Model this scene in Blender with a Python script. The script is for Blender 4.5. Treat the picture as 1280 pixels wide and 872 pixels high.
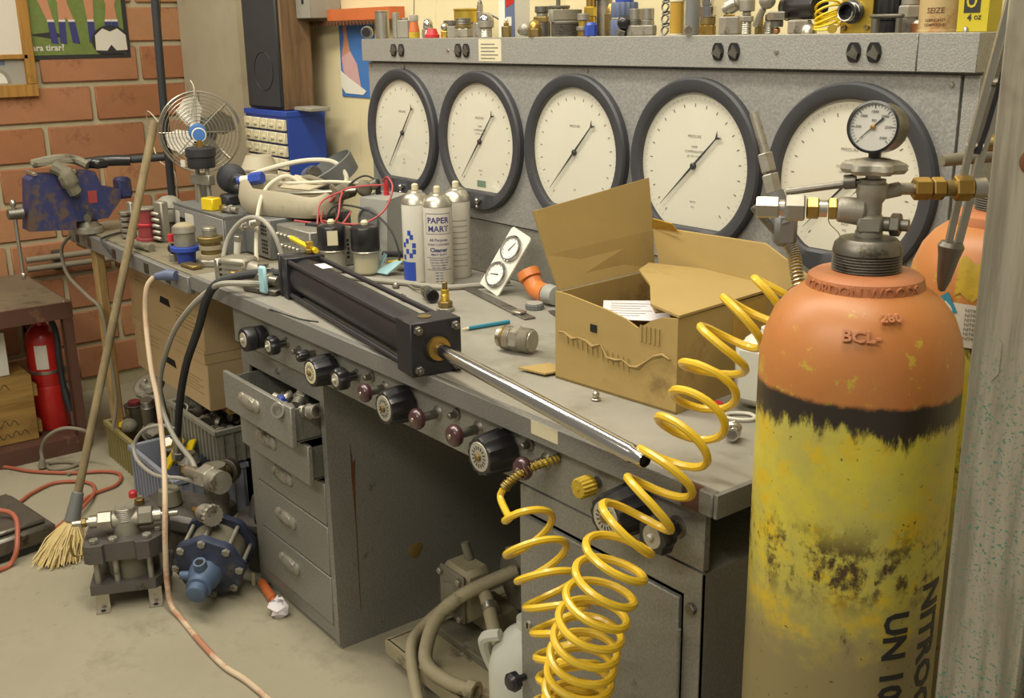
import bpy, bmesh, math, random
from mathutils import Vector as V, Matrix as Mx
random.seed(7)
for o in list(bpy.data.objects): bpy.data.objects.remove(o)
SC = bpy.context.scene; COL = SC.collection
PI = math.pi

# ------------------------------------------------------------------ camera, world, lamps, exposure
cam = bpy.data.objects.new('camera', bpy.data.cameras.new('camera')); COL.objects.link(cam)
R0 = (0.61325565, 0.78974253, -0.0149751); D0 = (0.20778779, -0.17958549, -0.96154734); F0 = (-0.76206413, 0.5865627, -0.27423067)
cam.matrix_world = Mx(((R0[0], -D0[0], -F0[0], 2.4954), (R0[1], -D0[1], -F0[1], -1.5621), (R0[2], -D0[2], -F0[2], 1.3710), (0, 0, 0, 1)))
cam.data.sensor_width = 36; cam.data.lens = 36 * 1348.07 / 1280; cam.data.shift_y = -10 / 1280; cam.data.clip_start = .02
SC.camera = cam
W = bpy.data.worlds.new('room_light'); SC.world = W; W.use_nodes = True
W.node_tree.nodes['Background'].inputs[0].default_value = (1.0, .93, .78, 1); W.node_tree.nodes['Background'].inputs[1].default_value = .30
def area(name, loc, tgt, sx, sy, power, col=(1, .93, .78)):
    l = bpy.data.lights.new(name, 'AREA'); l.shape = 'RECTANGLE'; l.size = sx; l.size_y = sy; l.energy = power; l.color = col
    o = bpy.data.objects.new(name, l); COL.objects.link(o); o.location = loc
    o.rotation_euler = (V(tgt) - V(loc)).to_track_quat('-Z', 'Y').to_euler(); return o
area('fluorescent_lamp', (.9, -.75, 2.75), (.9, -.55, 0), 2.6, .3, 50)
area('fluorescent_lamp', (-1.1, -1.5, 2.75), (-1.2, -1.1, 0), 2.4, .3, 40)
area('fluorescent_lamp', (1.6, -2.6, 2.75), (1.0, -.6, .6), 2.4, .3, 46)
SC.view_settings.view_transform = 'Standard'; SC.view_settings.look = 'None'; SC.view_settings.gamma = 1; SC.view_settings.exposure = 0.0
SC.view_settings.use_curve_mapping = False

# ------------------------------------------------------------------ materials
def lin(h):
    r = [int(h[i:i+2], 16) / 255 for i in (0, 2, 4)]
    return tuple(c / 12.92 if c <= .04045 else ((c + .055) / 1.055) ** 2.4 for c in r) + (1,)
class N:
    def __init__(s, name):
        s.m = bpy.data.materials.new(name); s.m.use_nodes = True; s.t = s.m.node_tree; s.b = s.t.nodes['Principled BSDF']
        s.tc = s.t.nodes.new('ShaderNodeTexCoord')
    def n(s, typ, **kw):
        x = s.t.nodes.new('ShaderNode' + typ)
        for k, v in kw.items():
            if k in x.inputs: x.inputs[k].default_value = v
            else: setattr(x, k, v)
        return x
    def l(s, a, b): s.t.links.new(a, b)
    def noise(s, scale, detail=4, rough=.6, stretch=None):
        n = s.n('TexNoise', Scale=scale, Detail=detail, Roughness=rough)
        if stretch:
            mp = s.n('Mapping'); mp.inputs['Scale'].default_value = stretch
            s.l(s.tc.outputs['Object'], mp.inputs[0]); s.l(mp.outputs[0], n.inputs['Vector'])
        else: s.l(s.tc.outputs['Object'], n.inputs['Vector'])
        return n.outputs['Fac']
    def step(s, fac, lo, hi):
        r = s.n('MapRange'); r.inputs[1].default_value = lo; r.inputs[2].default_value = hi; r.interpolation_type = 'SMOOTHSTEP'
        s.l(fac, r.inputs[0]); return r.outputs[0]
    def mix(s, fac, a, b, mode='MIX'):
        x = s.n('Mix', data_type='RGBA', blend_type=mode)
        for sk, v in ((x.inputs[0], fac), (x.inputs[6], a), (x.inputs[7], b)):
            if hasattr(v, 'links'): s.l(v, sk)
            else: sk.default_value = v
        return x.outputs[2]
    def math(s, op, a, b=0.0):
        x = s.n('Math', operation=op)
        for sk, v in ((x.inputs[0], a), (x.inputs[1], b)):
            if hasattr(v, 'links'): s.l(v, sk)
            else: sk.default_value = v
        return x.outputs[0]
    def bump(s, fac, strength, dist=.002):
        b = s.n('Bump', Strength=strength, Distance=dist); s.l(fac, b.inputs['Height']); s.l(b.outputs[0], s.b.inputs['Normal'])
    def base(s, c): s.l(c, s.b.inputs['Base Color'])
def mul(c, f): return tuple(min(1, x * f) for x in c[:3]) + (1,)
def mat(name, h, rough=.5, metal=0, var=.15, vs=14, dirt=None, da=(.55, .7), ds=9, bump=0, bs=120, coat=0):
    k = N(name); c = lin(h)
    col = k.mix(k.noise(vs), mul(c, 1 - var), mul(c, 1 + var))
    if dirt: col = k.mix(k.step(k.noise(ds, 7, .7), *da), col, lin(dirt))
    k.base(col); k.b.inputs['Roughness'].default_value = rough; k.b.inputs['Metallic'].default_value = metal
    if coat: k.b.inputs['Coat Weight'].default_value = coat; k.b.inputs['Coat Roughness'].default_value = .15
    if bump: k.bump(k.noise(bs, 3), bump)
    return k.m
def hammer(name, h, dirt=None, da=(.58, .72), rough=.42, scale=210):
    k = N(name); c = lin(h)
    f = k.noise(scale, 2, .4)
    col = k.mix(k.noise(5), mul(c, .85), mul(c, 1.12))
    col = k.mix(k.step(f, .35, .7), mul(c, .8), col)
    if dirt: col = k.mix(k.step(k.noise(11, 8, .75), *da), col, lin(dirt))
    k.base(col); k.b.inputs['Roughness'].default_value = rough; k.b.inputs['Metallic'].default_value = .25
    k.bump(f, .35, .002); return k.m
def wood(name, h, h2, axis='z', rough=.7, fine=40, specks=None):
    k = N(name); st = {'x': (1.5, 22, 22), 'y': (22, 1.5, 22), 'z': (22, 22, 1.5)}[axis]
    g = k.noise(fine / 22, 6, .65, st)
    col = k.mix(k.step(g, .35, .68), lin(h), lin(h2))
    col = k.mix(k.step(k.noise(6), .55, .75), col, mul(lin(h2), .75))
    if specks:
        sz = k.n('SeparateXYZ'); k.l(k.tc.outputs['Object'], sz.inputs[0]); zf = k.step(sz.outputs['Z'], 1.12, .98)
        col = k.mix(k.math('MULTIPLY', k.step(k.noise(300, 2), .58, .63), k.math('MULTIPLY', k.step(k.noise(3.5, 2), .40, .55), zf)), col, lin(specks))
    k.base(col); k.b.inputs['Roughness'].default_value = rough; k.bump(g, .3); return k.m

M = {}
M['hammer'] = hammer('grey_hammertone_paint', 'a09f9b')
M['hammer2'] = hammer('worn_grey_hammertone_paint', '8f8d84', '5f5a48', (.6, .72))
M['strip'] = hammer('smooth_grey_paint', 'a2a19b', '6c6248', (.66, .74), .45, 320)
M['lip'] = hammer('speckled_grey_edge', '84827d', '6d675a', (.62, .75), rough=.55, scale=420)
M['top'] = mat('worn_grey_laminate', '938f84', .5, var=.24, vs=6, dirt='6f6a58', da=(.5, .8), ds=5, bump=.1)
M['bench2'] = mat('dark_worn_benchtop', '7d745f', .6, var=.3, vs=9, dirt='4d4536', da=(.5, .7), ds=8)
M['steel'] = mat('brushed_steel', 'b4afa2', .35, .9, .18, 30, '6b6252', (.6, .75), 20)
M['steel_dk'] = mat('oily_steel', '77736a', .45, .8, .25, 25, '4a4234', (.55, .7), 22)
M['castal'] = mat('cast_aluminium', '9d988b', .5, .6, .25, 30, '5d5443', (.56, .7), 18, .25)
M['chrome'] = mat('polished_chrome', 'bfbcba', .16, 1, .03)
M['brass'] = mat('brass', 'b39350', .33, .9, .2, 30, '6e5a2c', (.58, .72), 25)
M['brass_br'] = mat('bright_brass', 'd8b850', .3, .85, .15, 30)
M['bronze'] = mat('dull_bronze', '8c7a4d', .45, .8, .25, 30, '514630', (.55, .7), 20)
M['copper'] = mat('copper', 'c0855c', .3, .9, .1)
M['black'] = mat('black_plastic', '1d1c1f', .35, 0, .2, 20, coat=.2)
M['blackm'] = mat('black_anodised_metal', '35343a', .42, .45, .2, 16, '4a463f', (.58, .75), 9)
M['rubber'] = mat('black_rubber', '2b2c30', .6, 0, .2)
M['burg'] = mat('burgundy_bakelite', '45262a', .3, 0, .2, 30, coat=.5)
M['plate'] = mat('etched_aluminium_plate', 'b0ab9c', .45, .3, .25, 60)
M['bezel'] = mat('dark_grey_bezel_enamel', '3f3f43', .5, .1, .15, 30, '8f8a7c', (.68, .72), 45)
M['dial'] = mat('cream_dial_card', 'dcd8c6', .55, 0, .05, 5)
M['dialb'] = mat('white_dial_card', 'e4e1d8', .5, 0, .04)
M['ink'] = mat('black_print', '2a2928', .6, 0, .05)
M['inkg'] = mat('grey_print', '77746a', .6, 0, .05)
M['inkb'] = mat('navy_print', '34356f', .6, 0, .08)
M['needle'] = mat('blued_needle', '3b3c40', .4, .5, .05)
M['green'] = mat('dull_green_tag', '6f8a76', .6)
M['greenr'] = mat('green_rag', '5f8f58', .85, 0, .25, 30)
M['white'] = mat('white_plastic', 'd8d5c8', .45, 0, .06)
M['paper'] = mat('paper', 'd9d3d6', .8, 0, .04)
M['card'] = mat('cream_card', 'cfc6a6', .75, 0, .12, 20)
M['cardb'] = mat('brown_cardboard', 'a68d55', .8, 0, .12, 8, '80683c', (.56, .74), 7, .35, 24)
M['cardb2'] = mat('tan_cardboard', 'c2a77c', .8, 0, .1, 5, '8d7552', (.62, .78), 5)
M['cardi'] = mat('torn_cardboard_core', '9c8453', .9, 0, .2, 30)
M['tape'] = mat('amber_packing_tape', 'b08a35', .3, 0, .2, 20, coat=.4)
M['yel'] = mat('yellow_polyurethane', 'd9b52c', .35, 0, .12, 18, '9b7e20', (.64, .75), 14, coat=.3)
M['yelp'] = mat('yellow_plastic', 'e0c21c', .45, 0, .08)
M['yeld'] = mat('dirty_yellow_knob', 'b79a2c', .55, 0, .3, 60, '5a4a1c', (.55, .7), 70)
M['red'] = mat('red_paint', 'b0241f', .35, 0, .12, 12, coat=.3)
M['redp'] = mat('red_plastic', 'c13038', .4, 0, .1)
M['maroon'] = mat('dusty_red_paint', '8d3a3c', .5, 0, .2, 20)
M['blue'] = mat('blue_painted_steel', '24439c', .5, 0, .1, 6)
M['bluev'] = mat('worn_dark_blue_enamel', '2f3560', .5, .1, .25, 16, '5a4a40', (.5, .62), 12, .2)
M['bluep'] = mat('blue_plastic', '2f4aa6', .4, 0, .1)
M['bluegr'] = mat('slate_blue_plastic', '5a6480', .5, 0, .1)
M['blued'] = mat('dark_blue_cast_paint', '343c52', .5, .2, .2, 20, '5e564b', (.56, .68), 14, .2)
M['blueb'] = mat('chipped_blue_casting', '52647f', .5, .2, .2, 20, '6d675c', (.58, .7), 16)
M['teal'] = mat('teal_pencil', '2f7f96', .45, 0, .1)
M['lblue'] = mat('pale_blue_plastic', '9dc4cc', .5, 0, .06)
M['orange'] = mat('orange_enamel', 'bd6536', .5, 0, .2, 12)
M['orangec'] = mat('orange_cord', 'a35a42', .55, 0, .15, 20)
M['pvc'] = mat('orange_pipe_plastic', 'd07a3c', .4, 0, .1)
M['pinkhose'] = mat('cream_pink_hose', 'c9b396', .5, 0, .18, 9, 'b07a60', (.5, .62), 5)
M['hoseg'] = mat('grey_hose', '9a968a', .55, 0, .15, 12)
M['hosed'] = mat('dusty_hose', '7e7664', .7, 0, .2, 12)
M['wirer'] = mat('red_wire', 'b04848', .5, 0, .1)
M['wirew'] = mat('white_wire', 'cfc8b4', .5, 0, .1)
M['leather'] = mat('beige_vinyl', 'b5ac94', .55, 0, .12, 9, '8d8268', (.6, .75), 7)
M['greyp'] = mat('light_grey_plastic', '9a9a92', .5, 0, .08)
M['greyd'] = mat('mid_grey_painted_case', '6f706e', .5, .1, .12, 10)
M['dust'] = mat('dusty_machine_grey', '75705f', .75, .1, .25, 14, '4c473a', (.55, .7), 12, .2)
M['dustb'] = mat('dusty_beige_casting', '9d9377', .7, .1, .2, 14, '5d5543', (.55, .7), 12, .2)
M['galv'] = mat('grey_plastic_tub', '8f8c80', .5, 0, .1, 8, '66614f', (.58, .74), 7)
M['bluebin'] = mat('blue_grey_bin', '8a8f9c', .55, 0, .1, 8)
M['olive'] = mat('olive_bin', '8c8252', .6, 0, .15, 8, '5f5738', (.55, .7), 8)
M['brownst'] = mat('rusty_brown_steel', '5d3f33', .6, .2, .2, 12, '7d5a44', (.58, .7), 14)
M['carttop'] = mat('worn_brown_table_top', '6f6350', .6, .1, .3, 7, '4a3f33', (.5, .7), 8)
M['broomb'] = mat('broom_straw', 'c8b27a', .85, 0, .25, 60)
M['rust'] = mat('rust_stain', '5f3a22', .8, 0, .3, 30)
M['dirtspot'] = mat('yellowed_spot', '7d6632', .8, 0, .3, 40)
M['mortar'] = mat('grey_mortar', 'b0a688', .9, 0, .15, 20, bump=.4, bs=200)
M['pad'] = mat('purple_grey_casting', '625d59', .5, .4, .2, 20, '494339', (.56, .68), 16, .2)
M['amber'] = mat('rusty_cream_tin', 'b8a172', .5, .1, .12, 20, '9c6a35', (.5, .68), 16)
M['cream'] = mat('cream_jug_plastic', 'd8cd98', .45, 0, .06)
M['jug'] = mat('milky_jug_plastic', 'c9c9bd', .45, 0, .08)
M['dk'] = mat('dark_void_black', '141312', .8, 0, .1)
M['skin'] = mat('printed_skin_tone', 'b98160', .6, 0, .1)
M['grass'] = mat('printed_grass', '68793a', .6, 0, .3, 40)
M['skyp'] = mat('printed_blue', '3f6fae', .5, 0, .12)
M['pinkp'] = mat('printed_pink', 'c09a98', .5, 0, .15)
M['label'] = mat('white_label', 'cfc9bc', .6, 0, .06)
M['labely'] = mat('yellow_label', 'bcab26', .5, 0, .08)
M['frame'] = wood('oak_picture_frame', 'a97c34', '8a6126', 'z')
M['walnut'] = wood('walnut_veneer', '7c6142', '5a432b', 'z')
M['post'] = wood('weathered_grey_timber', '948d7c', '6f6857', 'z', .8, 46, '45705f')
M['pine'] = wood('pale_pine', 'b89a68', '9b7d4d', 'z')
M['ply'] = wood('old_plywood', '9a7a3e', '7c5e2c', 'y')
M['broomh'] = wood('broom_handle_wood', '8d7d5b', '75664a', 'z')
M['concrete'] = mat('concrete_pilaster', 'a39a82', .85, 0, .16, 5, '8a8168', (.55, .75), 4, .2, 60)

def mk_brick(i, h):
    return mat('terracotta_block_%d' % i, h, .9, 0, .16, 9, '7a4c36', (.55, .72), 8, .6, 90)
M['bricks'] = [mk_brick(i, h) for i, h in enumerate(('a3714f', '9b6845', '9c6b4b', 'a87a55'))]
def mk_wall():
    k = N('stained_cream_plaster'); c = lin('d6c9a0')
    col = k.mix(k.noise(3), mul(c, .88), mul(c, 1.08))
    col = k.mix(k.step(k.noise(5, 7, .7, (6, 6, 1)), .58, .76), col, lin('9c8f6a'))
    k.base(col); k.b.inputs['Roughness'].default_value = .85; k.bump(k.noise(70, 4), .25); return k.m
M['wall'] = mk_wall()
def mk_floor():
    k = N('stained_concrete_floor'); c = lin('9c957f')
    col = k.mix(k.noise(2.2, 6), mul(c, .7), mul(c, 1.15))
    col = k.mix(k.step(k.noise(4.5, 9, .75), .5, .78), col, lin('6e6754'))
    col = k.mix(k.step(k.noise(26, 6, .7), .62, .76), col, lin('59523f'))
    k.base(col); k.b.inputs['Roughness'].default_value = .75; k.bump(k.noise(45, 6), .2); return k.m
M['floor'] = mk_floor()
def mk_gas(name, seam):
    k = N(name); sp = k.n('SeparateXYZ'); k.l(k.tc.outputs['Object'], sp.inputs[0]); z = sp.outputs['Z']
    n1 = k.noise(22, 8, .7); n2 = k.noise(7, 8, .7); n3 = k.noise(14, 9, .75, (1, 1, .35)); n4 = k.noise(60, 5, .7)
    yel = k.mix(k.step(n2, .4, .62), lin('cabd3c'), lin('b5ab52'))
    yel = k.mix(k.step(n1, .5, .62), yel, lin('cdb02a'))
    low = k.step(k.math('ADD', k.math('ADD', z, k.math('MULTIPLY', n2, .20)), k.math('MULTIPLY', n1, .22)), seam - .13, seam + .02)       # bare, worn lower paint
    yel = k.mix(low, lin('8a7d55'), yel)
    col = k.mix(k.step(n3, .6, .68), yel, lin('4c3a1c'))
    col = k.mix(k.step(k.noise(95, 5, .7), .63, .69), col, lin('5a4520'))
    rb = k.math('SUBTRACT', .10, k.math('ABSOLUTE', k.math('SUBTRACT', z, seam - .205)))      # rust belt
    col = k.mix(k.math('MULTIPLY', k.step(rb, .03, .09), k.step(k.math('ADD', k.math('MULTIPLY', n3, .6), k.math('MULTIPLY', n4, .4)), .46, .56)), col, lin('44331d'))
    dz = k.math('SUBTRACT', z, k.math('MULTIPLY', k.math('SUBTRACT', n3, .5), .16))           # black band and its drips
    col = k.mix(k.step(dz, seam - .048, seam - .03), col, lin('2c241d'))
    zn = k.math('ADD', z, k.math('MULTIPLY', k.math('SUBTRACT', n1, .5), .022))
    org = k.mix(n2, lin('a5622f'), lin('bf8146'))
    org = k.mix(k.step(n4, .66, .7), org, lin('a99a35'))
    fleck = k.step(k.math('ADD', k.noise(34, 6, .7), k.math('MULTIPLY', k.math('SUBTRACT', seam + .06, z), .9)), .62, .68)
    org = k.mix(fleck, org, lin('b59a38'))
    col = k.mix(k.step(zn, seam - .012, seam - .004), col, org)
    k.base(col); k.b.inputs['Roughness'].default_value = .42; k.bump(n1, .15); return k.m
M['gas'] = mk_gas('yellow_and_orange_cylinder_paint', .985)
M['gas2'] = mk_gas('yellow_and_orange_cylinder_paint_rear', 1.0)
M['gasn'] = mat('orange_cylinder_neck_paint', 'b0714a', .45, 0, .15, 20, '85603a', (.62, .7), 30)
def mk_glass():
    k = N('gauge_glass'); t = k.n('BsdfTransparent'); g = k.n('BsdfGlossy', Roughness=.08); lw = k.n('LayerWeight', Blend=.5); f = k.n('MapRange'); f.inputs[3].default_value = .04; f.inputs[4].default_value = .35; pw = k.n('Math', operation='POWER'); pw.inputs[1].default_value = 4; k.l(lw.outputs['Facing'], pw.inputs[0]); k.l(pw.outputs[0], f.inputs[0]); mx = k.n('MixShader')
    k.l(f.outputs[0], mx.inputs[0]); k.l(t.outputs[0], mx.inputs[1]); k.l(g.outputs[0], mx.inputs[2])
    k.l(mx.outputs[0], k.t.nodes['Material Output'].inputs[0]); return k.m
M['glass'] = mk_glass()
def mk_clear():
    k = N('cloudy_clear_plastic'); b = k.b; b.inputs['Base Color'].default_value = lin('bdb9a6'); b.inputs['Roughness'].default_value = .2
    t = k.n('BsdfTransparent'); mx = k.n('MixShader'); mx.inputs[0].default_value = .55
    k.l(t.outputs[0], mx.inputs[1]); k.l(b.outputs[0], mx.inputs[2]); k.l(mx.outputs[0], k.t.nodes['Material Output'].inputs[0]); return k.m
M['clear'] = mk_clear()

# ------------------------------------------------------------------ mesh building
def frame(p, d, up=None):
    z = V(d).normalized(); u = V(up) if up else (V((0, 0, 1)) if abs(z.z) < .95 else V((1, 0, 0)))
    x = u.cross(z).normalized(); y = z.cross(x)
    return Mx(((x.x, y.x, z.x, p[0]), (x.y, y.y, z.y, p[1]), (x.z, y.z, z.z, p[2]), (0, 0, 0, 1)))
def crv(pts, k=6, closed=False):
    P = [V(p) for p in pts]; n = len(P); out = []
    for i in range(n if closed else n - 1):
        g = (lambda j: P[j % n]) if closed else (lambda j: P[max(0, min(n - 1, j))])
        a, b, c, d = g(i - 1), g(i), g(i + 1), g(i + 2)
        for s in range(k):
            t = s / k
            out.append(.5 * ((2 * b) + (c - a) * t + (2 * a - 5 * b + 4 * c - d) * t * t + (3 * b - a - 3 * c + d) * t ** 3))
    if not closed: out.append(P[-1])
    return out
class MB:
    def __init__(s): s.v = []; s.f = []; s.mi = []; s.m = 0; s.x = Mx()
    def add(s, vs, fs):
        b = len(s.v); s.v += [s.x @ V(p) for p in vs]; s.f += [tuple(i + b for i in f) for f in fs]; s.mi += [s.m] * len(fs); return s
    def box(s, c, d, b=0, rz=0):
        hx, hy, hz = d[0] / 2, d[1] / 2, d[2] / 2; r = Mx.Rotation(rz, 3, 'Z'); c = V(c); b = min(b, hx * .9, hy * .9, hz * .9)
        if b <= 0:
            vs = [(i * hx, j * hy, k * hz) for i in (-1, 1) for j in (-1, 1) for k in (-1, 1)]
            fs = [(0, 1, 3, 2), (4, 6, 7, 5), (0, 4, 5, 1), (2, 3, 7, 6), (0, 2, 6, 4), (1, 5, 7, 3)]
            return s.add([c + r @ V(p) for p in vs], fs)
        bm = bmesh.new(); bmesh.ops.create_cube(bm, size=1)
        for v in bm.verts: v.co = V((v.co.x * 2 * hx, v.co.y * 2 * hy, v.co.z * 2 * hz))
        bmesh.ops.bevel(bm, geom=bm.edges[:], offset=b, segments=1, affect='EDGES')
        bm.verts.index_update(); vs = [c + r @ v.co for v in bm.verts]; fs = [tuple(v.index for v in f.verts) for f in bm.faces]; bm.free()
        return s.add(vs, fs)
    def bb(s, a, b, bev=0): return s.box([(a[i] + b[i]) / 2 for i in range(3)], [abs(b[i] - a[i]) for i in range(3)], bev)
    def lathe(s, p, d, prof, n=24, ang=0, flute=None):
        F = frame(p, d); vs = []; fs = []
        for (r, h) in prof:
            for i in range(n):
                a = ang + 2 * PI * i / n; rr = r * (flute(a) if flute and r > 1e-4 else 1); vs.append(F @ V((rr * math.cos(a), rr * math.sin(a), h)))
        for k in range(len(prof) - 1):
            for i in range(n):
                j = (i + 1) % n; fs.append((k * n + i, k * n + j, (k + 1) * n + j, (k + 1) * n + i))
        if prof[0][0] > 1e-4: fs.append(tuple(range(n))[::-1])
        if prof[-1][0] > 1e-4: fs.append(tuple((len(prof) - 1) * n + i for i in range(n)))
        return s.add(vs, fs)
    def cyl(s, a, b, r, r2=None, n=16, bev=0):
        r2 = r if r2 is None else r2; a = V(a); b = V(b); L = (b - a).length
        pr = [(r, 0), (r2, L)] if not bev else [(r - bev, 0), (r, bev), (r2, L - bev), (r2 - bev, L)]
        return s.lathe(a, b - a, pr, n)
    def hexa(s, a, b, r, n=6):
        L = (V(b) - V(a)).length; c = min(.12 * r, L * .3); return s.lathe(a, V(b) - V(a), [(r * .9, 0), (r, c), (r, L - c), (r * .9, L)], n, .3)
    def thread(s, a, b, r, turns=7, n=16):
        L = (V(b) - V(a)).length; pr = []
        for i in range(turns): pr += [(r * .93, L * i / turns), (r, L * (i + .5) / turns)]
        return s.lathe(a, V(b) - V(a), pr + [(r * .9, L)], n)
    def ball(s, c, r, n=14, sc=(1, 1, 1)):
        m = max(6, n // 2); c = V(c); vs = []; fs = []
        for k in range(m + 1):
            t = PI * k / m
            for i in range(n): a = 2 * PI * i / n; vs.append(c + V((sc[0] * r * math.sin(t) * math.cos(a), sc[1] * r * math.sin(t) * math.sin(a), -sc[2] * r * math.cos(t))))
        for k in range(m):
            for i in range(n): j = (i + 1) % n; fs.append((k * n + i, k * n + j, (k + 1) * n + j, (k + 1) * n + i))
        return s.add(vs, fs)
    def tube(s, pts, r, n=8, closed=False):
        P = [V(p) for p in pts]; m = len(P); vs = []; fs = []; nx = None
        for i in range(m):
            t = (P[(i + 1) % m] - P[i - 1]) if closed else (P[min(m - 1, i + 1)] - P[max(0, i - 1)])
            t.normalize()
            if nx is None: nx = t.orthogonal().normalized()
            nx = (nx - t * nx.dot(t)).normalized(); ny = t.cross(nx); rr = r[i] if isinstance(r, (list, tuple)) else r
            for k in range(n): a = 2 * PI * k / n; vs.append(P[i] + rr * (math.cos(a) * nx + math.sin(a) * ny))
        for i in range(m if closed else m - 1):
            i2 = (i + 1) % m
            for k in range(n): j = (k + 1) % n; fs.append((i * n + k, i * n + j, i2 * n + j, i2 * n + k))
        if not closed: fs += [tuple(range(n))[::-1], tuple((m - 1) * n + k for k in range(n))]
        return s.add(vs, fs)
    def prism(s, poly, F, h):
        n = len(poly); vs = [F @ V((p[0], p[1], 0)) for p in poly] + [F @ V((p[0], p[1], h)) for p in poly]
        return s.add(vs, [tuple(range(n))[::-1], tuple(range(n, 2 * n))] + [(i, (i + 1) % n, n + (i + 1) % n, n + i) for i in range(n)])
    def plate(s, quad, th):                                   # a bent or tilted sheet of real thickness from its corners
        q = [V(p) for p in quad]; nn = (q[1] - q[0]).cross(q[-1] - q[0]).normalized() * th; n = len(q)
        return s.add(q + [p + nn for p in q], [tuple(range(n))[::-1], tuple(range(n, 2 * n))] + [(i, (i + 1) % n, n + (i + 1) % n, n + i) for i in range(n)])
    def text(s, txt, size, fn, depth=.0004, bold=.0, fine=0):         # lettering mapped through fn(u, v, w)
        c = bpy.data.curves.new('t', 'FONT'); c.body = txt; c.size = size; c.align_x = 'CENTER'; c.align_y = 'CENTER'; c.resolution_u = 2; c.extrude = depth; c.offset = bold * size
        o = bpy.data.objects.new('t', c); COL.objects.link(o); dg = bpy.context.evaluated_depsgraph_get(); e = o.evaluated_get(dg); me = e.to_mesh()
        bm = bmesh.new(); bm.from_mesh(me)
        if fine:                                              # short edges, so that the letters can follow a curved surface
            for _ in range(4):
                bmesh.ops.triangulate(bm, faces=bm.faces[:]); ed = [x for x in bm.edges if x.calc_length() > fine]
                if not ed: break
                bmesh.ops.subdivide_edges(bm, edges=ed, cuts=1)
            bmesh.ops.triangulate(bm, faces=bm.faces[:])
        bm.verts.index_update(); vs = [fn(v.co.x, v.co.y, v.co.z) for v in bm.verts]; fs = [tuple(v.index for v in f.verts) for f in bm.faces]; bm.free()
        e.to_mesh_clear(); bpy.data.objects.remove(o); bpy.data.curves.remove(c); return s.add(vs, fs)
    def mesh(s, name, mats):
        me = bpy.data.meshes.new(name); me.from_pydata([tuple(v) for v in s.v], [], s.f)
        for m in (mats if isinstance(mats, (list, tuple)) else [mats]): me.materials.append(M[m] if isinstance(m, str) else m)
        me.polygons.foreach_set('material_index', s.mi)
        bm = bmesh.new(); bm.from_mesh(me); bmesh.ops.recalc_face_normals(bm, faces=bm.faces); bm.to_mesh(me); bm.free()
        me.shade_smooth(); me.set_sharp_from_angle(angle=.62); return me
def flat(F, w=0): return lambda u, v, d: F @ V((u, v, d + w))
def tag(o, label=None, cat=None, group=None, kind=None):
    if label: o['label'] = label
    if cat: o['category'] = cat
    if group: o['group'] = group
    if kind: o['kind'] = kind
    return o
def part(p, name, mb, m, label=None, kind=None):
    o = bpy.data.objects.new(name, mb.mesh(name, m)); COL.objects.link(o); o.parent = p; return tag(o, label, kind=kind)
def thing(name, label, cat, loc=(0, 0, 0), rz=0, group=None):
    o = bpy.data.objects.new(name, None); COL.objects.link(o); o.empty_display_size = .02; o.location = loc; o.rotation_euler = (0, 0, rz); return tag(o, label, cat, group)
def solo(name, mb, m, label, cat, loc=(0, 0, 0), group=None, kind=None):     # one-mesh thing; mesh given in world space, origin moved to loc
    me = mb.mesh(name, m); me.transform(Mx.Translation(-V(loc))); o = bpy.data.objects.new(name, me); COL.objects.link(o); o.location = loc; return tag(o, label, cat, group, kind)
def struct(name, mb, m, parent=None):
    o = bpy.data.objects.new(name, mb.mesh(name, m)); COL.objects.link(o)
    if parent: o.parent = parent
    else: o['kind'] = 'structure'
    return o
def dup(root, loc, rz=None, label=None):
    r = root.copy(); COL.objects.link(r); r.location = loc
    if rz is not None: r.rotation_euler = (0, 0, rz)
    if label: r['label'] = label
    for ch in list(root.children):
        c = ch.copy(); COL.objects.link(c); c.parent = r
        for g in ch.children: d = g.copy(); COL.objects.link(d); d.parent = c
    return r
X, Y, Z = V((1, 0, 0)), V((0, 1, 0)), V((0, 0, 1))
def fit(name, label, cat, loc, axis, segs, group=None):     # turned fittings: a run of parts along one axis, loc = start of the axis
    t = thing(name, label, cat, loc, 0, group); d = V(axis).normalized(); h = 0
    for (pn, kind, r, L, m) in segs:
        a = d * h; b = d * (h + L); mb = MB()
        if kind == 'c': mb.cyl(a, b, r, n=18, bev=min(.0012, L * .3, r * .3))
        elif kind == 'h': mb.hexa(a, b, r)
        elif kind == 't': mb.thread(a, b, r, max(3, int(L / .0035)))
        elif kind == 'd': mb.lathe(a, d, [(r, 0), (r * .97, L * .35), (r * .75, L * .75), (r * .4, L * .95), (0, L)], 18)
        elif kind == 'k': mb.lathe(a, d, [(r * .95, 0), (r, L * .1), (r, L * .9), (r * .95, L)], 48, 0, lambda q: 1 + .05 * math.cos(q * 16))
        elif kind == 'o': mb.lathe(a, d, [(r * .7, L), (r * .7, L * .1), (0, L * .1)], 18); mb.lathe(a, d, [(0, 0), (r, 0), (r, L * .95), (r * .95, L), (r * .7, L)], 18)
        elif kind == 'n': mb.cyl(a, b, r, r * .7, n=18)
        elif kind == 'b': mb.ball((a + b) / 2, L / 2, 14)
        part(t, pn, mb, m); h += L
    return t
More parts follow.
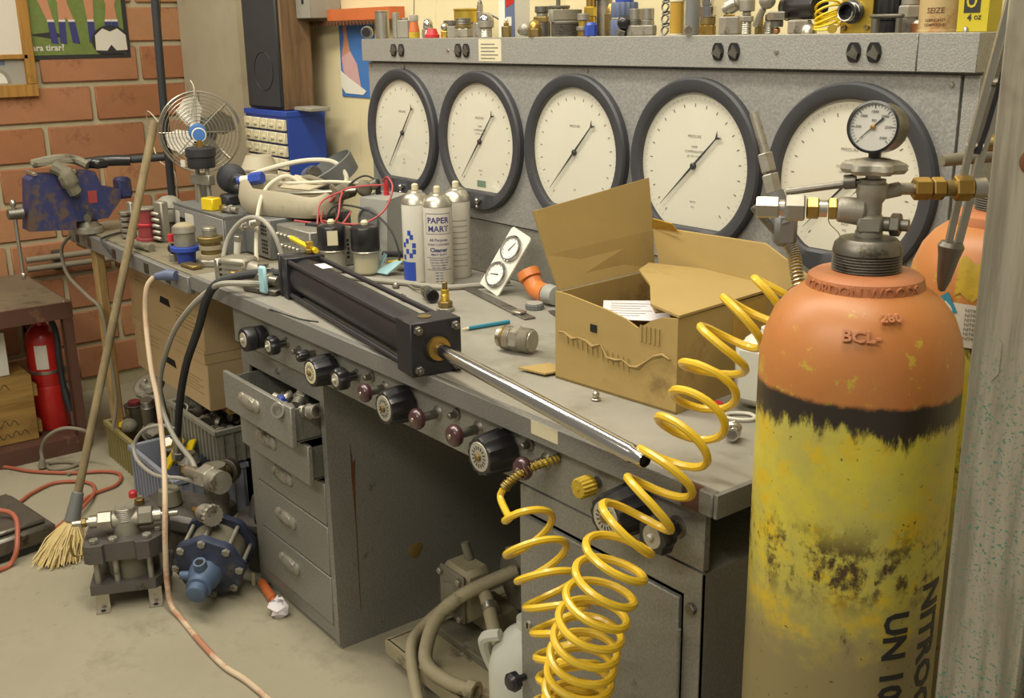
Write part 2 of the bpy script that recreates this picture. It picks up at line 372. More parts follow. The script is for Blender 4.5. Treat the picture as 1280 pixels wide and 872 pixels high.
# ------------------------------------------------------------------ the room
b = MB(); b.bb((-2.1, -3.2, -.06), (3.2, .3, 0)); struct('floor', b, 'floor')
b = MB(); b.bb((-2.0, .187, 0), (3.2, .3, 2.4)); struct('wall_back', b, 'wall')
XW = -1.85
wl = MB(); wl.bb((XW - .15, -2.2, 0), (XW - .012, .3, 2.4)); wl = struct('wall_left', wl, 'mortar')
bl, bh, jt = .374, .145, .019
brk = {}
for r in range(0, 12):
    z0 = 1.067 - .145 * 7 + r * .145 - .003; off = -.231 + (0 if r % 2 else -.19)      # running bond
    for c in range(-4, 3):
        y0, y1 = off + c * .382 + jt / 2, off + (c + 1) * .382 - jt / 2
        y1 = min(y1, .182)
        if y1 - y0 < .03: continue
        key = (round(y1 - y0, 3), (r * 3 + c) % 4)
        if key not in brk:
            mb = MB(); mb.box((0, 0, 0), (.03, y1 - y0, bh - jt), .004); brk[key] = mb.mesh('brick', M['bricks'][key[1]])
        o = bpy.data.objects.new('brick', brk[key]); COL.objects.link(o); o.parent = wl
        o.location = (XW - .015 + random.uniform(-.0015, .0015), (y0 + y1) / 2, z0 + bh / 2)
b = MB(); b.bb((-1.849, .135, 0), (-1.3, .186, 2.4)); struct('trim_1', b, 'concrete')

# ------------------------------------------------------------------ the test bench
HZ, BZ = 1.1188, .792
t = thing('worktop', 'long grey laminate worktop of the test bench with a speckled front edge', 'worktop', (.75, -.2, BZ - .035))
L0 = V((.75, -.2, BZ - .035))
def lo(m): m.x = Mx.Translation(-L0); return m
b = lo(MB()); b.bb((-.13, -.556, .757), (1.63, .15, .7915), .001); part(t, 'laminate_top', b, 'top')
b = lo(MB()); b.bb((-.13, -.572, .7555), (1.575, -.5565, .7915), .0015); part(t, 'front_edge', b, 'lip')
b = lo(MB()); b.bb((1.605, -.5715, .757), (1.6295, -.5565, .7915), .002); b.bb((1.6305, -.57, .757), (1.637, .14, .7915), .001); part(t, 'end_edge', b, 'lip')
b = lo(MB()); b.prism([(0, 0), (.03, 0), (.03, .034), (.008, .034), (.004, .02), (-.006, .012)], Mx(((1, 0, 0, 1.576), (0, 0, 1, -.57), (0, 1, 0, .7565), (0, 0, 0, 1))), .012); part(t, 'broken_corner', b, 'brownst', 'brown broken corner of the edging')
b = lo(MB()); b.tube(crv([(.33, -.571, .7905), (.40, -.568, .7912), (.46, -.562, .792), (.505, -.545, .7922)]), .0022, 6); part(t, 'laminate_crack', b, 'dk', 'dark lifted crack in the laminate')
b = lo(MB()); b.bb((1.255, -.5726, .768), (1.32, -.5721, .79)); part(t, 'masking_tape', b, 'card')

t = thing('control_panel', 'grey control strip under the worktop carrying a row of black and burgundy knobs', 'control panel', (.84, -.55, .66)); L0 = V((.84, -.55, .66))
b = lo(MB()); b.bb((.072, -.55, .66), (1.6, -.538, .7555), .001); part(t, 'panel', b, 'hammer2')
def knob(kind, x, z, r, ln, label=None, cap='plate'):
    k = MB(); p = V((x, -.55, z)) - L0; d = -Y
    if kind == 'disc':
        k.lathe(p, d, [(r * .95, .006), (r * .95, ln * .5), (r * .8, ln * .52), (r, ln * .56), (r, ln * .92), (r * .93, ln)], 32); mm = 'black'
    elif kind == 'flute':
        k.lathe(p, d, [(r * 1.05, .008), (r * 1.04, ln * .3), (r * .96, ln * .9), (r * .9, ln)], 48, 0, lambda q: 1 + .045 * math.cos(q * 12)); mm = 'black'
    elif kind == 'lobe':
        k.lathe(p, d, [(r * .4, .004), (r * .4, ln * .45), (r * .85, ln * .5), (r, ln * .62), (r, ln * .9), (r * .9, ln)], 42, 0, lambda q: 1 + .07 * math.cos(q * 7)); mm = 'black'
    elif kind == 'maroon':
        k.lathe(p, d, [(r * .55, ln - .019), (r * .9, ln - .017), (r, ln - .012), (r * .98, ln - .007), (r * .8, ln - .002), (r * .4, ln), (0, ln)], 28); mm = 'burg'
    elif kind == 'small':
        k.lathe(p, d, [(r * .5, 0), (r * .5, ln * .4), (r, ln * .45), (r, ln * .9), (r * .85, ln)], 40, 0, lambda q: 1 + .05 * math.cos(q * 14)); mm = 'black'
    elif kind == 'yellow':
        k.lathe(p, d, [(r * .6, ln * .3), (r, ln * .36), (r, ln * .92), (r * .9, ln)], 64, 0, lambda q: 1 + .06 * math.cos(q * 16)); mm = 'yeld'
    o = part(t, 'knob', k, mm, label)
    if kind in ('disc', 'flute', 'lobe'):
        c = MB(); e = p + d * ln; c.lathe(e, d, [(r * (.74 if kind == 'flute' else .62), 0), (r * (.72 if kind == 'flute' else .6), .001)], 28); part(o, 'cap_plate', c, cap)
        c = MB(); c.lathe(e, d, [(r * .2, .001), (r * .2, .005), (r * .12, .007), (0, .007)], 14); part(o, 'centre_nut', c, 'bronze' if kind == 'flute' else 'plate')
        if kind == 'flute':
            c = MB(); F = Mx(((1, 0, 0, e.x), (0, 0, -1, e.y - .0011), (0, 1, 0, e.z), (0, 0, 0, 1)))
            for a in range(16): q = a * PI / 8; c.prism([(r * .36 * math.cos(q - .06), r * .36 * math.sin(q - .06)), (r * .54 * math.cos(q - .05), r * .54 * math.sin(q - .05)), (r * .54 * math.cos(q + .05), r * .54 * math.sin(q + .05)), (r * .36 * math.cos(q + .06), r * .36 * math.sin(q + .06))], F, .0006)
            part(o, 'engraved_scale', c, 'ink')
    else:
        c = MB(); e = p + d * ln; c.lathe(e, d, [(r * .22, -.001), (r * .2, .0015)], 14); part(o, 'centre_screw', c, 'steel' if kind != 'yellow' else 'yeld')
    c = MB(); c.lathe(p, d, [(r * .62 if kind != 'maroon' else r * .75, 0), (r * .55, .004), (.0085, .005), (.0085, ln * .64)], 20); part(o, 'stem', c, 'steel_dk')
knob('disc', .249, .709, .028, .055, 'round black knob with silver centre disc', 'plate')
knob('lobe', .358, .716, .021, .045, 'lobed black knob with pale centre')
knob('small', .490, .721, .012, .040, 'small ribbed black knob')
knob('flute', .574, .709, .031, .055, 'fluted black knob with yellowed dial plate', 'card')
knob('lobe', .670, .716, .022, .050, 'lobed black knob with pale centre')
knob('maroon', .776, .716, .0185, .055, 'burgundy knob, first from the drawer pedestal')
knob('flute', .862, .710, .033, .055, 'large fluted black knob with bright plate')
knob('maroon', .958, .714, .0195, .055, 'burgundy knob between two large black knobs')
knob('maroon', 1.082, .720, .0195, .060, 'burgundy knob left of the engraved black knob')
knob('flute', 1.166, .710, .034, .060, 'large fluted black knob with engraved plate')
knob('maroon', 1.265, .718, .019, .058, 'burgundy knob beside the coil spring guard')
knob('yellow', 1.386, .722, .0155, .040, 'dirty yellow ribbed knob')
knob('flute', 1.474, .715, .034, .065, 'large fluted black knob behind the yellow coil')
knob('lobe', 1.550, .710, .027, .050, 'lobed black knob under the worktop corner')
for x, z in ((.42, .712), (.73, .728), (1.02, .73), (1.225, .735)):
    b = MB(); p = V((x, -.55, z)) - L0; b.lathe(p, -Y, [(.011, 0), (.01, .004), (.006, .005), (.006, .018), (.004, .02)], 14); part(t, 'stud', b, 'steel_dk')

def cabinet_shell(t, x0, x1, y0, y1, z0, z1, m):
    b = MB()
    b.bb((x0, y0, z0), (x0 + .012, y1, z1)); b.bb((x1 - .012, y0, z0), (x1, y1, z1)); b.bb((x0 + .012, y1 - .012, z0), (x1 - .012, y1, z1))
    b.bb((x0 + .012, y0 + .01, z0 + .02), (x1 - .012, y1 - .012, z0 + .035)); b.bb((x0 + .012, y0 + .01, z1 - .012), (x1 - .012, y1 - .012, z1))
    part(t, 'carcass', b, m)
t = thing('drawer_pedestal', 'grey steel drawer pedestal on the floor under the worktop, top drawer pulled out', 'cabinet', (.28, -.2, 0)); B = V((.28, -.2, 0))
cabinet_shell(t, -.21, .21, -.33, .3, 0, .655, 'hammer2')
b = MB(); b.bb((-.21, -.336, .012), (-.17, -.33, .655)); b.bb((.19, -.336, .012), (.21, -.33, .655)); b.bb((-.17, -.336, .605), (.19, -.33, .655)); b.bb((-.17, -.334, .015), (.19, -.328, .05)); part(t, 'face_frame', b, 'hammer2')
b = MB(); b.lathe((-.01, -.336, .627), -Y, [(.008, 0), (.007, .004), (0, .004)], 14); part(t, 'drawer_lock', b, 'steel')
b = MB(); b.prism([(.001, .5), (.006, .45), (.012, .46), (.008, .40), (.006, .33), (.0055, .2), (.004, .07), (.003, .09), (.0035, .3), (.0, .42)], Mx(((0, 0, 1, .2101), (1, 0, 0, -.28), (0, 1, 0, 0), (0, 0, 0, 1))), .0004); part(t, 'rust_run', b, 'rust', 'dark rust run down the side')
b = MB(); b.lathe((.2101, -.12, .185), X, [(.02, 0), (.018, .0006)], 20, 0, lambda q: 1 + .1 * math.sin(3 * q)); part(t, 'yellowed_plug', b, 'dirtspot')
def drawer(z0, z1, out, rel_h):
    d = MB(); y = -.338 - out
    d.bb((-.168, y, z0), (.188, y + .012, z1), .002); d.bb((-.15, y + .01, z0 + .006), (-.146, y + .4, z1 - .012)); d.bb((.166, y + .01, z0 + .006), (.17, y + .4, z1 - .012))
    d.bb((-.15, y + .01, z0 + .004), (.17, y + .4, z0 + .008))
    o = part(t, 'drawer', d, 'hammer2'); zc = z0 + (z1 - z0) * rel_h; h = MB()
    prof = [(-.045, 0), (-.042, .008), (-.03, .014), (.03, .014), (.042, .008), (.045, 0)]
    for k in range(5): h.lathe((-.032 + .01 + (k - 2) * .019, y + .002, zc), -Y, [(.016, 0), (.015, .006), (.009, .011), (0, .012)], 14)
    h.lathe((-.022, y, zc), -Y, [(.016, 0), (.014, .008), (.008, .012), (0, .013)], 16, 0, lambda q: 1 / math.sqrt((math.cos(q) / 3.0) ** 2 + math.sin(q) ** 2))
    part(o, 'handle', h, 'castal')
drawer(.51, .604, .068, .55); drawer(.412, .506, .034, .55); drawer(.306, .408, .0, .55); drawer(.18, .302, .0, .58); drawer(.054, .176, .0, .62)
for i, (x, y, z, ax, r, m, m2) in enumerate(((.40, -.575, .575, (.5, -.8, .3), .016, 'steel', 'castal'), (.44, -.565, .58, (.9, .2, .2), .014, 'castal', 'steel'), (.385, -.55, .575, (-.4, .6, .4), .015, 'castal', 'castal'), (.265, -.545, .565, (1, .3, -.1), .013, 'steel', 'steel'), (.318, -.575, .56, (.2, 1, .5), .012, 'steel', 'bluep'))):
    fit('pipe_fitting', ['bright open pipe fitting at the front of the open drawer', 'cast elbow fitting beside the right wall of the open drawer', 'round fitting at the heart of the heap in the open drawer', 'short fitting at the back of the open drawer heap', 'fitting with a blue cap in the open drawer'][i], 'pipe fitting', (x, y, z), ax, [('threaded_end', 't', r, .018, m), ('hex_nut', 'h', r * 1.25, .014, m2), ('socket', 'o', r * 1.1, .020, m)], 'fittings in the open drawer')

t = thing('cabinet', 'grey steel cupboard under the right end of the worktop behind the yellow coil', 'cabinet', (1.4, -.2, 0))
cabinet_shell(t, -.2, .2, -.35, .3, 0, .655, 'hammer2')
b = MB(); b.bb((-.2, -.352, .615), (.2, -.345, .658)); b.bb((.168, -.352, .01), (.2, -.345, .615)); b.bb((-.2, -.352, .0), (.168, -.345, .03)); part(t, 'face_frame', b, 'hammer2')
b = MB(); b.bb((-.198, -.357, .035), (.162, -.347, .608), .002); d = part(t, 'door', b, 'hammer2')
b = MB(); b.lathe((-.176, -.357, .41), -Y, [(.009, 0), (.008, .004), (0, .004)], 16); b.m = 1; b.bb((-.178, -.3618, .405), (-.174, -.3609, .415)); part(d, 'lock', b, ['steel', 'ink'])
b = MB(); b.lathe((-.188, -.357, .305), -Y, [(.006, 0), (.006, .015), (.016, .018), (.017, .03), (.012, .036), (0, .037)], 24, 0, lambda q: 1 + .05 * math.cos(7 * q)); part(d, 'pull_knob', b, 'black')
b = MB(); b.cyl((.165, -.358, .44), (.165, -.358, .56), .004); part(d, 'hinge', b, 'hammer2')
b = MB(); b.hexa((.185, -.352, .6), (.185, -.36, .6), .009); part(t, 'bolt', b, 'steel_dk')

# ------------------------------------------------------------------ the gauge console
t = thing('gauge_console', 'long grey upright console with five big round pressure gauges standing on the worktop', 'gauge console', (.72, .08, BZ)); L0 = V((.72, .08, BZ))
b = lo(MB()); b.bb((-.174, .016, BZ), (1.614, .15, 1.361)); part(t, 'housing', b, 'hammer')
b = lo(MB()); b.bb((-.172, .006, .927), (1.584, .016, 1.300), .001); part(t, 'gauge_panel', b, 'hammer')
b = lo(MB()); b.bb((-.172, .010, BZ + .001), (1.584, .016, .9245), .001); part(t, 'lower_panel', b, 'hammer2')
b = lo(MB()); b.bb((1.588, .008, BZ + .001), (1.614, .016, 1.300), .001); part(t, 'end_stile', b, 'strip')
b = lo(MB()); b.bb((-.176, -.010, 1.304), (1.516, .016, 1.362), .001); part(t, 'top_strip', b, 'strip')
b = lo(MB()); b.bb((1.5175, -.010, 1.304), (1.616, .016, 1.362), .001); part(t, 'top_strip', b, 'strip')
for xa, xb in ((-.009, .028), (.285, .318), (1.112, 1.15), (1.403, 1.441)):
    for x in (xa, xb):
        b = lo(MB()); F = Mx(((1, 0, 0, x), (0, 0, -1, -.010), (0, 1, 0, 1.333), (0, 0, 0, 1)))
        b.prism([(.013 * math.cos(a) * (1 if abs(math.sin(a)) < .8 else 1), max(-.0155, min(.0155, .018 * math.sin(a)))) for a in [i * PI / 12 for i in range(24)]], F, .003)
        o = part(t, 'selector_switch', b, 'black'); b = lo(MB())
        b.prism([(-.012, -.003), (.008, -.012), (.011, -.002), (.0, .012), (-.003, .004)], F @ Mx.Translation((0, 0, .003)), .004); part(o, 'lever', b, 'steel_dk')
b = lo(MB()); F = Mx(((1, 0, 0, .412), (0, 0, -1, -.0101), (0, 1, 0, 1.334), (0, 0, 0, 1)))
b.prism([(-.044, -.025), (.044, -.025), (.044, .025), (-.044, .025)], F, .0004); o = part(t, 'notice_card', b, 'card'); b = lo(MB())
for k in range(5): b.prism([(-.035, .012 - k * .008), (.02 + .012 * (k % 2), .012 - k * .008), (.02 + .012 * (k % 2), .0145 - k * .008), (-.035, .0145 - k * .008)], F @ Mx.Translation((0, 0, .0005)), .0002)
part(o, 'faded_print', b, 'inkg')
for x, z in ((.24, 1.333), (1.245, 1.333), (.012, 1.29), (.735, 1.293), (1.57, 1.285), (-.155, 1.292), (.5, .905), (.62, .9)):
    b = lo(MB()); y = -.010 if z > 1.3 else .006; b.lathe((x, y, z), -Y, [(.005, 0), (.004, .0025), (0, .003)], 10); part(t, 'screw', b, 'steel')
def gauge(i, x, ang, words, extra=None):
    r = .167; F = Mx(((1, 0, 0, x), (0, 0, -1, 0), (0, 1, 0, HZ), (0, 0, 0, 1))); F = Mx.Translation(-L0) @ F      # gauge frame: u right, v up, w to the viewer
    n = 72; b = MB(); ri = .140; ch = -.119
    def inner(a): return V((ri * math.cos(a), max(ch, ri * math.sin(a))))
    vs = []
    for k in range(n):
        a = 2 * PI * k / n; c, s_ = math.cos(a), math.sin(a); q = inner(a)
        vs += [F @ V(p) for p in ((r * c, r * s_, -.0055), (r * c, r * s_, .007), ((r - .004) * c, (r - .004) * s_, .0115), (q.x + .005 * c, q.y + .005 * s_, .0115), (q.x, q.y, .008), (q.x, q.y, -.004))]
    fs = []
    for k in range(n):
        j = (k + 1) % n
        for e in range(5): fs.append((k * 6 + e, k * 6 + e + 1, j * 6 + e + 1, j * 6 + e))
    b.add(vs, fs); g = part(t, 'pressure_gauge', b, 'bezel', ['first gauge from the left', 'gauge with a dull green tag on its dial', 'middle gauge, yellow stain at the foot of the dial', 'gauge with temperature compensated lettering', 'gauge half hidden by the cylinder valve'][i])
    b = MB(); b.prism([tuple(V(inner(2 * PI * k / n)) * .995) for k in range(n)], F @ Mx.Translation((0, 0, -.004)), .003); part(g, 'dial_face', b, 'dial')
    b = MB(); nt = 20
    for k in range(nt + 1):
        a = math.radians(232 - k * 284 / nt); c, s_ = math.cos(a), math.sin(a); rr = .112
        if rr * s_ < ch + .014: continue
        w, l2 = (.0012, .0065)
        b.prism([(rr * c - w * s_ + 0, rr * s_ + w * c), (rr * c + w * s_, rr * s_ - w * c), ((rr + l2) * c + w * s_, (rr + l2) * s_ - w * c), ((rr + l2) * c - w * s_, (rr + l2) * s_ + w * c)], F @ Mx.Translation((0, 0, -.001)), .0003)
    part(g, 'numeral_marks', b, 'inkg')
    b = MB()
    for k in range(n * 3 // 4 + 1):
        a = math.radians(232 - k * 284 / (n * .75)); c, s_ = math.cos(a), math.sin(a)
        if .13 * s_ < ch: continue
        b.prism([(.127 * c - .0003 * s_, .127 * s_ + .0003 * c), (.127 * c + .0003 * s_, .127 * s_ - .0003 * c), (.131 * c + .0003 * s_, .131 * s_ - .0003 * c), (.131 * c - .0003 * s_, .131 * s_ + .0003 * c)], F @ Mx.Translation((0, 0, -.001)), .0002)
    part(g, 'graduations', b, 'inkg', kind='stuff')
    b = MB()
    for (txt, sz, v) in words: b.text(txt, sz, flat(F @ Mx.Translation((0, v, -.0008))), .0001)
    part(g, 'dial_lettering', b, 'inkg')
    R_ = F @ Mx.Rotation(math.radians(ang), 4, 'Z') @ Mx.Translation((0, 0, .003))
    b = MB(); b.prism([(-.08, -.0012), (.0, -.0022), (.118, -.0003), (.118, .0003), (.0, .0022), (-.08, .0012)], R_, .0008)
    b.prism([(-.078, -.001), (-.092, -.009), (-.086, -.0015), (-.084, 0), (-.086, .0015), (-.092, .009), (-.078, .001)], R_, .0008)
    b.lathe(F @ V((0, 0, -.0005)), F.to_3x3() @ V((0, 0, 1)), [(.0065, 0), (.0065, .004), (.004, .006), (0, .006)], 18); part(g, 'needle', b, 'needle')
    b = MB(); b.prism([tuple(V(inner(2 * PI * k / n)) * .998) for k in range(n)], F @ Mx.Translation((0, 0, .0062)), .0012); part(g, 'glass', b, 'glass')
    b = MB(); b.lathe(F @ V((0, -.142, .0112)), F.to_3x3() @ V((0, 0, 1)), [(.008, 0), (.009, .004), (.006, .01), (0, .011)], 16); b.lathe(F @ V((.012, -.139, .0112)), F.to_3x3() @ V((0, 0, 1)), [(.006, 0), (.006, .006), (0, .007)], 12)
    b.lathe(F @ V((.003, -.156, .0112)), F.to_3x3() @ V((0, 0, 1)), [(.005, 0), (.005, .006), (.003, .009), (0, .009)], 12); part(g, 'clamp_screw', b, 'chrome')
    if extra == 'green': b = MB(); b.prism([(-.016, -.11), (.02, -.11), (.02, -.094), (-.016, -.094)], F @ Mx.Translation((0, 0, -.001)), .0004); part(g, 'dial_tag', b, 'green')
P1 = [('PRESSURE', .008, .056)]
P2 = P1 + [('TEMP', .007, .036), ('COMPENSATED', .007, .027), ('-25 TO +125 F', .0065, .018), ('INCH', .006, -.07), ('HG', .006, -.08)]
gauge(0, 0, 232, P1 + [('PSI', .006, -.07), ('TEST', .006, -.08)]); gauge(1, .35, 230, P2, 'green'); gauge(2, .70, 226, P1 + [('PSI', .006, -.082)]); gauge(3, 1.05, 224, P2); gauge(4, 1.40, 225, P2)
# ------------------------------------------------------------------ left bench and what is under it
t = thing('side_bench', 'brown topped side bench with a grey outlet strip along its front below the vise', 'workbench', (-.65, -.2, 0)); L0 = V((-.65, -.2, 0))
b = lo(MB()); b.bb((-1.15, -.56, .755), (-.132, .134, .791), .002); part(t, 'bench_top', b, 'bench2')
b = lo(MB()); b.bb((-1.15, -.578, .742), (-.132, -.5605, .787), .002); part(t, 'outlet_strip', b, 'lip')
for x in (-1.05, -.93, -.70, -.43, -.27):
    b = lo(MB()); b.bb((x - .016, -.5795, .75), (x + .016, -.578, .777)); o = part(t, 'outlet', b, 'black')
b = lo(MB()); b.bb((-1.035, -.548, 0), (-.985, -.52, .755), .003); part(t, 'leg', b, 'pine'); b = lo(MB()); b.bb((-1.14, .06, 0), (-1.08, .12, .755), .003); part(t, 'leg', b, 'pine')
b = lo(MB()); b.bb((-.2, .06, 0), (-.14, .12, .755), .003); part(t, 'leg', b, 'pine')
b = lo(MB()); b.bb((-1.16, -.555, .72), (-1.08, -.4, .7545), .002); part(t, 'mounting_block', b, 'ply')

# bench vise
t = thing('bench_vise', 'worn dark blue bench vise bolted to the far left end of the side bench', 'vise', (-.97, -.565, .791)); t.scale = (1, .76, .95)
b = MB(); b.cyl((0, 0, 0), (0, 0, .022), .058, n=32, bev=.003); b.cyl((0, 0, .022), (0, 0, .04), .045, .04, n=28); part(t, 'swivel_base', b, 'castal')
b = MB()
b.prism([(-.06, .045), (.07, .045), (.13, .10), (.135, .135), (.06, .15), (.04, .20), (-.02, .205), (-.045, .17), (-.06, .12)], Mx(((0, 0, 1, -.04), (1, 0, 0, .0), (0, 1, 0, 0), (0, 0, 0, 1))), .08)
b.bb((-.028, .13, .10), (.028, .19, .17), .01); part(t, 'fixed_jaw', b, 'bluev')
b = MB(); b.prism([(-.24, .03), (-.06, .02), (-.06, .14), (-.085, .20), (-.19, .205), (-.215, .19), (-.225, .12)], Mx(((0, 0, 1, -.042), (1, 0, 0, 0), (0, 1, 0, 0), (0, 0, 0, 1))), .084); part(t, 'sliding_jaw', b, 'bluev')
b = MB(); b.bb((-.046, -.20, .202), (.046, -.185, .213), .001); part(t, 'jaw_plate', b, 'steel')
b = MB(); b.bb((-.046, -.05, .202), (.046, -.035, .213), .001); part(t, 'jaw_plate', b, 'steel')
b = MB(); b.cyl((0, -.30, .085), (0, -.24, .085), .017, .02, n=20, bev=.003); part(t, 'screw_head', b, 'steel_dk')
b = MB(); b.cyl((.0, -.275, .115), (.004, -.275, -.11), .0075, n=12); b.ball((0, -.275, .118), .013); b.ball((.004, -.275, -.113), .012); part(t, 'handle_bar', b, 'steel')
b = MB(); b.cyl((.042, 0, .06), (.085, -.03, .06), .014, n=16); b.cyl((.07, -.02, .06), (.073, -.022, .1), .006, n=10); part(t, 'swivel_lock', b, 'steel_dk')
b = MB(); b.bb((.0402, .0, .10), (.0412, .035, .14)); part(t, 'red_badge', b, 'maroon', 'small square red badge')
b = MB(); b.plate([(-1.01, -.70, 1.008), (-.92, -.70, 1.012), (-.92, -.60, 1.016), (-1.01, -.60, 1.018)], .01)
b.tube(crv([(-.925, -.66, 1.01), (-.915, -.63, .985), (-.912, -.615, .945), (-.915, -.60, .915)], 5), [.02] * 5 + [.026] * 5 + [.02] * 4 + [.008] * 2, 9)
b.tube(crv([(-.98, -.70, 1.014), (-.95, -.64, 1.026), (-.97, -.58, 1.018), (-.94, -.55, 1.0)], 5), .014, 8)
solo('rag', b, 'dust', 'crumpled grey rag draped over the jaws of the vise', 'rag', (-.96, -.66, 1.0))
t = thing('grinder', 'black hand tool with a stubby handle lying across the top of the vise', 'hand tool', (-.93, -.50, 1.005))
b = MB(); b.tube(crv([(-.03, -.05, .0), (0, .01, .006), (.02, .07, .004)]), .017, 12); b.box((-.01, -.02, .0), (.055, .05, .03), .008, .3); part(t, 'body', b, 'black'); b = MB(); b.cyl((.02, .07, .006), (.05, .17, .008), .012, n=14, bev=.003); part(t, 'handle', b, 'rubber')

# brown steel cart with fire extinguisher
t = thing('steel_table', 'brown steel table with a worn top against the brick wall at the left edge', 'table', (-1.5, -1.0, 0)); L0 = V((-1.5, -1.0, 0))
b = lo(MB()); b.bb((-1.78, -1.45, .515), (-1.2, -.59, .53), .002); part(t, 'table_top', b, 'carttop')
b = lo(MB()); b.bb((-1.2, -1.45, .475), (-1.19, -.585, .5295)); b.bb((-1.78, -.595, .475), (-1.2, -.585, .5295)); part(t, 'apron', b, 'brownst')
for x, y in ((-1.225, -.62), (-1.78, -.62), (-1.225, -1.44), (-1.78, -1.44)):
    b = lo(MB()); b.bb((x, y, 0), (x + .033, y + .005, .5145)); b.bb((x + .028, y, 0), (x + .033, y + .033, .5145)); part(t, 'leg', b, 'brownst')
b = lo(MB()); b.bb((-1.78, -1.44, .045), (-1.2, -.6, .055)); b.bb((-1.2, -1.44, .0), (-1.192, -.6, .056)); part(t, 'bottom_shelf', b, 'brownst')
b = lo(MB()); b.lathe((-1.205, -.605, .53), Z, [(.007, 0), (.006, .004), (0, .005)], 10); part(t, 'bolt', b, 'steel')
t = thing('fire_extinguisher', 'red fire extinguisher with a black hose standing under the brown steel table', 'fire extinguisher', (-1.36, -.652, .056))
b = MB(); b.lathe((0, 0, 0), Z, [(.054, 0), (.058, .006), (.058, .155), (.056, .16), (.058, .165), (.058, .315), (.052, .345), (.035, .365), (.02, .372), (.02, .385)], 32); part(t, 'tank', b, 'red')
b = MB(); b.lathe((0, 0, .385), Z, [(.018, 0), (.018, .02), (.012, .03), (0, .03)], 16); b.bb((-.012, -.03, .405), (.012, .05, .415)); b.bb((-.012, -.03, .425), (.012, .055, .433)); part(t, 'valve_head', b, 'steel_dk')
b = MB(); b.lathe((0, 0, .205), Z, [(.0585, 0), (.0605, .001), (.0605, .011), (.0585, .012)], 32); b.bb((.04, .035, .2), (.06, .06, .225)); part(t, 'clamp_band', b, 'steel')
b = MB(); b.tube(crv([(.02, .01, .408), (.05, .02, .40), (.068, .03, .35), (.07, .028, .26), (.068, .03, .19), (.07, .032, .15)]), .010, 10); b.cyl((.07, .032, .15), (.085, .042, .07), .012, .016, n=14); part(t, 'hose', b, 'rubber')
b = MB(); n = 8; a0 = -.78; vs = [(.0585 * math.cos(a0 + k * .1), .0585 * math.sin(a0 + k * .1), z) for z in (.225, .31) for k in range(n)] + [(.0592 * math.cos(a0 + k * .1), .0592 * math.sin(a0 + k * .1), z) for z in (.225, .31) for k in range(n)]
b.add(vs, [(16 + k, 17 + k, 25 + k, 24 + k) for k in range(n - 1)] + [(k, k + 8, k + 9, k + 1) for k in range(n - 1)]); part(t, 'instruction_label', b, 'label')
t = thing('wooden_crate', 'old plywood crate with black scrawl on the shelf beside the fire extinguisher', 'crate', (-1.36, -.878, .056)); 
b = MB(); b.box((0, 0, .115), (.2, .30, .23), .002); part(t, 'crate_body', b, 'ply'); b = MB(); b.bb((.05, .1501, .02), (.09, .165, .06)); part(t, 'batten', b, 'ply'); b = MB(); b.bb((.05, .1501, .15), (.09, .165, .19)); part(t, 'batten', b, 'ply')
b = MB()
for zz, y0 in ((.07, -.05), (.03, -.02), (.2, .02)): b.tube(crv([(.1003, y0 + i * .014, zz + (.012 if i % 2 else -.006) * (1 + .4 * math.sin(i * 2.1))) for i in range(11 if zz < .1 else 5)], 5), .0011, 5)
part(t, 'scrawl', b, 'ink', kind='stuff')
t = thing('tin_can', 'pale tin lid disc leaning against the front of the plywood crate', 'can', (-1.2585, -.92, .15)); b = MB(); b.cyl((0, 0, 0), (.05, 0, 0), .045, n=28, bev=.003); part(t, 'tin', b, 'steel'); b = MB(); b.lathe((.05, 0, 0), X, [(.036, 0), (.03, .0008), (.012, .0008)], 24); part(t, 'lid_label', b, 'orange')
t = thing('carton', 'white carton with purple stripes standing on the plywood crate', 'carton', (-1.36, -.88, .287)); b = MB(); b.box((0, 0, .075), (.13, .19, .15), .002); part(t, 'carton_body', b, 'white'); b = MB(); b.bb((.0651, -.03, .0), (.0655, -.02, .15)); b.bb((.0651, -.012, .0), (.0655, -.008, .15)); b.bb((.0651, .03, .1), (.0655, .07, .125)); b.bb((.0651, .05, .02), (.0655, .065, .035)); part(t, 'purple_print', b, 'inkb')

